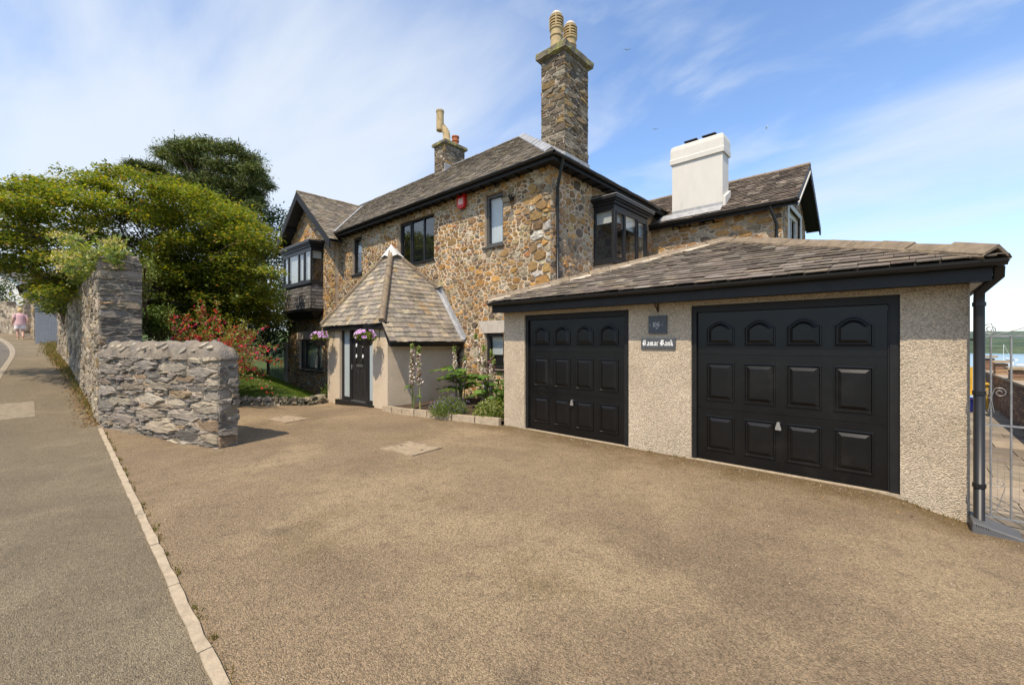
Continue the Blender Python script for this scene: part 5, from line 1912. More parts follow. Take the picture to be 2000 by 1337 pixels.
BL = {  # blackletter skeletons, x-height 1, ascender 1.55
    'T': (1.25, [[(0.05, 1.15), (0.25, 1.42), (0.6, 1.30), (1.0, 1.42), (1.15, 1.5)], [(0.62, 1.3), (0.40, 1.0), (0.42, 0.3), (0.62, 0.08), (1.05, 0.25)], [(0.30, 1.2), (0.08, 0.85), (0.12, 0.3), (0.35, 0.05), (0.62, 0.05)], [(0.8, 1.25), (0.8, 0.25)]]),
    'a': (0.78, [[(0.12, 0.85), (0.32, 1.0), (0.55, 0.85), (0.55, 0.12), (0.70, 0.05)], [(0.52, 0.60), (0.15, 0.45), (0.12, 0.15), (0.28, 0.02), (0.52, 0.18)]]),
    'm': (1.22, [[(0.05, 0.88), (0.20, 0.95), (0.20, 0.10), (0.30, 0.02)], [(0.22, 0.80), (0.48, 1.0), (0.58, 0.90), (0.58, 0.10), (0.68, 0.02)], [(0.60, 0.80), (0.86, 1.0), (0.98, 0.90), (0.98, 0.10), (1.1, 0.04)]]),
    'n': (0.84, [[(0.05, 0.88), (0.20, 0.95), (0.20, 0.10), (0.30, 0.02)], [(0.22, 0.80), (0.48, 1.0), (0.60, 0.90), (0.60, 0.10), (0.72, 0.04)]]),
    'r': (0.62, [[(0.05, 0.88), (0.20, 0.95), (0.20, 0.10), (0.32, 0.02)], [(0.22, 0.78), (0.40, 1.0), (0.56, 0.86)]]),
    'B': (1.30, [[(0.05, 1.25), (0.30, 1.48), (0.45, 1.35), (0.45, 0.20), (0.25, 0.0)], [(0.45, 1.35), (0.80, 1.5), (1.02, 1.30), (0.98, 1.0), (0.60, 0.80)], [(0.65, 0.82), (1.05, 0.75), (1.15, 0.35), (0.90, 0.05), (0.45, 0.10), (0.15, 0.05)], [(0.68, 1.3), (0.68, 0.2)], [(0.10, 0.9), (0.20, 0.3)]]),
    'k': (0.82, [[(0.08, 1.48), (0.22, 1.52), (0.22, 0.10), (0.32, 0.02)], [(0.24, 0.55), (0.45, 0.95), (0.60, 0.85), (0.35, 0.52)], [(0.36, 0.55), (0.58, 0.42), (0.60, 0.12), (0.75, 0.02)]]),
}
Fs = frame((0, AY0, 0), (1, 0, 0), (0, 0, 1), (0, -1, 0))
s1_ = thing('house_number_sign', 'square grey slate plaque engraved 106 on the garage wall', 'sign', (-2.815, 6.4, 1.835))
build(MB().fbox(Fs, -2.96, -2.67, 1.835, 2.11, 0.006, 0.028), 'plaque', MAT['signslate'], s1_)
num = [[(0.0, 0.8), (0.12, 1.0), (0.12, 0.0)], [(-0.02, 0.0), (0.26, 0.0)]]
zero = [[(0.62 + 0.22 * math.cos(t), 0.5 + 0.5 * math.sin(t)) for t in [2 * math.pi * i / 14 for i in range(15)]]]
six = [[(1.55, 0.88), (1.42, 1.0), (1.27, 0.95), (1.16, 0.65), (1.15, 0.3), (1.22, 0.06), (1.38, 0.0), (1.54, 0.1), (1.58, 0.3), (1.50, 0.5), (1.36, 0.56), (1.2, 0.45)]]
sc_ = 0.062
sN = lambda pls: [[(-2.885 + u * sc_ * 1.02, 1.945 + v * sc_) for u, v in pl] for pl in pls]
strokes(s1_, Fs, sN(num + zero + six), 0.0295, 0.0065)
strokes(s1_, Fs, [[(-2.935, 1.972), (-2.925, 1.972)], [(-2.745, 1.972), (-2.735, 1.972)], [(-2.838, 1.925), (-2.825, 1.912), (-2.812, 1.925)]], 0.0295, 0.006)
s2_ = thing('house_name_sign', 'oblong dark slate sign lettered Tamar Bank in white blackletter', 'sign', (-2.815, 6.4, 1.60))
build(MB().fbox(Fs, -3.085, -2.54, 1.605, 1.765, 0.006, 0.026), 'plaque', MAT['signslate'], s2_)
sc_ = 0.0565
adv = -3.055
pls = []
for ch in 'Tamar Bank':
    if ch == ' ':
        adv += 0.42 * sc_
        continue
    w_, pl = BL[ch]
    pls += [[(adv + u * sc_, 1.652 + v * sc_) for u, v in p] for p in pl]
    adv += (w_ + 0.06) * sc_
k = (-2.57 + 3.055) / (adv + 3.055)
pls = [[(-3.055 + (u + 3.055) * k, v) for u, v in p] for p in pls]
strokes(s2_, Fs, pls, 0.0275, 0.01, nib=0.0165, ang=40)

# ------------------------------------------------------------------ boundary walls
def seg_frame(a, b, z=0.0):
    a, b = Vector((*a, z)), Vector((*b, z))
    U = (b - a).normalized()
    return frame(a, U, (0, 0, 1), U.cross(Vector((0, 0, 1)))), (b - a).length


# low wall
A_, B_ = (-12.02, 0.78), (-8.14, 1.90)
LW = thing('low_stone_wall', 'low grey rubble wall with rounded mortar coping beside the driveway', 'wall', (-10, 1.5, 0))
F1, L1 = seg_frame(A_, B_)            # F1.N points to the road
TH = 0.30
HZ = 1.46
core = MB().fbox(F1, 0, L1, -0.3, HZ, -TH, 0)
lw = build(core, 'core', MAT['mortar_grey'], LW)
lws = Masonry(MAT['slate_stone'], 300)
RAD_SLAB = [(0.46, 1.6), (0.33, 5), (0.22, 18), (0.14, 60), (0.095, 110)]
lws.face(F1, [(0, -0.1), (L1 + 0.015, -0.1), (L1 + 0.015, HZ), (0, HZ)], [], RAD_SLAB, 4.6, 0.030, 101, PAL_GREY, lw, prot=(0.012, 0.065), rough=0.35)
F1e = frame(F1(L1, 0, 0), -F1.N, (0, 0, 1), F1.U)
lws.face(F1e, [(-0.015, -0.1), (TH, -0.1), (TH, HZ), (-0.015, HZ)], [], [(0.17, 14), (0.11, 60), (0.075, 140)], 2.2, 0.022, 102, PAL_GREY, lw, prot=(0.012, 0.065))
F1b = frame(F1(L1, 0, -TH), -F1.U, (0, 0, 1), -F1.N)
lws.face(F1b, [(0, -0.1), (L1, -0.1), (L1, HZ), (0, HZ)], [], RAD_SLAB, 4.6, 0.030, 103, PAL_GREY, lw, prot=(0.012, 0.065), vis=0.05)
F1s = frame(F1(0, 0, -TH), F1.N, (0, 0, 1), -F1.U)
lws.face(F1s, [(0, -0.1), (TH, -0.1), (TH, HZ), (0, HZ)], [], [(0.17, 14), (0.11, 60), (0.075, 140)], 2.2, 0.022, 104, PAL_GREY, lw, prot=(0.012, 0.065))
lws.finish()
# rounded mortar coping, hipped at the ends, lumpy
rnd = random.Random(9)
cp = MB()
nu, nv = 56, 12
for i in range(nu + 1):
    u = -0.035 + (L1 + 0.07) * i / nu
    e = min(u + 0.035, L1 + 0.035 - u)
    hk = math.sqrt(max(0.0, 1 - (1 - min(1.0, e / 0.42)) ** 2))
    for j in range(nv + 1):
        t = math.pi * j / nv
        n = -TH / 2 + (TH / 2 + 0.04) * math.cos(t) * (0.90 + 0.10 * hk)
        z = HZ - 0.05 + (0.06 + 0.25 * hk) * (math.sin(t) ** 0.72)
        lump = 0.018 * math.sin(u * 9 + j) + 0.014 * math.sin(u * 23 + 2 * j) + rnd.uniform(-0.014, 0.014)
        cp.v.append(tuple(F1(u, z + lump * math.sin(t), n + lump * math.cos(t))))
for i in range(nu):
    for j in range(nv):
        a = i * (nv + 1) + j
        cp.f.append((a, a + 1, a + nv + 2, a + nv + 1))
        cp.c.append((0.5,) * 3)
cp.f.append(tuple(range(nv, -1, -1)))
cp.c.append((0.5,) * 3)
cp.f.append(tuple(nu * (nv + 1) + j for j in range(nv + 1)))
cp.c.append((0.5,) * 3)
MAT['coping'] = M('coping_mortar', (0.205, 0.17, 0.13), 0.95, var=0.35, vscale=7, bump=1.0, bscale=24, bdist=0.03, tint=(0.16, 0.145, 0.125), tscale=3, tlo=0.48, thi=0.62, tamt=0.7)
cop = build(cp, 'coping', MAT['coping'], LW, smooth=True)
# pale stones bedded in the coping
for i in range(15):
    u = 0.22 + i * (L1 - 0.4) / 14 + rnd.uniform(-0.06, 0.06)
    t = math.pi * rnd.choice((0.13, 0.20, 0.27))
    n = -TH / 2 + (TH / 2 + 0.045) * math.cos(t)
    z = HZ - 0.05 + 0.315 * (math.sin(t) ** 0.72)
    N = (F1.N * math.cos(t) + Vector((0, 0, 1)) * math.sin(t) * 1.2).normalized()
    Ft = frame(F1(u, z, n), (F1.U + N.cross(F1.U) * rnd.uniform(0.1, 0.9)), N.cross(F1.U + N.cross(F1.U) * 0.5), N)
    w, h = rnd.uniform(0.06, 0.12), rnd.uniform(0.025, 0.045)
    pl = [(-w, -h * rnd.uniform(0.4, 1)), (-w * 0.3, -h), (w * 0.8, -h * rnd.uniform(0.5, 1)), (w, h * rnd.uniform(0.1, 0.8)), (w * 0.2, h), (-w * 0.8, h * rnd.uniform(0.5, 1))]
    vv, ff = stone_geo(pl, 0.007, rnd, 0.3, sink=0.03)
    build(MB().add([Ft(*p) for p in vv], ff, (0.40, 0.34, 0.25) if rnd.random() < 0.6 else (0.28, 0.24, 0.185)), 'bedded_stone', MAT['stone'], cop)

# tall garden wall along the pavement
TW = thing('tall_garden_wall', 'tall weathered stone garden wall running up the pavement', 'wall', (-18, 1, 0))
TX0, TX1, TT = -12.2, -27.3, 0.66
TZ = 3.36
tws = Masonry(MAT['slate_stone'], 300)
Fe = frame((TX0, wall_y(TX0), 0), (0, 1, 0), (0, 0, 1), (1, 0, 0))
mb = MB()
xs = frange(TX0, TX1, 12)
prev = None


def top_z(x):
    return TZ + (0.14 if x > -12.55 else 0.0) - 0.05 * math.sin(x * 1.3) - 0.02 * (-12.2 - x) * 0.3


for x in xs:
    y = wall_y(x)
    z0 = street_z(x) - 0.5
    ring = [(x, y, z0), (x, y, top_z(x)), (x, y + TT, top_z(x) - 0.1), (x, y + TT, z0 - 0.3)]
    if prev:
        mb.add([*prev, *ring], [(0, 4, 5, 1), (1, 5, 6, 2), (2, 6, 7, 3)])
    prev = ring
y = wall_y(TX0)
mb.add([(TX0, y, -0.5), (TX0, y + TT, -0.5), (TX0, y + TT, top_z(TX0) - 0.1), (TX0, y, top_z(TX0))], [(0, 1, 2, 3)])
mb.add([prev[3], prev[0], prev[1], prev[2]], [(0, 1, 2, 3)])
tw = build(mb, 'core', MAT['mortar_grey'], TW)
tws.face(Fe, [(-0.02, -0.1), (TT + 0.01, -0.1), (TT + 0.01, TZ), (-0.02, TZ + 0.12)], [], [(0.34, 4), (0.24, 14), (0.16, 50), (0.11, 120), (0.08, 120)], 3.6, 0.030, 111, PAL_GREY, tw, prot=(0.02, 0.06), rough=0.4)
for i in range(len(xs) - 1):
    a, b = xs[i + 1], xs[i]
    F, L = seg_frame((a, wall_y(a)), (b, wall_y(b)))
    tws.face(F, [(0, street_z(a) - 0.1), (L, street_z(b) - 0.1), (L, top_z(b)), (0, top_z(a))], [], [(0.13, 8), (0.095, 40), (0.065, 110)] if i < 5 else [(0.15, 10), (0.11, 40)],
             1.25, 0.030, 120 + i, PAL_TALL, tw, prot=(0.015, 0.05), rough=0.4)
tws.finish()
# rough stones standing on the top
for i in range(13):
    x = TX0 - 0.12 - i * 0.27
    y = wall_y(x) + rnd.uniform(0.12, 0.5)
    F = frame((x, y, top_z(x) - 0.12), (1, 0.1 * rnd.uniform(-1, 1), 0), (0, 1, 0), (0, 0, 1))
    w, h = rnd.uniform(0.10, 0.17), rnd.uniform(0.12, 0.24)
    pl = [(-w, -h), (w * 0.6, -h), (w, -h * 0.3), (w, h), (-w * 0.5, h), (-w, h * 0.4)]
    vv, ff = stone_geo(pl, rnd.uniform(0.10, 0.17), rnd, 0.4, sink=0.05)
    build(MB().add([F(*p) for p in vv], ff, pick(rnd, PAL_GREY)), 'coping_stone', MAT['slate_stone'], TW)

# far walls and houses up the street
BW = thing('grey_brick_pillar', 'pale grey painted brick wall end beyond the tall stone wall', 'wall', (-33.4, 0.3, street_z(-33)))
zb = street_z(-33) - 0.3
build(MB().box(-36.0, -32.6, -0.28, 0.75, zb, zb + 2.05), 'core', M('grey_mortar', (0.24, 0.25, 0.26), 0.9, var=0.1), BW)
for r in range(27):
    for k in range(5):
        y0 = -0.28 + k * 0.225 - (0.11 if r % 2 else 0)
        y1 = min(y0 + 0.213, 0.75)
        y0 = max(y0, -0.28)
        if y1 - y0 > 0.03:
            build(MB().box(-32.605, -32.592, y0, y1, zb + r * 0.075, zb + r * 0.075 + 0.064, (0.30, 0.31, 0.33)), 'brick', MAT['brick'], BW)
for r in range(27):
    mbk = MB()
    for k in range(15):
        x0 = -36.0 + k * 0.225 + (0.11 if r % 2 else 0)
        mbk.box(x0, min(x0 + 0.213, -32.6), -0.29, -0.275, zb + r * 0.075, zb + r * 0.075 + 0.064, (0.34, 0.35, 0.37))
    build(mbk, 'brick_course', MAT['brick'], BW, kind='stuff')
build(MB().box(-36.05, -32.55, -0.33, 0.8, zb + 2.05, zb + 2.12), 'coping', MAT['lead'], BW)
FW = thing('far_stone_wall', 'far stone wall with ivy along the bend of the street', 'wall', (-44, -2, 3))
fws = Masonry(MAT['stone'], 60)
pts = [(-36.2, -0.35), (-40, -1.5), (-44, -3.3), (-50, -7.5)]
fcore = MB()
for i in range(3):
    F, L = seg_frame(pts[i + 1], pts[i])
    z0 = street_z(pts[i][0])
    fcore.fbox(F, 0, L + 0.0, z0 - 0.5, z0 + 1.95, -0.4 - 0.003 * i, 0)
fcr = build(fcore, 'core', MAT['mortar_grey'], FW)
for i in range(3):
    F, L = seg_frame(pts[i + 1], pts[i])
    z0 = street_z(pts[i][0])
    fws.face(F, [(0, z0), (L, z0), (L, z0 + 1.95), (0, z0 + 1.95)], [], [(0.2, 8), (0.13, 30)], 1.4, 0.04, 140 + i, PAL_TALL, fcr)
fws.finish()
OB = thing('stone_outbuilding', 'small stone outbuilding with dark pitched roof behind the far wall', 'building', (-40, 0.5, 2.2))
z0 = street_z(-40)
build(MB().box(-42, -36.6, -0.75, 3.2, z0 - 0.5, z0 + 2.75), 'wall', MAT['mortar_grey'], OB)
obs = Masonry(MAT['stone'], 40)
obw = OB.children[0]
obs.face(frame((-36.6, 0, 0), (0, 1, 0), (0, 0, 1), (1, 0, 0)), [(-0.75, z0), (3.2, z0), (3.2, z0 + 2.75), (-0.75, z0 + 2.75)], [], [(0.2, 8), (0.13, 30)], 1.3, 0.05, 150, PAL_TALL, obw)
obs.face(frame((0, -0.75, 0), (1, 0, 0), (0, 0, 1), (0, -1, 0)), [(-42, z0), (-36.6, z0), (-36.6, z0 + 2.75), (-42, z0 + 2.75)], [], [(0.2, 8), (0.13, 30)], 1.3, 0.05, 151, PAL_TALL, obw)
obs.finish()
rb = MB()
rb.add([(-42.3, -1.05, z0 + 2.6), (-36.3, -1.05, z0 + 2.6), (-36.3, 1.3, z0 + 3.6), (-42.3, 1.3, z0 + 3.6)], [(0, 1, 2, 3)])
rb.add([(-36.3, 1.3, z0 + 3.6), (-36.3, 3.5, z0 + 2.6), (-42.3, 3.5, z0 + 2.6), (-42.3, 1.3, z0 + 3.6)], [(0, 1, 2, 3)])
rb.add([(-36.6, -0.75, z0 + 2.7), (-36.6, 3.2, z0 + 2.7), (-36.6, 1.3, z0 + 3.5)], [(0, 1, 2)])
build(rb, 'roof', MAT['interior'], OB)
WH = thing('white_house', 'white rendered house with grey gabled roof far up the street', 'house', (-58, -3, 3.5))
z0 = street_z(-60) - 0.5
wx0, wx1, wy0, wy1, we, wrz = -72, -58, -9.3, -0.7, 6.5, 8.9
wm_ = (wy0 + wy1) / 2
hb = MB().box(wx0, wx1, wy0, wy1, z0 - 1, we)
hb.add([(wx1, wy0, we), (wx1, wy1, we), (wx1, wm_, wrz)], [(0, 1, 2)])
build(hb, 'wall', M('white_render', (0.66, 0.64, 0.60), 0.9, var=0.05), WH)
rb = MB()
rb.add([(wx1 + 0.3, wy1 + 0.4, we - 0.25), (wx0, wy1 + 0.5, we - 0.25), (wx0, wm_, wrz + 0.1), (wx1 + 0.3, wm_, wrz + 0.1)], [(0, 1, 2, 3)])
rb.add([(wx1 + 0.3, wy0 - 0.5, we - 0.25), (wx0, wy0 - 0.5, we - 0.25), (wx0, wm_, wrz + 0.1), (wx1 + 0.3, wm_, wrz + 0.1)], [(0, 1, 2, 3)])
build(rb, 'roof', M('grey_slates', (0.13, 0.115, 0.10), 0.85, var=0.2, vscale=3), WH)
WH.location = (-60.5, -2.2, 3.5)
WH.rotation_euler = (0, 0, R(-38))
WB = thing('white_bargeboard_building', 'low building with white bargeboards behind the far stone wall', 'building', (-50, -3, 3))
z0 = street_z(-49) - 1.6
gb = MB().box(-53, -48, -5.6, -1.6, z0, z0 + 2.6)
build(gb, 'wall', MAT['mortar_grey'], WB)
gb = MB()
for s in (1, -1):
    Fx = frame((-47.8, -3.6, 0), (0, 1, 0), (0, 0, 1), (1, 0, 0))
    gb.prism(Fx, [(0, z0 + 4.1), (0, z0 + 3.8), (s * 2.5, z0 + 2.4), (s * 2.5, z0 + 2.7)][::s], -0.05, 0.003 * s)
build(gb, 'bargeboard', MAT['white'], WB)
gb = MB()
gb.add([(-47.7, -3.6, z0 + 4.15), (-53, -3.6, z0 + 4.15), (-53, -1.0, z0 + 2.7), (-47.7, -1.0, z0 + 2.7)], [(0, 1, 2, 3)])
gb.add([(-47.7, -3.6, z0 + 4.15), (-53, -3.6, z0 + 4.15), (-53, -6.2, z0 + 2.7), (-47.7, -6.2, z0 + 2.7)], [(0, 1, 2, 3)])
gb.add([(-48, -1.6, z0 + 2.6), (-48, -5.6, z0 + 2.6), (-48, -3.6, z0 + 3.9)], [(0, 1, 2)])
build(gb, 'roof', MAT['roof_under'], WB)

# ------------------------------------------------------------------ kerbs, edging, covers
ES = bpy.data.objects.new('edging_strip', None)
COL.objects.link(ES)
ES['kind'] = 'structure'
ES.location = (-5, 0.6, 0)
WL['edging_strip'] = Vector((-5, 0.6, 0))
rnd = random.Random(21)
x = -11.72
while x < 4:
    L = rnd.uniform(0.86, 0.94)
    mb = MB()
    k = 6
    top = []
    for i in range(k + 1):
        xx = x + 0.006 + (L - 0.012) * i / k
        y = strip_y(xx)
        j = lambda: rnd.uniform(-0.006, 0.006)
        hz = 0.016 + rnd.uniform(-0.002, 0.002)
        mb.v += [(xx, y - 0.036 + j(), -0.05), (xx, y - 0.034 + j(), hz), (xx, y + 0.026 + j(), hz + 0.002), (xx, y + 0.03 + j(), -0.05)]
    for i in range(k):
        for q in range(3):
            a = i * 4 + q
            mb.f.append((a, a + 4, a + 5, a + 1))
            mb.c.append((0.5,) * 3)
    mb.f += [(0, 1, 2, 3), (k * 4 + 3, k * 4 + 2, k * 4 + 1, k * 4)]
    mb.c += [(0.5,) * 3] * 2
    build(mb, 'edging_stone', MAT['concrete'], ES)
    x += L
KB = bpy.data.objects.new('kerb', None)
COL.objects.link(KB)
KB['kind'] = 'structure'
WL['kerb'] = Vector((0, 0, 0))
x = -44.0
while x < 8:
    L = 0.92
    p, q = x + 0.005, x + L - 0.005
    mb = MB()
    for xx in (p, q):
        y, z = kerb_y(xx), street_z(xx)
        mb.v += [(xx, y - 0.14, z - 0.25), (xx, y - 0.13, z - 0.02), (xx, y - 0.10, z + 0.012), (xx, y + 0.02, z + 0.014), (xx, y + 0.02, z - 0.25)]
    for i in range(4):
        mb.f.append((i, i + 1, i + 6, i + 5))
        mb.c.append((0.5,) * 3)
    mb.f += [(4, 3, 2, 1, 0), (5, 6, 7, 8, 9)]
    mb.c += [(0.5,) * 3] * 2
    build(mb, 'kerb_stone', MAT['kerbstone'], KB)
    x += L


def cover(name, label, pts, zf, h=0.012):
    t = thing(name, label, 'cover', (*[sum(p[i] for p in pts) / 4 for i in (0, 1)], 0), 'drain covers set in the driveway')
    c = Vector((sum(p[0] for p in pts) / 4, sum(p[1] for p in pts) / 4, 0))
    P2 = [Vector((*p, 0)) for p in pts]
    fr = MB()
    inn = [c + (p - c) * 0.93 for p in P2]
    z = zf(c.x, c.y) + h
    for i in range(4):
        j = (i + 1) % 4
        fr.add([P2[i] + Vector((0, 0, z)), P2[j] + Vector((0, 0, z)), inn[j] + Vector((0, 0, z)), inn[i] + Vector((0, 0, z)),
                P2[i] + Vector((0, 0, z - 0.06)), P2[j] + Vector((0, 0, z - 0.06))], [(0, 1, 2, 3), (4, 5, 1, 0)])
    build(fr, 'rim', MAT['cover'], t)
    lid = MB()
    i2 = [c + (p - c) * 0.915 for p in P2]
    lid.add([p + Vector((0, 0, z - 0.003)) for p in i2] + [p + Vector((0, 0, z - 0.05)) for p in i2], [(0, 1, 2, 3), (0, 4, 5, 1), (1, 5, 6, 2), (2, 6, 7, 3), (3, 7, 4, 0)])
    build(lid, 'lid', MAT['cover'], t)
    for k in (0.32, -0.32):
        e = (P2[1] - P2[0]) * k
        q = c + e
        build(MB().box(q.x - 0.03, q.x + 0.03, q.y - 0.012, q.y + 0.012, z - 0.01, z - 0.0005), 'lifting_slot', MAT['interior'], t)


cover('inspection_cover', 'square concrete inspection cover in the middle of the driveway', [(-6.19, 3.63), (-5.42, 3.71), (-5.5, 4.34), (-6.26, 4.24)], drive_z, 0.022)
cover('inspection_cover', 'square concrete inspection cover by the lawn edge near the low wall', [(-10.53, 3.34), (-9.65, 3.44), (-9.79, 4.02), (-10.67, 3.88)], drive_z, 0.016)
pp = MB()
pp.add([(-15.4, -0.68, street_z(-15.4) + 0.009), (-13.52, -0.60, street_z(-13.5) + 0.009), (-13.63, -0.12, street_z(-13.6) + 0.009), (-15.5, -0.15, street_z(-15.5) + 0.009)], [(0, 1, 2, 3)])
build(pp, 'pavement_patch', M('patch', (0.215, 0.175, 0.12), 0.95, var=0.3, vscale=9, bump=0.5, bscale=60), None, kind='structure')

# retaining edge of the lawn: two loose courses of rough stones
RE = thing('lawn_edge_stones', 'rough low stone edging holding back the lawn bank', 'edging', (-13, 4.5, 0))
poly = [(-13.75, 1.9), (-13.6, 2.8), (-13.42, 3.6), (-13.08, 4.3), (-12.7, 5.05), (-12.72, 5.55), (-13.05, 5.82)]
rnd = random.Random(31)
for course in range(2):
    for i in range(len(poly) - 1):
        a, b = Vector((*poly[i], 0)), Vector((*poly[i + 1], 0))
        L = (b - a).length
        s = rnd.uniform(0, 0.1)
        while s < L:
            w = rnd.uniform(0.13, 0.27)
            c = a + (b - a) * min(1, (s + w / 2) / L)
            d = (b - a).normalized()
            nrm = Vector((d.y, -d.x, 0))
            z = drive_z(c.x, c.y) - 0.03 + course * 0.13
            F = frame(c + Vector((0, 0, z)) - nrm * (0.03 + 0.04 * course), d, (0, 0, 1), nrm)
            h = rnd.uniform(0.12, 0.17)
            pl = [(-w / 2, 0), (w / 2, 0.0), (w / 2 * rnd.uniform(0.8, 1.05), h * rnd.uniform(0.6, 1)), (w * rnd.uniform(-0.1, 0.2), h), (-w / 2 * rnd.uniform(0.8, 1), h * rnd.uniform(0.5, 1))]
            vv, ff = stone_geo(pl, rnd.uniform(0.05, 0.11), rnd, 0.35, sink=0.16)
            build(MB().add([F(*p) for p in vv], ff, pick(rnd, [((0.20, 0.165, 0.11), 3), ((0.28, 0.24, 0.17), 2), ((0.12, 0.11, 0.07), 2)])), 'stone', MAT['stone'], RE)
            s += w * 0.97

# planting bed: kerb blocks and soil
BD = thing('flower_bed_kerb', 'row of pale sandstone blocks edging the flower bed by the porch', 'edging', (-8, 6, 0))
line = [(-9.55, 5.66), (-8.75, 5.70), (-8.0, 5.86), (-7.3, 6.02), (-6.1, 6.27)]
rnd = random.Random(41)
tot = []
for i in range(len(line) - 1):
    a, b = Vector((*line[i], 0)), Vector((*line[i + 1], 0))
    L = (b - a).length
    m = max(1, round(L / 0.5))
    for k in range(m):
        p, q = a + (b - a) * (k / m), a + (b - a) * ((k + 1) / m)
        d = (q - p).normalized()
        F = frame(p, d, (0, 0, 1), (d.y, -d.x, 0))
        w = (q - p).length - 0.012
        h = rnd.uniform(0.135, 0.155)
        poly4 = [(0.004, -0.1), (w, -0.1), (w - 0.006, h), (0.01, h - rnd.uniform(0, 0.008))]
        build(MB().prism(F, poly4, -0.10 + rnd.uniform(-0.01, 0.01), rnd.uniform(-0.006, 0.006)), 'kerb_block', MAT['sandblock'] if 'sandblock' in MAT else MAT['concrete'], BD)
sb = MB()
sl = [Vector((*p, 0.09)) for p in line]
for i in range(len(sl) - 1):
    sb.add([sl[i] + Vector((0, 0.07, 0)), sl[i + 1] + Vector((0, 0.07, 0)), (sl[i + 1].x, 8.12, 0.13), (sl[i].x, 8.12, 0.13)], [(0, 1, 2, 3)])
bs = build(sb, 'flower_bed', MAT['soil'], None, kind='structure')

# ------------------------------------------------------------------ side passage
pv = bpy.data.objects.new('side_path', None)
COL.objects.link(pv)
pv['kind'] = 'structure'
WL['side_path'] = Vector((0, 0, 0))
rnd = random.Random(51)
base = MB().add([(0.47, 6.3, -0.175), (3.2, 6.3, -0.175), (2.2, 21, -0.175), (0.47, 21, -0.175)], [(0, 1, 2, 3)])
build(base, 'path_bed', MAT['soil'], pv)
y = 6.36
while y < 20.5:
    hgt = rnd.choice((0.6, 0.6, 0.45, 0.75))
    x = 0.47 - rnd.uniform(0, 0.3)
    while x < 1.95:
        w = rnd.choice((0.6, 0.45, 0.75))
        x0, x1 = max(0.48, x), min(x + w, 1.97)
        if x1 - x0 > 0.05:
            z = -0.135 + rnd.uniform(-0.003, 0.003)
            c = pick(rnd, [((0.225, 0.185, 0.135), 2), ((0.25, 0.205, 0.15), 2), ((0.195, 0.16, 0.118), 1)])
            build(MB().box(x0 + 0.006, x1 - 0.006, y + 0.006, y + hgt - 0.006, -0.17, z, c), 'paving_slab', MAT['paver'], pv)
        x += w
    y += hgt
# brick wall with coping and stepped piers
BRK = thing('brick_garden_wall', 'brown brick garden wall with flat coping along the side path', 'wall', (1.95, 14, -0.15))
build(MB().box(1.815, 2.03, 7.5, 20.6, -0.3, 0.78), 'core', M('brick_mortar', (0.23, 0.20, 0.165), 0.95, var=0.2), BRK)
rnd = random.Random(61)
restb = MB()
for r in range(12):
    z = -0.13 + r * 0.075
    y = 7.5 + (0.11 if r % 2 else 0)
    while y < 20.5:
        c = pick(rnd, [((0.20, 0.115, 0.07), 3), ((0.155, 0.09, 0.06), 3), ((0.24, 0.15, 0.09), 2), ((0.11, 0.075, 0.055), 1)])
        m = restb if (y < 14.6) else MB()
        m.box(1.800 + rnd.uniform(-0.002, 0.002), 1.83, y, y + 0.213, z, z + 0.064, c)
        if m is not restb:
            build(m, 'brick', MAT['brick'], BRK)
        y += 0.224
build(restb, 'brickwork', MAT['brick'], BRK, kind='stuff')
y = 7.5
while y < 20.5:
    build(MB().box(1.76, 2.08, y + 0.004, y + 0.55, 0.78, 0.83, (0.30, 0.24, 0.17)), 'coping_slab', MAT['paver'], BRK)
    y += 0.554
rest2 = MB()
for y0, zt in ((15.2, 1.02), (17.6, 1.10), (20.0, 1.18)):
    for r in range(int((zt - 0.83) / 0.075) + 1):
        z = 0.832 + r * 0.075
        for k in range(2):
            build(MB().box(1.80, 2.03, y0 + k * 0.224, y0 + k * 0.224 + 0.213, z, z + 0.066, pick(rnd, [((0.26, 0.16, 0.09), 1), ((0.19, 0.11, 0.07), 1)])), 'brick', MAT['brick'], BRK)
    build(MB().box(1.74, 2.09, y0 - 0.06, y0 + 0.5, zt + 0.05, zt + 0.10, (0.33, 0.25, 0.15)), 'pier_cap', MAT['paver'], BRK)
# terrace wall beyond the brick wall
TR = thing('terrace_wall', 'sunlit sandy brick terrace wall below the view of the water', 'wall', (4, 19, -0.3))
build(MB().box(2.03, 9, 18.9, 19.1, -0.6, 0.62), 'core', M('terrace_mortar', (0.30, 0.25, 0.19), 0.95, var=0.2), TR)
rnd = random.Random(66)
for r in range(7):
    x = 2.06 + (0.11 if r % 2 else 0)
    while x < 4.2:
        build(MB().box(x, x + 0.213, 18.885, 18.92, 0.1 + r * 0.075, 0.164 + r * 0.075, pick(rnd, [((0.30, 0.20, 0.11), 2), ((0.24, 0.14, 0.08), 2), ((0.33, 0.26, 0.17), 1)])), 'brick', MAT['brick'], TR)
        x += 0.224
for i in range(8):
    build(MB().box(2.04 + i * 0.62, 2.65 + i * 0.62, 18.83, 19.16, 0.62, 0.68, (0.36, 0.29, 0.20)), 'coping_slab', MAT['paver'], TR)

# galvanised gate
GT = thing('metal_gate', 'galvanised metal gate with scrolls beside the garage corner', 'gate', (1.2, 6.45, -0.1))
gy = 6.47
m = MB()
for i, zz in enumerate((1.765, 0.87, -0.055)):
    build(MB().box(0.555, 1.72, gy - 0.010, gy + 0.010, zz - 0.008, zz + 0.008), 'rail', MAT['galv'], GT)
for i in range(9):
    x = 0.63 + i * 0.135
    build(MB().tube([(x, gy, -0.045), (x, gy, 1.757)], 0.0085, 8), 'bar', MAT['galv'], GT)


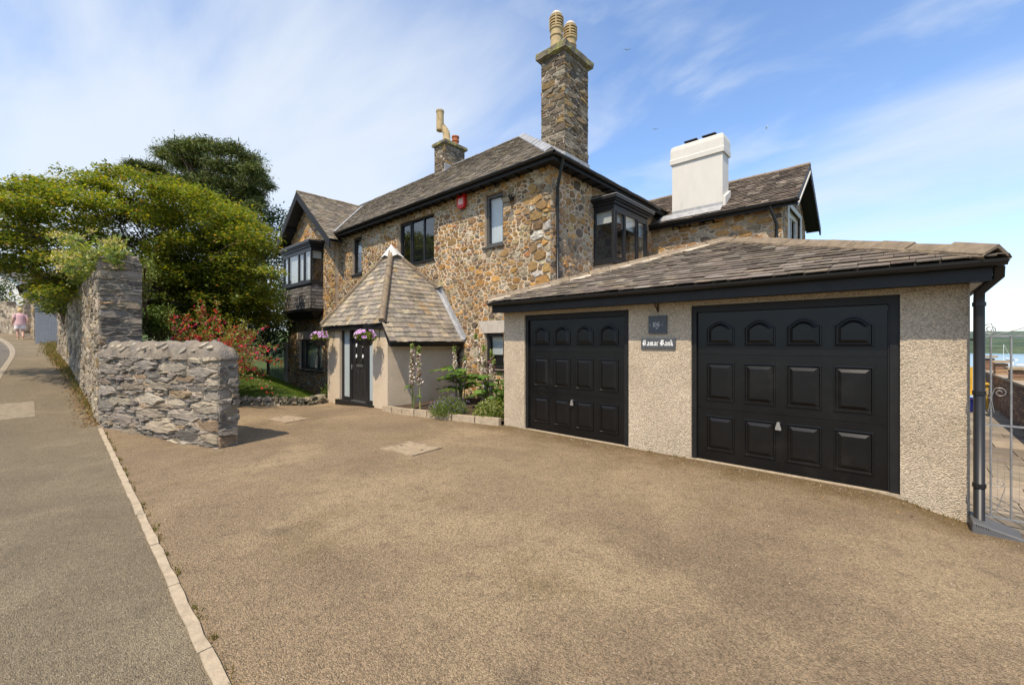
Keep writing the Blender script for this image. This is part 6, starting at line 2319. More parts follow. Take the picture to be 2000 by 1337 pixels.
def spiral(cx, cz, r0, r1, a0, a1, y, n=26):
    return [(cx + (r0 + (r1 - r0) * i / n) * math.cos(a0 + (a1 - a0) * i / n), y, cz + (r0 + (r1 - r0) * i / n) * math.sin(a0 + (a1 - a0) * i / n)) for i in range(n + 1)]


sp = spiral(0.625, 1.832, 0.010, 0.058, R(0), R(-640), gy)
build(MB().tube(sp + [(0.655, gy, 1.775), (0.76, gy, 1.81), (1.0, gy, 1.90), (1.17, gy, 1.93), (1.35, gy, 1.90), (1.55, gy, 1.82), (1.68, gy, 1.775)], 0.0045, 6), 'top_scroll', MAT['galv'], GT)
for cx in (0.63, 1.03, 1.44):
    for s in (1, -1):
        sp = spiral(cx + s * 0.055, 0.30, 0.012, 0.045, R(200) if s > 0 else R(-20), R(-160) if s > 0 else R(340), gy)
        sp = [(p[0], p[1] - 0.012, p[2]) for p in sp] + [(cx + s * 0.095, gy - 0.012, 0.27), (cx + s * 0.06, gy - 0.012, 0.1), (cx + s * 0.012, gy - 0.012, -0.045)]
        build(MB().tube(sp, 0.0035, 6), 'heart_scroll', MAT['galv'], GT)
    for s in (1, -1):
        sp = spiral(cx - 0.06 * s, 1.20, 0.012, 0.05, R(0), R(-500) * s, gy - 0.012)
        build(MB().tube(sp + [(cx, gy - 0.012, 1.14), (cx - 0.02 * s, gy - 0.012, 1.0)], 0.0035, 6), 'mid_scroll', MAT['galv'], GT)
build(MB().box(1.745, 1.785, gy - 0.02, gy + 0.02, -0.2, 1.85), 'gate_post', MAT['galv'], GT)
wmb = MB()
for i in range(24):
    x = 0.58 + i * 0.048
    wmb.tube([(x, gy + 0.014, -0.05), (x, gy + 0.014, 0.55)], 0.0009, 4, cap=False)
for i in range(13):
    z = -0.05 + i * 0.048
    wmb.tube([(0.56, gy + 0.014, z), (1.7, gy + 0.014, z)], 0.0009, 4, cap=False)
build(wmb, 'wire_mesh', MAT['galv'], GT)
# plastic drain shoe under the downpipe
DS = thing('drain_cover', 'grey plastic wedge drain cover at the foot of the black downpipe', 'drain cover', (0.6, 6.25, -0.15))
ds = MB()
zb = -0.16
ds.v = [(0.47, 6.12, zb), (0.82, 6.12, zb), (0.82, 6.42, zb), (0.47, 6.46, zb), (0.475, 6.13, zb + 0.115), (0.81, 6.13, zb + 0.035), (0.81, 6.41, zb + 0.035), (0.475, 6.45, zb + 0.135)]
ds.f = list(BOXF)
ds.c = [(0.5,) * 3] * 6
b = build(ds, 'housing', MAT['grey_plastic'], DS)
bm = b.modifiers.new('bevel', 'BEVEL')
bm.width = 0.012
bm.segments = 2
for i in range(6):
    x = 0.50 + i * 0.016
    build(MB().box(x, x + 0.006, 6.1265, 6.1285, zb + 0.07 - i * 0.002, zb + 0.095 - i * 0.003), 'vent_slot', MAT['interior'], DS)
# yellow slatted chair and blue pot
YC = thing('yellow_chair', 'yellow slatted garden chair at the end of the side path', 'chair', (1.35, 17.6, -0.13))
yel = M('yellow_paint', (0.55, 0.34, 0.03), 0.5, var=0.1)
for i in range(5):
    x = 1.10 + i * 0.105
    build(MB().box(x, x + 0.09, 17.93, 17.955, 0.25, 0.95 + 0.05 * math.sin(math.pi * (i + 0.5) / 5)), 'back_slat', yel, YC)
for i in range(5):
    y = 17.4 + i * 0.105
    build(MB().box(1.08, 1.65, y, y + 0.09, 0.24, 0.26), 'seat_slat', yel, YC)
for x in (1.08, 1.61):
    for y in (17.40, 17.9):
        build(MB().box(x, x + 0.04, y, y + 0.04, -0.135, 0.55 if y < 17.5 else 0.7), 'leg', yel, YC)
    build(MB().box(x - 0.02, x + 0.07, 17.35, 17.95, 0.55, 0.575), 'arm', yel, YC)
BP = thing('blue_pot', 'glazed dark blue plant pot standing before the yellow chair', 'pot', (1.2, 16.6, -0.13))
build(MB().lathe([(0.15, 0), (0.19, 0.15), (0.22, 0.32), (0.24, 0.33), (0.24, 0.37), (0.20, 0.37), (0.19, 0.30)], (1.2, 16.6, -0.135), 20), 'bowl', M('blue_glaze', (0.012, 0.02, 0.16), 0.15, var=0.1), BP)
build(MB().lathe([(0.19, 0.0), (0.01, 0.02)], (1.2, 16.6, 0.18), 16), 'soil', MAT['soil'], BP)

# ------------------------------------------------------------------ boats
def boat(px_dir, dist, label, L, mast=0, heading=0.0, cabin=True):
    x, y = CF.x * dist + CR.x * dist * px_dir, CF.y * dist + CR.y * dist * px_dir
    t = thing('moored_boat', label, 'boat', (x, y, WATER_Z), 'boats moored on the estuary')
    c, s = math.cos(heading), math.sin(heading)
    F = frame((x, y, WATER_Z), (c, s, 0), (0, 0, 1), (s, -c, 0))
    mb = MB()
    st = [(-0.5, 0.85, 0.12), (-0.25, 1.0, 0.10), (0.1, 1.0, 0.11), (0.35, 0.6, 0.14), (0.5, 0.04, 0.19)]
    W_ = L * 0.16
    for u, w, h in st:
        mb.v += [tuple(F(u * L, h * L, w * W_)), tuple(F(u * L, -0.03 * L, w * W_ * 0.55)), tuple(F(u * L, -0.03 * L, -w * W_ * 0.55)), tuple(F(u * L, h * L, -w * W_))]
    for i in range(4):
        for k in range(4):
            j = (k + 1) % 4
            mb.f.append((i * 4 + k, i * 4 + j, i * 4 + 4 + j, i * 4 + 4 + k))
            mb.c.append((0.75, 0.74, 0.72))
    mb.f += [(0, 1, 2, 3), (19, 18, 17, 16)]
    mb.c += [(0.75, 0.74, 0.72)] * 2
    build(mb, 'hull', MAT['paint'], t)
    if cabin:
        build(MB().prism(F, [(-0.22 * L, 0.10 * L), (0.22 * L, 0.10 * L), (0.08 * L, 0.24 * L), (-0.2 * L, 0.24 * L)], -W_ * 0.6, W_ * 0.6, (0.62, 0.60, 0.56)), 'cabin', MAT['paint'], t)
        build(MB().prism(F, [(-0.16 * L, 0.15 * L), (0.15 * L, 0.15 * L), (0.085 * L, 0.22 * L), (-0.16 * L, 0.22 * L)], W_ * 0.6, W_ * 0.62, (0.03, 0.03, 0.04)), 'cabin_window', MAT['paint'], t)
    if mast:
        build(MB().tube([F(0.05 * L, 0.1 * L, 0), F(0.05 * L, mast, 0)], 0.09, 6, (0.8, 0.8, 0.8)), 'mast', MAT['paint'], t)
        build(MB().tube([F(0.05 * L, mast, 0), F(0.49 * L, 0.19 * L, 0)], 0.04, 5, (0.8, 0.8, 0.8)), 'forestay', MAT['paint'], t)
        build(MB().tube([F(0.05 * L, 0.22 * L, 0), F(-0.4 * L, 0.24 * L, 0)], 0.12, 6, (0.1, 0.12, 0.3)), 'boom', MAT['paint'], t)


boat((1952 - 1000) / 839.4, 225, 'white motor cruiser moored on the water beside the sailing boat', 9.0, heading=R(150))
boat((1958 - 1000) / 839.4, 268, 'sailing boat with a tall bare mast moored on the water', 9.5, mast=12.5, heading=R(-25))
boat((1992 - 1000) / 839.4, 240, 'second white motor boat moored at the right edge of the water', 7.5, heading=R(165))
boat((1975 - 1000) / 839.4, 330, 'low open white boat moored between the two motor boats', 8.5, heading=R(120), cabin=False)
boat((1918 - 1000) / 839.4, 300, 'small dark dinghy moored left of the sailing boat', 4.0, heading=R(20), cabin=False)

# ------------------------------------------------------------------ vegetation
def leaf_quads(rng, P, size, aspect=0.55, up=0.8, sv=0.35, droop=0.0):
    n = len(P)
    nr = rng.normal(size=(n, 3))
    nr[:, 2] += up * 2
    nr /= np.linalg.norm(nr, axis=1)[:, None]
    d = rng.normal(size=(n, 3))
    d[:, 2] -= droop
    d -= nr * (d * nr).sum(1)[:, None]
    d /= np.linalg.norm(d, axis=1)[:, None] + 1e-9
    s = np.cross(nr, d)
    L = (size * (1 + sv * rng.uniform(-1, 1, n)))[:, None]
    w = L * aspect * 0.5
    return np.stack([P, P + d * L * 0.45 + s * w, P + d * L, P + d * L * 0.45 - s * w], axis=1)


def shade_cols(rng, n, cols, wts, var=0.18):
    cols = np.array(cols)
    idx = rng.choice(len(cols), size=n, p=np.array(wts) / sum(wts))
    c = cols[idx] * (1 + var * rng.uniform(-1, 1, (n, 1)))
    return np.clip(c, 0.004, 1)


def limb(mb, a, b, r0, r1, rnd, bend=0.12, n=5):
    a, b = Vector(a), Vector(b)
    L = (b - a).length
    pts, rr = [], []
    o = Vector((rnd.uniform(-1, 1), rnd.uniform(-1, 1), rnd.uniform(-0.2, 1))) * L * bend
    for i in range(n + 1):
        t = i / n
        pts.append(a + (b - a) * t + o * math.sin(math.pi * t))
        rr.append(r0 + (r1 - r0) * t)
    mb.tube(pts, rr, 7)


# maple: tiered plates of leaves spread through an umbrella crown
def plates_tree(name, label, root, plates, leafsize, per_m2, cols, wts, mat, seed, trunk, bark, up=1.2, aspect=0.6, tip=None, group=None, droop=0.25):
    rng = np.random.default_rng(seed)
    rnd = random.Random(seed)
    t = thing(name, label, 'tree', root, group)
    tr = MB()
    base = Vector(root)
    fork = base + Vector(trunk[0])
    tr.tube([base - Vector((0, 0, 0.5)), base + Vector((0.05, 0.0, trunk[0][2] * 0.5)), fork], [trunk[1] * 1.3, trunk[1], trunk[1] * 0.8], 10)
    hubs = []
    for i in range(trunk[2]):
        a = 2 * math.pi * (i + rnd.random() * 0.5) / trunk[2]
        h = fork + Vector((math.cos(a) * trunk[3], math.sin(a) * trunk[3], trunk[4] * rnd.uniform(0.7, 1.3)))
        limb(tr, fork, h, trunk[1] * 0.55, trunk[1] * 0.3, rnd)
        hubs.append(h)
    Q, C = [], []
    for pi_, (cx, cy, cz, rx, ry, tilt, shade) in enumerate(plates):
        c = np.array((cx, cy, cz))
        h = min(hubs, key=lambda q: (q - Vector((cx, cy, cz))).length)
        if pi_ % 4 == 0:
            limb(tr, h, (cx, cy, cz - 0.05), trunk[1] * 0.13, 0.008, rnd, 0.16, 5)
        n = int(per_m2 * rx * ry * math.pi)
        ang = rng.uniform(0, 2 * math.pi, n)
        rr = np.sqrt(rng.uniform(0, 1, n))
        # ragged edge: a few lobes
        lob = 1 + 0.22 * np.sin(ang * 3 + rnd.uniform(0, 6)) + 0.14 * np.sin(ang * 7 + rnd.uniform(0, 6)) + 0.10 * rng.normal(size=n)
        px, py = rr * np.cos(ang) * rx * lob, rr * np.sin(ang) * ry * lob
        pz = rng.normal(size=n) * 0.075 * (rx + 0.4) - droop * (px ** 2 + py ** 2) / max(rx, ry) + tilt[0] * px + tilt[1] * py
        P = c + np.stack([px, py, pz], 1)
        Q.append(leaf_quads(rng, P, np.full(n, leafsize), aspect, up))
        cc = shade_cols(rng, n, cols, wts) * shade
        if tip is not None:
            m = (rng.uniform(0, 1, n) < 0.20 * tip[1]) & (rr > 0.45)
            cc[m] = np.array(tip[0]) * rng.uniform(0.8, 1.2, (m.sum(), 1))
        C.append(cc)
    build(tr, 'trunk', MAT[bark], t, smooth=True)
    quads_object('crown', np.concatenate(Q), np.concatenate(C), MAT[mat], t)
    return t


def to_world(a_px, t, z):
    a = (a_px - 1000) / 839.4
    return (CF.x * t + CR.x * a * t, CF.y * t + CR.y * a * t, z)


def maple():
    rnd = random.Random(77)
    cx, cy = -17.5, 2.35
    pl = []
    R_ = CR
    D_ = CF
    tries = 0

    def ok(x, y, z, r):
        d = Vector((x, y, z)) - CAMP
        t = d.dot(CF)
        px = 1000 + 839.4 * d.dot(CR) / t
        py = 668 - 839.4 * d.z / t
        rp = r * 1.15 * 839.4 / t
        ys = y + (z - 0.2) * 0.62
        if x > -16.4 and 2.3 < ys - 0.2 * (z > 99) < 6.2:
            return False
        lim = 560 if py > 470 else (548 if py > 440 else 520)
        if px + rp > lim:
            return False
        if px < 66 and py + 14 > 540:
            return False
        if px < 92 and py + 14 > 572:
            return False
        if px < 150 and py + 10 > 585:
            return False
        # outline of the crown against the sky
        top = np.interp(px, [-40, 0, 60, 110, 160, 180, 240, 300, 360, 420, 470, 520, 560], [352, 350, 345, 338, 345, 328, 322, 335, 352, 378, 405, 450, 490])
        return py > top + rnd.uniform(0, 10)
    tiers = []
    while len(tiers) < 74 and tries < 40000:
        tries += 1
        u, w, v = rnd.uniform(-1.05, 1), rnd.uniform(-1, 1), rnd.uniform(0, 1)
        q = u * u + w * w
        if q > 1.05:
            continue
        top = 7.9 - 1.8 * max(0, u + 0.15) ** 1.5 - 0.8 * max(0, -u - 0.35) ** 1.4 - 1.0 * w * w
        bot = 3.2 - 1.5 * max(0, u) - 0.1 * max(0.0, -u)
        z = bot + (top - bot) * v
        if q < 0.3 and v < 0.75:
            continue
        lu, lw = u * 4.9, w * 2.9
        x, y = cx + R_.x * lu + D_.x * lw, cy + R_.y * lu + D_.y * lw
        if y > 6.4 or not ok(x, y, z, 0.55):
            continue
        if any(abs((x - a[0]) * R_.x + (y - a[1]) * R_.y) < 1.05 and abs((x - a[0]) * D_.x + (y - a[1]) * D_.y) < 1.3 and abs(z - a[2]) < 0.62 for a in tiers):
            continue
        tiers.append((x, y, z, u, w))
    for (x, y, z, u, w) in tiers:
        o = Vector((u * R_.x + w * D_.x, u * R_.y + w * D_.y, 0))
        sh = rnd.uniform(0.82, 1.2)
        for k in range(7):
            r = rnd.uniform(0.3, 0.62)
            du, dw = rnd.gauss(0, 0.62), rnd.gauss(0, 0.45)
            xx, yy, z2 = x + R_.x * du + D_.x * dw, y + R_.y * du + D_.y * dw, z + rnd.uniform(-0.10, 0.10) - 0.10 * (du * du + dw * dw)
            if not ok(xx, yy, z2, r):
                continue
            pl.append((xx, yy, z2, r * 1.3, r, (-0.16 * o.x + rnd.uniform(-0.12, 0.12), -0.16 * o.y + rnd.uniform(-0.12, 0.12)), sh * rnd.uniform(0.9, 1.1)))
    # low drooping tiers facing the drive
    for i in range(210):
        ppx, ppy = rnd.uniform(285, 540), rnd.uniform(400, 625)
        t_ = rnd.uniform(13.0, 16.4)
        w = to_world(ppx, t_, 1.7 + (668 - ppy) / 839.4 * t_)
        r = rnd.uniform(0.4, 0.7)
        if w[1] > 6.2 or not ok(*w, r):
            continue
        pl.append((*w, r * 1.25, r, (0.10 + rnd.uniform(-0.1, 0.1), -0.12 + rnd.uniform(-0.1, 0.1)), rnd.uniform(0.85, 1.15)))
    plates_tree('maple_tree', 'spreading yellow green maple tree overhanging the tall stone wall', (-19.6, 4.6, lawn_z(-19.6, 4.6)), pl, 0.092, 330,
                [(0.235, 0.245, 0.030), (0.165, 0.20, 0.026), (0.10, 0.148, 0.024), (0.285, 0.255, 0.034), (0.065, 0.105, 0.02)], [3, 4, 3.6, 1.2, 2.4], 'leaf', 5,
                ((0.1, -0.1, 1.0), 0.19, 6, 1.3, 1.6), 'bark', tip=((0.33, 0.19, 0.05), 0.14), droop=0.2)


maple()


def puff_tree(name, label, root, puffs, n_per, size, cols, wts, mat, seed, trunk_r, bark, aspect=0.5, up=0.3, group=None, limbs=True, shell=0.55, cat='tree'):
    """crown of irregular leaf clumps on limbs"""
    rng = np.random.default_rng(seed)
    rnd = random.Random(seed)
    t = thing(name, label, cat, root, group)
    tr = MB()
    base = Vector(root)
    topz = max(p[2] for p in puffs)
    spine = base + Vector((0, 0, (topz - base.z) * 0.72))
    mean = Vector((sum(p[0] for p in puffs) / len(puffs), sum(p[1] for p in puffs) / len(puffs), 0))
    spine.x, spine.y = mean.x * 0.6 + base.x * 0.4, mean.y * 0.6 + base.y * 0.4
    midp_ = base + (spine - base) * 0.5 + Vector((rnd.uniform(-0.3, 0.3), rnd.uniform(-0.3, 0.3), 0))
    if trunk_r > 0:
        tr.tube([base - Vector((0, 0, 0.4)), midp_, spine], [trunk_r * 1.2, trunk_r * 0.85, trunk_r * 0.45], 10)
    Q, C = [], []
    for (x, y, z, rx, rz) in puffs:
        if trunk_r > 0 and limbs:
            k = min(1.0, max(0.15, (z - base.z - 1.0) / (spine.z - base.z)))
            a = base + (spine - base) * k * 0.9
            limb(tr, a, (x, y, z - rz * 0.3), trunk_r * 0.22, 0.02, rnd, 0.12, 4)
        n = int(n_per * rx * rx)
        v = rng.normal(size=(n, 3))
        v /= np.linalg.norm(v, axis=1)[:, None]
        rad = (shell + (1 - shell) * rng.uniform(0, 1, n)) * (1 + 0.16 * rng.normal(size=n))
        # lumpy surface
        ph = rng.uniform(0, 6.28, 3)
        rad *= 1 + 0.22 * np.sin(v[:, 0] * 5 + ph[0]) * np.sin(v[:, 1] * 5 + ph[1]) + 0.15 * np.sin(v[:, 2] * 7 + ph[2])
        P = np.array((x, y, z)) + v * rad[:, None] * np.array((rx, rx, rz))
        Q.append(leaf_quads(rng, P, np.full(n, size), aspect, up))
        C.append(shade_cols(rng, n, cols, wts) * rnd.uniform(0.8, 1.2))
    if trunk_r > 0:
        build(tr, 'trunk', MAT[bark], t, smooth=True)
    quads_object('crown', np.concatenate(Q), np.concatenate(C), MAT[mat], t)
    return t


def pine():
    rnd = random.Random(12)
    pf = []
    # silhouette of the crown: (pixel x, pixel y, radius m)
    pts = [(265, 318, .7), (285, 330, .8), (320, 300, .9), (345, 290, 1.0), (375, 285, 1.0), (405, 283, 1.0), (430, 292, 1.0), (455, 290, .9), (480, 310, 1.0), (500, 330, .9),
           (515, 352, .8), (525, 362, .5), (310, 330, 1.1), (350, 320, 1.2), (390, 315, 1.2), (430, 325, 1.2), (465, 335, 1.1), (490, 360, 1.0), (500, 380, .8), (440, 360, 1.2), (400, 350, 1.2),
           (360, 355, 1.1), (470, 375, 1.0), (450, 395, 1.0), (420, 385, 1.0), (490, 400, .8), (505, 395, .6), (250, 325, .5), (270, 345, .7), (330, 350, 1.0)]
    for px, py, r in pts:
        for k in range(2):
            t = 24 + rnd.uniform(-1.6, 1.6)
            w = to_world(px + rnd.uniform(-6, 6), t, 1.7 + (668 - py - rnd.uniform(-4, 4)) / 839.4 * t)
            pf.append((*w, r * rnd.uniform(0.55, 0.85), r * rnd.uniform(0.30, 0.45)))
    root = to_world(430, 24, 0.5)
    puff_tree('pine_tree', 'dark green flat topped pine tree rising behind the maple', root, pf, 2100, 0.22, [(0.085, 0.115, 0.026), (0.12, 0.145, 0.034), (0.05, 0.072, 0.018), (0.18, 0.17, 0.045)],
              [4, 3, 3, 1], 'leaf_dull', 13, 0.34, 'pinebark', aspect=0.16, up=0.5, shell=0.25)


pine()


def small_tree(name, label, px0, px1, py0, py1, t, seed, n, cols, wts, size, rr=(0.6, 1.0), n_per=420, trunk=0.12, aspect=0.5, up=0.4, z0=None):
    rnd = random.Random(seed)
    pf = []
    for i in range(n):
        px = px0 + (px1 - px0) * rnd.random()
        py = py0 + (py1 - py0) * rnd.random()
        tt = t + rnd.uniform(-1.0, 1.0)
        w = to_world(px, tt, 1.7 + (668 - py) / 839.4 * tt)
        r = rnd.uniform(*rr)
        pf.append((*w, r, r * 0.75))
    root = to_world((px0 + px1) / 2, t, z0 if z0 is not None else 0.0)
    return puff_tree(name, label, root, pf, n_per, size, cols, wts, 'leaf_dull', seed, trunk, 'bark', aspect, up)


DK = [(0.055, 0.085, 0.018), (0.08, 0.115, 0.022), (0.032, 0.05, 0.013)]
small_tree('evergreen_tree', 'open dark evergreen tree between the pine and the house gable', 470, 560, 400, 560, 25, 21, 26, DK, [3, 2, 2], 0.16, (0.6, 1.0), 420, 0.16)
small_tree('laurel_shrub', 'dense dark evergreen shrub under the maple beside the iron fence', 480, 570, 560, 690, 20.5, 22, 22, DK, [3, 2, 2], 0.14, (0.5, 0.8), 700, 0.06, z0=0.2)
small_tree('laurel_shrub', 'dark leafy shrub filling the garden behind the tall wall end', 290, 400, 500, 650, 18, 23, 34, DK, [3, 2, 2], 0.14, (0.5, 0.9), 650, 0.06, z0=0.6)
small_tree('laurel_shrub', 'dark leafy shrub in the deep shade under the maple centre', 390, 480, 520, 660, 18.5, 24, 30, DK, [3, 2, 2], 0.14, (0.5, 0.9), 650, 0.06, z0=0.6)
small_tree('light_shrub', 'fresh green shrub just right of the tall wall end', 280, 345, 600, 655, 12.8, 25, 12, [(0.10, 0.16, 0.02), (0.07, 0.11, 0.018), (0.15, 0.19, 0.03)], [3, 3, 1], 0.085, (0.25, 0.42), 2200, 0.02, z0=0.5)
small_tree('wall_creeper', 'yellow green creeper hanging over the tall wall top at the end', 255, 292, 500, 585, 10.6, 26, 11, [(0.16, 0.19, 0.03), (0.10, 0.13, 0.02)], [2, 2], 0.075, (0.16, 0.30), 2600, 0.015, z0=1.5)
small_tree('ivy_overhang', 'bright leafy climber spilling over the far part of the tall wall', 98, 152, 560, 606, 16.5, 27, 18, [(0.13, 0.16, 0.025), (0.075, 0.11, 0.018), (0.19, 0.21, 0.04)], [3, 3, 1], 0.11, (0.35, 0.6), 1300, 0.03, z0=2.2)
small_tree('street_tree', 'small tree in front of the white house at the left edge', -30, 18, 540, 600, 34, 28, 12, [(0.07, 0.10, 0.02), (0.05, 0.08, 0.02)], [1, 1], 0.16, (0.5, 0.9), 420, 0.10, z0=2.0)


# valerian growing on top of the tall wall: leafy stems with pale flower heads
def valerian(px, label, seed):
    rng = np.random.default_rng(seed)
    rnd = random.Random(seed)
    x = px
    y = wall_y(x) + 0.15
    z = top_z(x)
    t = thing('valerian_plant', label, 'plant', (x, y, z), 'flowering plants growing on the tall wall')
    st = MB()
    Q, C, FQ, FC = [], [], [], []
    for i in range(34):
        a = rnd.uniform(0, 6.28)
        L = rnd.uniform(0.45, 1.25)
        b = Vector((x + rnd.uniform(-0.6, 0.6), y + rnd.uniform(-0.1, 0.2), z - 0.05))
        tip = b + Vector((math.cos(a) * L * 0.6, math.sin(a) * L * 0.5 - 0.30, L * rnd.uniform(0.15, 0.8)))
        pts = [b + (tip - b) * k / 4 + Vector((0, 0, 0.12 * L * math.sin(math.pi * k / 4))) for k in range(5)]
        st.tube(pts, [0.009, 0.008, 0.007, 0.005, 0.004], 5)
        n = 42
        k = rng.uniform(0.05, 0.95, n)
        P = np.array([pts[0]]) + (np.array(pts[-1]) - np.array(pts[0]))[None] * k[:, None] + rng.normal(size=(n, 3)) * 0.045
        Q.append(leaf_quads(rng, P, np.full(n, 0.13), 0.42, 0.6))
        C.append(shade_cols(rng, n, [(0.19, 0.26, 0.07), (0.29, 0.31, 0.08), (0.12, 0.18, 0.05)], [2, 2, 1]))
        if rnd.random() < 0.7:
            n = 60
            P = np.array(pts[-1]) + rng.normal(size=(n, 3)) * np.array((0.05, 0.05, 0.045))
            FQ.append(leaf_quads(rng, P, np.full(n, 0.03), 0.9, 0.5))
            FC.append(shade_cols(rng, n, [(0.62, 0.56, 0.22), (0.62, 0.47, 0.36), (0.42, 0.40, 0.10)], [3, 1, 2]))
    build(st, 'stems', MAT['bark'], t)
    quads_object('leaves', np.concatenate(Q), np.concatenate(C), MAT['leaf'], t)
    quads_object('flower_heads', np.concatenate(FQ), np.concatenate(FC), MAT['petal'], t)


valerian(-12.75, 'pale flowering valerian on the tall wall nearest its end', 1)
valerian(-13.9, 'pale flowering valerian on the tall wall, second from its end', 2)
valerian(-15.2, 'pale flowering valerian on the tall wall, third from its end', 3)
valerian(-16.6, 'pale flowering valerian on the tall wall, farthest from its end', 4)


# fuchsia behind the low wall
def fuchsia():
    rng = np.random.default_rng(5)
    rnd = random.Random(5)
    base = Vector((-13.75, 2.95, lawn_z(-13.75, 2.95)))
    t = thing('fuchsia_bush', 'arching fuchsia bush with red and pink flowers behind the low wall', 'shrub', base)
    st = MB()
    Q, C, FQ, FC = [], [], [], []
    for i in range(130):
        a = rnd.uniform(0, 6.28)
        out = rnd.uniform(0.3, 1.75)
        h = rnd.uniform(0.9, 2.75) * (1.1 - out * 0.3)
        b = base + Vector((rnd.uniform(-0.4, 0.4), rnd.uniform(-0.4, 0.4), 0))
        dx = math.cos(a) * out
        dy = math.sin(a) * out
        right = CR * (dx * 1.15) + CF * (dy * 0.75)
        tip = b + right + Vector((0, 0, h - 0.35 * out))
        pts = []
        for k in range(6):
            s = k / 5
            pts.append(b + (tip - b) * s + Vector((0, 0, 0.55 * math.sin(math.pi * s * 0.9) * (0.5 + 0.4 * out))))
        st.tube(pts, [0.012, 0.010, 0.008, 0.006, 0.004, 0.003], 5)
        pa_ = np.array([tuple(p) for p in pts])
        n = 120
        s = rng.uniform(0.6, 5, n)
        i0 = np.minimum(s.astype(int), 4)
        P = pa_[i0] + (pa_[i0 + 1] - pa_[i0]) * (s - i0)[:, None] + rng.normal(size=(n, 3)) * 0.05
        Q.append(leaf_quads(rng, P, np.full(n, 0.07), 0.5, 0.5))
        C.append(shade_cols(rng, n, [(0.20, 0.23, 0.05), (0.30, 0.29, 0.08), (0.14, 0.18, 0.04), (0.33, 0.22, 0.10)], [3, 3, 2, 1.2]))
        n = rnd.randint(6, 24)
        s = rng.uniform(2.0, 5, n)
        i0 = np.minimum(s.astype(int), 4)
        P = pa_[i0] + (pa_[i0 + 1] - pa_[i0]) * (s - i0)[:, None] + rng.normal(size=(n, 3)) * 0.05
        P[:, 2] -= 0.04
        for rep_ in range(3):
            FQ.append(leaf_quads(rng, P + rng.normal(size=P.shape) * 0.008, np.full(n, 0.062), 0.6, 0.0, droop=1.5))
            FC.append(shade_cols(rng, n, [(0.58, 0.045, 0.035), (0.55, 0.05, 0.10), (0.45, 0.03, 0.15)], [3.4, 2, 1.0]))
    build(st, 'stems', MAT['bark'], t)
    quads_object('leaves', np.concatenate(Q), np.concatenate(C), MAT['leaf'], t)
    quads_object('flowers', np.concatenate(FQ), np.concatenate(FC), MAT['petal'], t)


fuchsia()


# grass blades on the lawn bank, and weeds at the wall foot
def blades(name, P, h, cols, wts, seed, kind='stuff', parent=None, w=0.012, mat='grass'):
    rng = np.random.default_rng(seed)
    n = len(P)
    a = rng.uniform(0, 6.28, n)
    s = np.stack([np.cos(a), np.sin(a), np.zeros(n)], 1) * w * 0.5
    lean = np.stack([rng.normal(size=n), rng.normal(size=n), np.zeros(n)], 1) * (0.35 * h)[:, None]
    up = np.stack([np.zeros(n), np.zeros(n), h], 1)
    T = np.stack([P - s, P + s, P + up * 1.0 + lean], 1)
    return quads_object(name, T, shade_cols(rng, n, cols, wts), MAT[mat], parent, kind, k=3)


rng = np.random.default_rng(8)
n = 90000
gx = rng.uniform(-23, -12.7, n)
gyy = rng.uniform(1.7, 7.8, n)
edge = np.interp(gyy, [1.7, 2.8, 3.6, 4.3, 5.05, 5.55, 5.82], [-13.86, -13.7, -13.52, -13.18, -12.8, -12.82, -13.15])
keep = gx < edge
gx, gyy = gx[keep], gyy[keep]
gzz = np.array([lawn_top(a, b) for a, b in zip(gx, gyy)])
blades('grass', np.stack([gx, gyy, gzz - 0.01], 1), rng.uniform(0.03, 0.075, len(gx)), [(0.115, 0.185, 0.018), (0.085, 0.145, 0.014), (0.18, 0.205, 0.03)], [3, 3, 1.2], 9)
n = 5200
wx = -12.4 - rng.uniform(0, 1, n) ** 0.7 * 24
wy = np.array([wall_y(max(x, -27.3)) for x in wx]) - np.abs(rng.normal(size=n)) * (0.05 + 0.008 * (-12.4 - wx))
blades('weeds', np.stack([wx, wy, np.array([street_z(x) for x in wx])], 1), rng.uniform(0.03, 0.12, n) + 0.10 * (wx < -20) * rng.uniform(0, 1, n), [(0.22, 0.16, 0.055), (0.14, 0.14, 0.03), (0.27, 0.18, 0.08), (0.09, 0.11, 0.02)], [3, 2, 2, 1.5], 10, w=0.03)
# fallen leaves and grit at the wall foot
n = 2600
lx = -12.0 - rng.uniform(0, 1, n) * 15
ly = np.array([wall_y(max(x, -27.3)) for x in lx]) - np.abs(rng.normal(size=n)) * 0.16
P = np.stack([lx, ly, np.array([street_z(x) for x in lx]) + 0.015], 1)
quads_object('leaf_litter', leaf_quads(rng, P, np.full(n, 0.06), 0.6, 2.5), shade_cols(rng, n, [(0.26, 0.16, 0.07), (0.16, 0.10, 0.05), (0.36, 0.25, 0.12)], [3, 2, 1]), MAT['leaf_dull'], None, 'stuff')


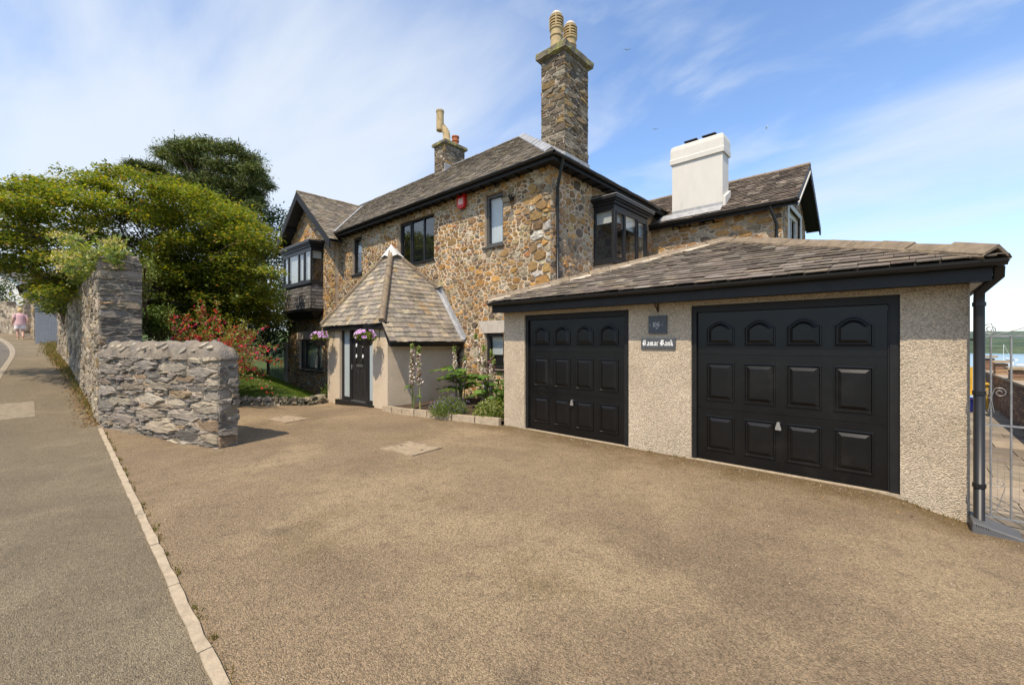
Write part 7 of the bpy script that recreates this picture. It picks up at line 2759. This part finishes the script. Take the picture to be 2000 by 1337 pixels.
# acanthus: tall bracted spikes over big lobed leaves
def acanthus(label, base, spikes, nleaf, seed, leafL=0.55):
    rng = np.random.default_rng(seed)
    rnd = random.Random(seed)
    t = thing('acanthus_plant', label, 'plant', base, 'acanthus plants in the flower bed')
    b = Vector(base)
    for (dx, dy, H_, lx, ly) in spikes:
        p0 = b + Vector((dx, dy, 0))
        p1 = p0 + Vector((lx, ly, H_))
        stm = MB().tube([p0, p0 + (p1 - p0) * 0.5, p1], [0.014, 0.012, 0.006], 7, (0.15, 0.17, 0.05))
        fs = build(stm, 'flower_spike', MAT['cloth'], t, smooth=True)
        n = int(H_ * 190)
        k = rng.uniform(0.36, 0.97, n)
        ang = rng.uniform(0, 6.28, n)
        rad = 0.040 * (1 - 0.55 * (k - 0.36) / 0.6)
        P = np.array(p0) + np.array(p1 - p0) * k[:, None] + np.stack([np.cos(ang) * rad, np.sin(ang) * rad, np.zeros(n)], 1)
        wq = leaf_quads(rng, P, np.full(n, 0.058), 0.8, 0.0, droop=0.6)
        cc = shade_cols(rng, n, [(0.62, 0.56, 0.50), (0.18, 0.08, 0.09), (0.22, 0.22, 0.09)], [4.6, 2.2, 1.2])
        cc[k > 0.88] = np.array((0.20, 0.25, 0.07))
        quads_object('bracts', wq, cc, MAT['petal'], fs)
    for i in range(nleaf):
        a = 2 * math.pi * (i + rnd.random() * 0.6) / max(1, nleaf)
        L = leafL * rnd.uniform(0.75, 1.2)
        d = Vector((math.cos(a), math.sin(a), 0))
        s = Vector((-d.y, d.x, 0))
        hgt = rnd.uniform(0.25, 0.55)
        lift = leafL * rnd.uniform(0.3, 1.25)
        mb = MB()
        col = pick(rnd, [((0.09, 0.17, 0.03), 2), ((0.14, 0.22, 0.045), 2)])
        mid = []
        for k in range(10):
            u = k / 9
            mid.append(b + d * (0.05 + L * u) + Vector((0, 0, hgt * (0.25 + 0.9 * u - 0.95 * u * u) + 0.10 + lift)))
        mb.tube([b + Vector((0, 0, 0.02)), b + (mid[0] - b) * 0.5 - d * 0.01] + mid[:2], 0.013, 5, (0.20, 0.24, 0.08))
        for k in range(9):
            u = k / 9
            wid = 0.42 * L * math.sin(math.pi * (0.12 + 0.85 * u)) * (1.0 if k % 2 else 0.42)
            wid2 = 0.42 * L * math.sin(math.pi * (0.12 + 0.85 * (k + 1) / 9)) * (1.0 if (k + 1) % 2 else 0.42)
            for sg in (1, -1):
                e0 = mid[k] + s * sg * wid + d * (0.10 * L if k % 2 else 0) + Vector((0, 0, 0.05 * L - wid * 0.35))
                e1 = mid[k + 1] + s * sg * wid2 + d * (0.10 * L if (k + 1) % 2 else 0) + Vector((0, 0, 0.05 * L - wid2 * 0.35))
                mb.add([mid[k], mid[k + 1], e1, e0], [(0, 1, 2, 3)], tuple(c * rnd.uniform(0.85, 1.15) for c in col))
        build(mb, 'leaf', MAT['leaf'], t)
    return t


acanthus('pair of tall bare acanthus spikes in front of the porch side wall', (-8.72, 6.02, 0.1), [(-0.08, 0.0, 1.62, -0.02, 0.02), (0.16, 0.06, 1.55, -0.06, 0.0)], 2, 201, 0.22)
acanthus('bushy acanthus with big glossy lobed leaves beside the porch downpipe', (-8.42, 7.25, 0.1), [(0.0, -0.1, 1.55, -0.12, -0.05), (0.12, 0, 1.3, 0.02, 0), (0.85, 0.2, 1.9, -0.55, 0.0)], 19, 202, 0.62)
acanthus('acanthus with clustered spikes below the small window', (-7.25, 7.0, 0.1), [(0.0, 0.0, 1.6, -0.08, 0), (0.1, 0.05, 1.45, 0.03, 0), (-0.12, 0.1, 1.2, -0.02, 0), (0.2, -0.05, 1.25, 0.10, 0)], 13, 203, 0.5)


def mound(name, label, base, r, h, n, size, cols, wts, seed, aspect, up, flowers=None, group=None):
    rng = np.random.default_rng(seed)
    t = thing(name, label, 'plant', base, group)
    v = rng.normal(size=(n, 3))
    v[:, 2] = np.abs(v[:, 2])
    v /= np.linalg.norm(v, axis=1)[:, None]
    rad = rng.uniform(0.35, 1, n) ** 0.5 * (1 + 0.12 * rng.normal(size=n))
    P = np.array(base) + v * rad[:, None] * np.array((r, r, h))
    quads_object('foliage', leaf_quads(rng, P, np.full(n, size), aspect, up, droop=-0.8), shade_cols(rng, n, cols, wts), MAT['leaf'], t)
    if flowers:
        m, fc, fw = flowers
        v = rng.normal(size=(m, 3))
        v[:, 2] = np.abs(v[:, 2]) + 0.5
        v /= np.linalg.norm(v, axis=1)[:, None]
        P = np.array(base) + v * np.array((r, r, h)) * rng.uniform(1.0, 1.35, m)[:, None]
        quads_object('flowers', leaf_quads(rng, P, np.full(m, 0.035), 0.5, 0.0, droop=-1), shade_cols(rng, m, fc, fw), MAT['petal'], t)
    return t


mound('lavender_bush', 'rounded lavender bush with mauve flowers spilling over the bed kerb', (-7.62, 6.20, 0.08), 0.40, 0.36, 4200, 0.09, [(0.16, 0.20, 0.06), (0.12, 0.17, 0.04), (0.20, 0.23, 0.09)], [3, 3, 1], 301, 0.14, 0.0,
      (260, [(0.17, 0.12, 0.30), (0.24, 0.19, 0.36)], [1, 1]))
mound('variegated_shrub', 'low yellow variegated shrub in the bed against the garage', (-6.62, 6.62, 0.08), 0.42, 0.36, 2200, 0.075, [(0.25, 0.27, 0.08), (0.12, 0.17, 0.03), (0.32, 0.31, 0.13)], [3, 3, 1], 302, 0.45, 0.5)
mound('leafy_shrub', 'glossy green leafy plant at the garage side wall', (-6.52, 7.1, 0.08), 0.40, 0.75, 1100, 0.17, [(0.10, 0.17, 0.025), (0.07, 0.12, 0.02), (0.17, 0.22, 0.05)], [3, 3, 1], 303, 0.42, 0.4)
mound('grassy_tuft', 'tufty green plant left of the porch corner', (-13.35, 6.3, 0.0), 0.42, 0.42, 2400, 0.10, [(0.12, 0.17, 0.03), (0.08, 0.13, 0.02), (0.17, 0.20, 0.05)], [3, 3, 1], 304, 0.18, 0.1)


# hanging baskets
def basket(label, x, seed):
    y, z = PY0 - 0.40, 1.60
    t = thing('hanging_basket', label, 'hanging basket', (x, y, z), 'petunia baskets hanging either side of the front door')
    build(MB().lathe([(0.10, 0), (0.15, 0.03), (0.185, 0.14), (0.20, 0.19), (0.19, 0.19), (0.165, 0.12)], (x, y, z), 20), 'bowl', MAT['black_plastic'], t, smooth=False)
    for k in range(3):
        a = 2 * math.pi * k / 3 + 0.4
        build(MB().tube([(x + 0.19 * math.cos(a), y + 0.19 * math.sin(a), z + 0.18), (x, y, z + 0.46)], 0.003, 5), 'chain', MAT['iron'], t)
    br = MB()
    br.tube([(x, PY0, z + 0.55), (x, PY0 - 0.42, z + 0.53), (x, PY0 - 0.44, z + 0.50), (x, y, z + 0.46)], 0.008, 6)
    br.tube([(x, PY0, z + 0.20), (x, PY0 - 0.02, z + 0.24), (x, PY0 - 0.2, z + 0.45), (x, PY0 - 0.36, z + 0.53)], 0.006, 6)
    br.tube([(x, PY0 - 0.004, z + 0.6), (x, PY0 - 0.004, z + 0.15)], 0.009, 6)
    build(br, 'bracket', MAT['iron'], t)
    rng = np.random.default_rng(seed)
    n = 900
    v = rng.normal(size=(n, 3))
    v /= np.linalg.norm(v, axis=1)[:, None]
    v[:, 2] *= np.where(v[:, 2] < 0, 0.55, 0.75)
    P = np.array((x, y, z + 0.24)) + v * rng.uniform(0.5, 1, n)[:, None] * np.array((0.30, 0.26, 0.18))
    quads_object('foliage', leaf_quads(rng, P, np.full(n, 0.06), 0.5, 0.4), shade_cols(rng, n, [(0.17, 0.21, 0.03), (0.11, 0.15, 0.02), (0.26, 0.27, 0.05)], [2, 2, 1]), MAT['leaf'], t)
    # petunias: five-sided trumpets with pale rim and dark throat
    rnd = random.Random(seed)
    for i in range(46):
        a = rnd.uniform(0, 6.28)
        e = rnd.uniform(-0.15, 1.0)
        d = Vector((math.cos(a) * math.cos(e), math.sin(a) * math.cos(e), math.sin(e)))
        if d.y > 0.45:
            d.y = -d.y
        c = Vector((x, y, z + 0.26)) + Vector((d.x * 0.33, d.y * 0.28, d.z * 0.19))
        U = d.cross(Vector((0, 0, 1))).normalized()
        V = d.cross(U).normalized()
        mb = MB()
        r = rnd.uniform(0.030, 0.042)
        dark = rnd.random() < 0.25
        pc = (0.34, 0.05, 0.42) if dark else (0.50, 0.13, 0.55)
        ring1 = [c + U * r * math.cos(k * 1.0472) + V * r * math.sin(k * 1.0472) for k in range(6)]
        ring2 = [c - d * 0.006 + (q - c) * 0.72 for q in ring1]
        thr = c - d * 0.022
        mb.add(ring1 + ring2, [(k, (k + 1) % 6, 6 + (k + 1) % 6, 6 + k) for k in range(6)], (0.66, 0.50, 0.70))
        mb.add(ring2 + [thr], [(k, (k + 1) % 6, 6) for k in range(6)], pc)
        build(mb, 'flower', MAT['petal'], t)


basket('purple petunia basket hanging right of the front door', -9.98, 1)
basket('purple petunia basket hanging at the left porch corner', -12.55, 2)
# wall lantern at the porch corner
LN = thing('wall_lantern', 'black lantern under the left porch eave above the basket', 'lamp', (-12.98, 5.7, 1.8))
build(MB().lathe([(0.02, 0), (0.05, 0.02), (0.055, 0.03), (0.075, 0.20), (0.09, 0.21), (0.085, 0.235), (0.04, 0.29), (0.015, 0.31), (0.012, 0.34)], (-12.93, 5.70, 1.76), 6), 'lantern_body', MAT['black_plastic'], LN)
build(MB().tube([(-12.93, 5.70, 2.09), (-12.93, 5.78, 2.12), (-12.93, 5.85, 2.05)], 0.01, 6), 'arm', MAT['black_plastic'], LN)

# iron railing beyond the lawn
IG = thing('iron_railing', 'dark iron railing gate between the house gable and the shrubs', 'gate', (-23.2, 7.9, 0.2))
for i in range(14):
    x = -24.6 + i * 0.2
    z = lawn_z(max(x, -24), 7.9) - 0.1
    build(MB().tube([(x, 7.9, z), (x, 7.9, 1.68)], 0.011, 6), 'bar', MAT['iron'], IG)
for z in (1.55, 0.75):
    build(MB().box(-24.7, -21.9, 7.885, 7.915, z, z + 0.03), 'rail', MAT['iron'], IG)
build(MB().box(-22.0, -21.85, 7.8, 7.95, -0.4, 1.7), 'post', MAT['mortar_grey'], IG)


# ------------------------------------------------------------------ walking person
def person():
    px, py = -35.3, -0.85
    pz = street_z(px) + 0.004
    t = thing('person', 'person in a pale pink top and white shorts walking away up the pavement', 'person', (px, py, pz))
    fwd = Vector((-1, -0.12, 0)).normalized()
    sd = Vector((-fwd.y, fwd.x, 0))
    o = Vector((px, py, pz))

    def pt(f, s, z):
        return o + fwd * f + sd * s + Vector((0, 0, z))
    J = {'pelvis': (pt(0, 0, 0.86), 0.155), 'waist': (pt(0.0, 0, 1.02), 0.135), 'chest': (pt(0.02, 0, 1.24), 0.145), 'neck': (pt(0.03, 0, 1.40), 0.06), 'head0': (pt(0.04, 0, 1.48), 0.075), 'head': (pt(0.05, 0, 1.56), 0.085), 'crown': (pt(0.04, 0, 1.62), 0.06),
         'lh': (pt(0, 0.09, 0.80), 0.105), 'lk': (pt(0.06, 0.09, 0.46), 0.066), 'la': (pt(-0.02, 0.08, 0.09), 0.042), 'lt': (pt(0.10, 0.08, 0.045), 0.035),
         'rh': (pt(0, -0.09, 0.80), 0.105), 'rk': (pt(0.0, -0.09, 0.46), 0.066), 'ra': (pt(-0.20, -0.08, 0.13), 0.042), 'rt': (pt(-0.08, -0.08, 0.05), 0.035),
         'ls': (pt(0.01, 0.19, 1.31), 0.062), 'le': (pt(-0.05, 0.26, 1.06), 0.046), 'lw': (pt(0.04, 0.29, 0.84), 0.032), 'lf': (pt(0.06, 0.29, 0.75), 0.03),
         'rs': (pt(0.01, -0.19, 1.31), 0.062), 're': (pt(-0.08, -0.26, 1.06), 0.046), 'rw': (pt(-0.06, -0.29, 0.84), 0.032), 'rf': (pt(-0.05, -0.29, 0.75), 0.03)}
    names = list(J)
    E = [('pelvis', 'waist'), ('waist', 'chest'), ('chest', 'neck'), ('neck', 'head0'), ('head0', 'head'), ('head', 'crown'), ('pelvis', 'lh'), ('lh', 'lk'), ('lk', 'la'), ('la', 'lt'), ('pelvis', 'rh'), ('rh', 'rk'), ('rk', 'ra'), ('ra', 'rt'),
         ('chest', 'ls'), ('ls', 'le'), ('le', 'lw'), ('lw', 'lf'), ('chest', 'rs'), ('rs', 're'), ('re', 'rw'), ('rw', 'rf')]
    me = bpy.data.meshes.new('body')
    me.from_pydata([tuple(J[n][0] - o) for n in names], [(names.index(a), names.index(b)) for a, b in E], [])
    ob = bpy.data.objects.new('body', me)
    COL.objects.link(ob)
    ob.parent = t
    m = ob.modifiers.new('skin', 'SKIN')
    me.skin_vertices.new() if not me.skin_vertices else None
    for i, n in enumerate(names):
        me.skin_vertices[0].data[i].radius = (J[n][1], J[n][1])
        me.skin_vertices[0].data[i].use_root = (n == 'pelvis')
    ss = ob.modifiers.new('sub', 'SUBSURF')
    ss.levels = ss.render_levels = 2
    me.materials.append(MAT['skin'])
    WL[ob.name] = o
    up = lambda pr, c, n=14: MB().lathe(pr, c, n)
    # loose top and shorts, hair, shoes

    def sweep(rings, col):
        mb = MB()
        n = 14
        for (c, a, b) in rings:
            for k in range(n):
                q = 2 * math.pi * k / n
                mb.v.append(tuple(c + sd * a * math.cos(q) + fwd * b * math.sin(q)))
        for r in range(len(rings) - 1):
            for k in range(n):
                k2 = (k + 1) % n
                mb.f.append((r * n + k, r * n + k2, (r + 1) * n + k2, (r + 1) * n + k))
                mb.c.append(col)
        return mb
    build(sweep([(pt(0, 0, 0.78), 0.235, 0.18), (pt(0, 0, 0.95), 0.215, 0.165), (pt(0.01, 0, 1.1), 0.20, 0.155), (pt(0.02, 0, 1.25), 0.215, 0.16), (pt(0.02, 0, 1.36), 0.20, 0.12), (pt(0.03, 0, 1.42), 0.08, 0.075)], (0.55, 0.34, 0.34)), 'top', MAT['cloth'], t, smooth=True)
    for s in (1, -1):
        build(sweep([(pt(0.01, s * 0.185, 1.35), 0.085, 0.075), (pt(-0.03, s * 0.235, 1.15), 0.075, 0.07)], (0.55, 0.34, 0.34)), 'sleeve', MAT['cloth'], t, smooth=True)
        build(sweep([(pt(0.0, s * 0.085, 0.86), 0.135, 0.15), (pt(0.02 if s > 0 else -0.01, s * 0.10, 0.56), 0.12, 0.125)], (0.70, 0.62, 0.60)), 'shorts_leg', MAT['cloth'], t, smooth=True)
        a = J['lt' if s > 0 else 'rt'][0]
        build(sweep([(a - fwd * 0.07 + Vector((0, 0, -0.035)), 0.04, 0.12), (a - fwd * 0.07 + Vector((0, 0, 0.015)), 0.035, 0.10)], (0.5, 0.35, 0.2)), 'shoe', MAT['cloth'], t)
    build(sweep([(pt(0.02, 0, 1.45), 0.075, 0.06), (pt(0.03, 0, 1.52), 0.105, 0.105), (pt(0.03, 0, 1.60), 0.105, 0.11), (pt(0.04, 0, 1.67), 0.075, 0.08), (pt(0.04, 0, 1.70), 0.02, 0.02)], (0.50, 0.36, 0.16)), 'hair', MAT['cloth'], t, smooth=True)


person()

# gulls high over the estuary
for i, (px, py, t_, lab) in enumerate(((1225, 97, 60, 'small gull gliding left of the upper clouds'), (1280, 252, 70, 'small gull gliding above the white chimney'), (1497, 248, 45, 'small gull banking right of the white chimney'))):
    c = Vector(to_world(px, t_, 1.7 + (668 - py) / 839.4 * t_))
    g = thing('gull', lab, 'bird', c, 'gulls in the sky')
    d = CR if i != 2 else (CR * 0.3 + Vector((0, 0, 1))).normalized()
    u = Vector((0, 0, 1)) if i != 2 else CR
    build(MB().tube([c - CF * 0.2, c - CF * 0.05, c + CF * 0.15, c + CF * 0.22], [0.015, 0.05, 0.045, 0.01], 7, (0.5, 0.5, 0.5)), 'body', MAT['paint'], g)
    for s in (1, -1):
        w = MB()
        w.add([c + CF * 0.08, c + d * s * 0.28 + u * 0.10 + CF * 0.10, c + d * s * 0.62 + u * 0.02 - CF * 0.02, c + d * s * 0.28 + u * 0.085 - CF * 0.06, c - CF * 0.06,
               c + d * s * 0.28 + u * 0.08 + CF * 0.02 - Vector((0, 0, 0.012))], [(0, 1, 3, 4), (1, 2, 3), (0, 4, 5), (0, 5, 1), (4, 3, 5), (3, 1, 5)], (0.45, 0.45, 0.46))
        build(w, 'wing', MAT['paint'], g)

# loose grit and dry leaves on the drive
rng = np.random.default_rng(99)
n = 2600
gx = rng.uniform(-12.5, 1.2, n)
gy_ = strip_y(0) + 0.15 + rng.uniform(0, 1, n) ** 1.3 * 5.5
m = rng.uniform(0, 1, n) < 0.35
gy_[m] = 6.3 - np.abs(rng.normal(size=m.sum())) * 0.12
gz_ = np.array([drive_z(a, b) for a, b in zip(gx, gy_)])
P = np.stack([gx, gy_, gz_ + 0.002], 1)
sz = rng.uniform(0.003, 0.008, n)[:, None]
T = []
for k in range(3):
    a0 = 2.094 * k
    e0 = np.stack([np.cos(a0 + 0 * gx), np.sin(a0 + 0 * gx), 0 * gx], 1) * sz
    e1 = np.stack([np.cos(a0 + 2.094 + 0 * gx), np.sin(a0 + 2.094 + 0 * gx), 0 * gx], 1) * sz * 0.8
    T.append(np.stack([P + e0, P + e1, P + np.array((0, 0, 1.0)) * sz], 1))
quads_object('grit', np.concatenate(T), np.tile(shade_cols(rng, n, [(0.38, 0.32, 0.24), (0.18, 0.15, 0.12), (0.34, 0.20, 0.09)], [3, 3, 1], 0.3), (3, 1)), MAT['paver'], None, 'stuff', k=3)
n = 190
lx = np.concatenate([rng.uniform(-12.3, 0.2, 120), rng.uniform(-13, -8, 70)])
ly = np.concatenate([6.25 - np.abs(rng.normal(size=120)) * 0.35, rng.uniform(2.4, 5.0, 70)])
P = np.stack([lx, ly, np.array([drive_z(a, b) for a, b in zip(lx, ly)]) + 0.008], 1)
quads_object('dry_leaves', leaf_quads(rng, P, np.full(n, 0.035), 0.6, 2.2), shade_cols(rng, n, [(0.26, 0.15, 0.06), (0.15, 0.09, 0.045), (0.34, 0.24, 0.10)], [3, 2, 1]), MAT['leaf_dull'], None, 'stuff')

# moss and weeds at the foot of the garage, porch and edging strip
n = 1500
k1 = rng.uniform(0, 1, n)
wx = np.where(k1 < 0.5, rng.uniform(-6.1, 0.45, n), rng.uniform(-11.6, -1.5, n))
wy = np.where(k1 < 0.5, 6.385 - np.abs(rng.normal(size=n)) * 0.025, np.array([strip_y(x) for x in wx]) + 0.035 + np.abs(rng.normal(size=n)) * 0.02)
dmask = (k1 < 0.5) & (((wx > -5.54) & (wx < -3.31)) | ((wx > -2.32) & (wx < -0.05)))
clump = np.sin(wx * 7.3) + np.sin(wx * 17.1 + 1) > 0.15
keep = clump & ~dmask
wx, wy = wx[keep], wy[keep]
blades('edge_weeds', np.stack([wx, wy, np.array([drive_z(a, b) for a, b in zip(wx, wy)])], 1), rng.uniform(0.01, 0.045, len(wx)), [(0.15, 0.12, 0.03), (0.11, 0.12, 0.02), (0.20, 0.14, 0.05)], [3, 2, 2], 11, w=0.012)
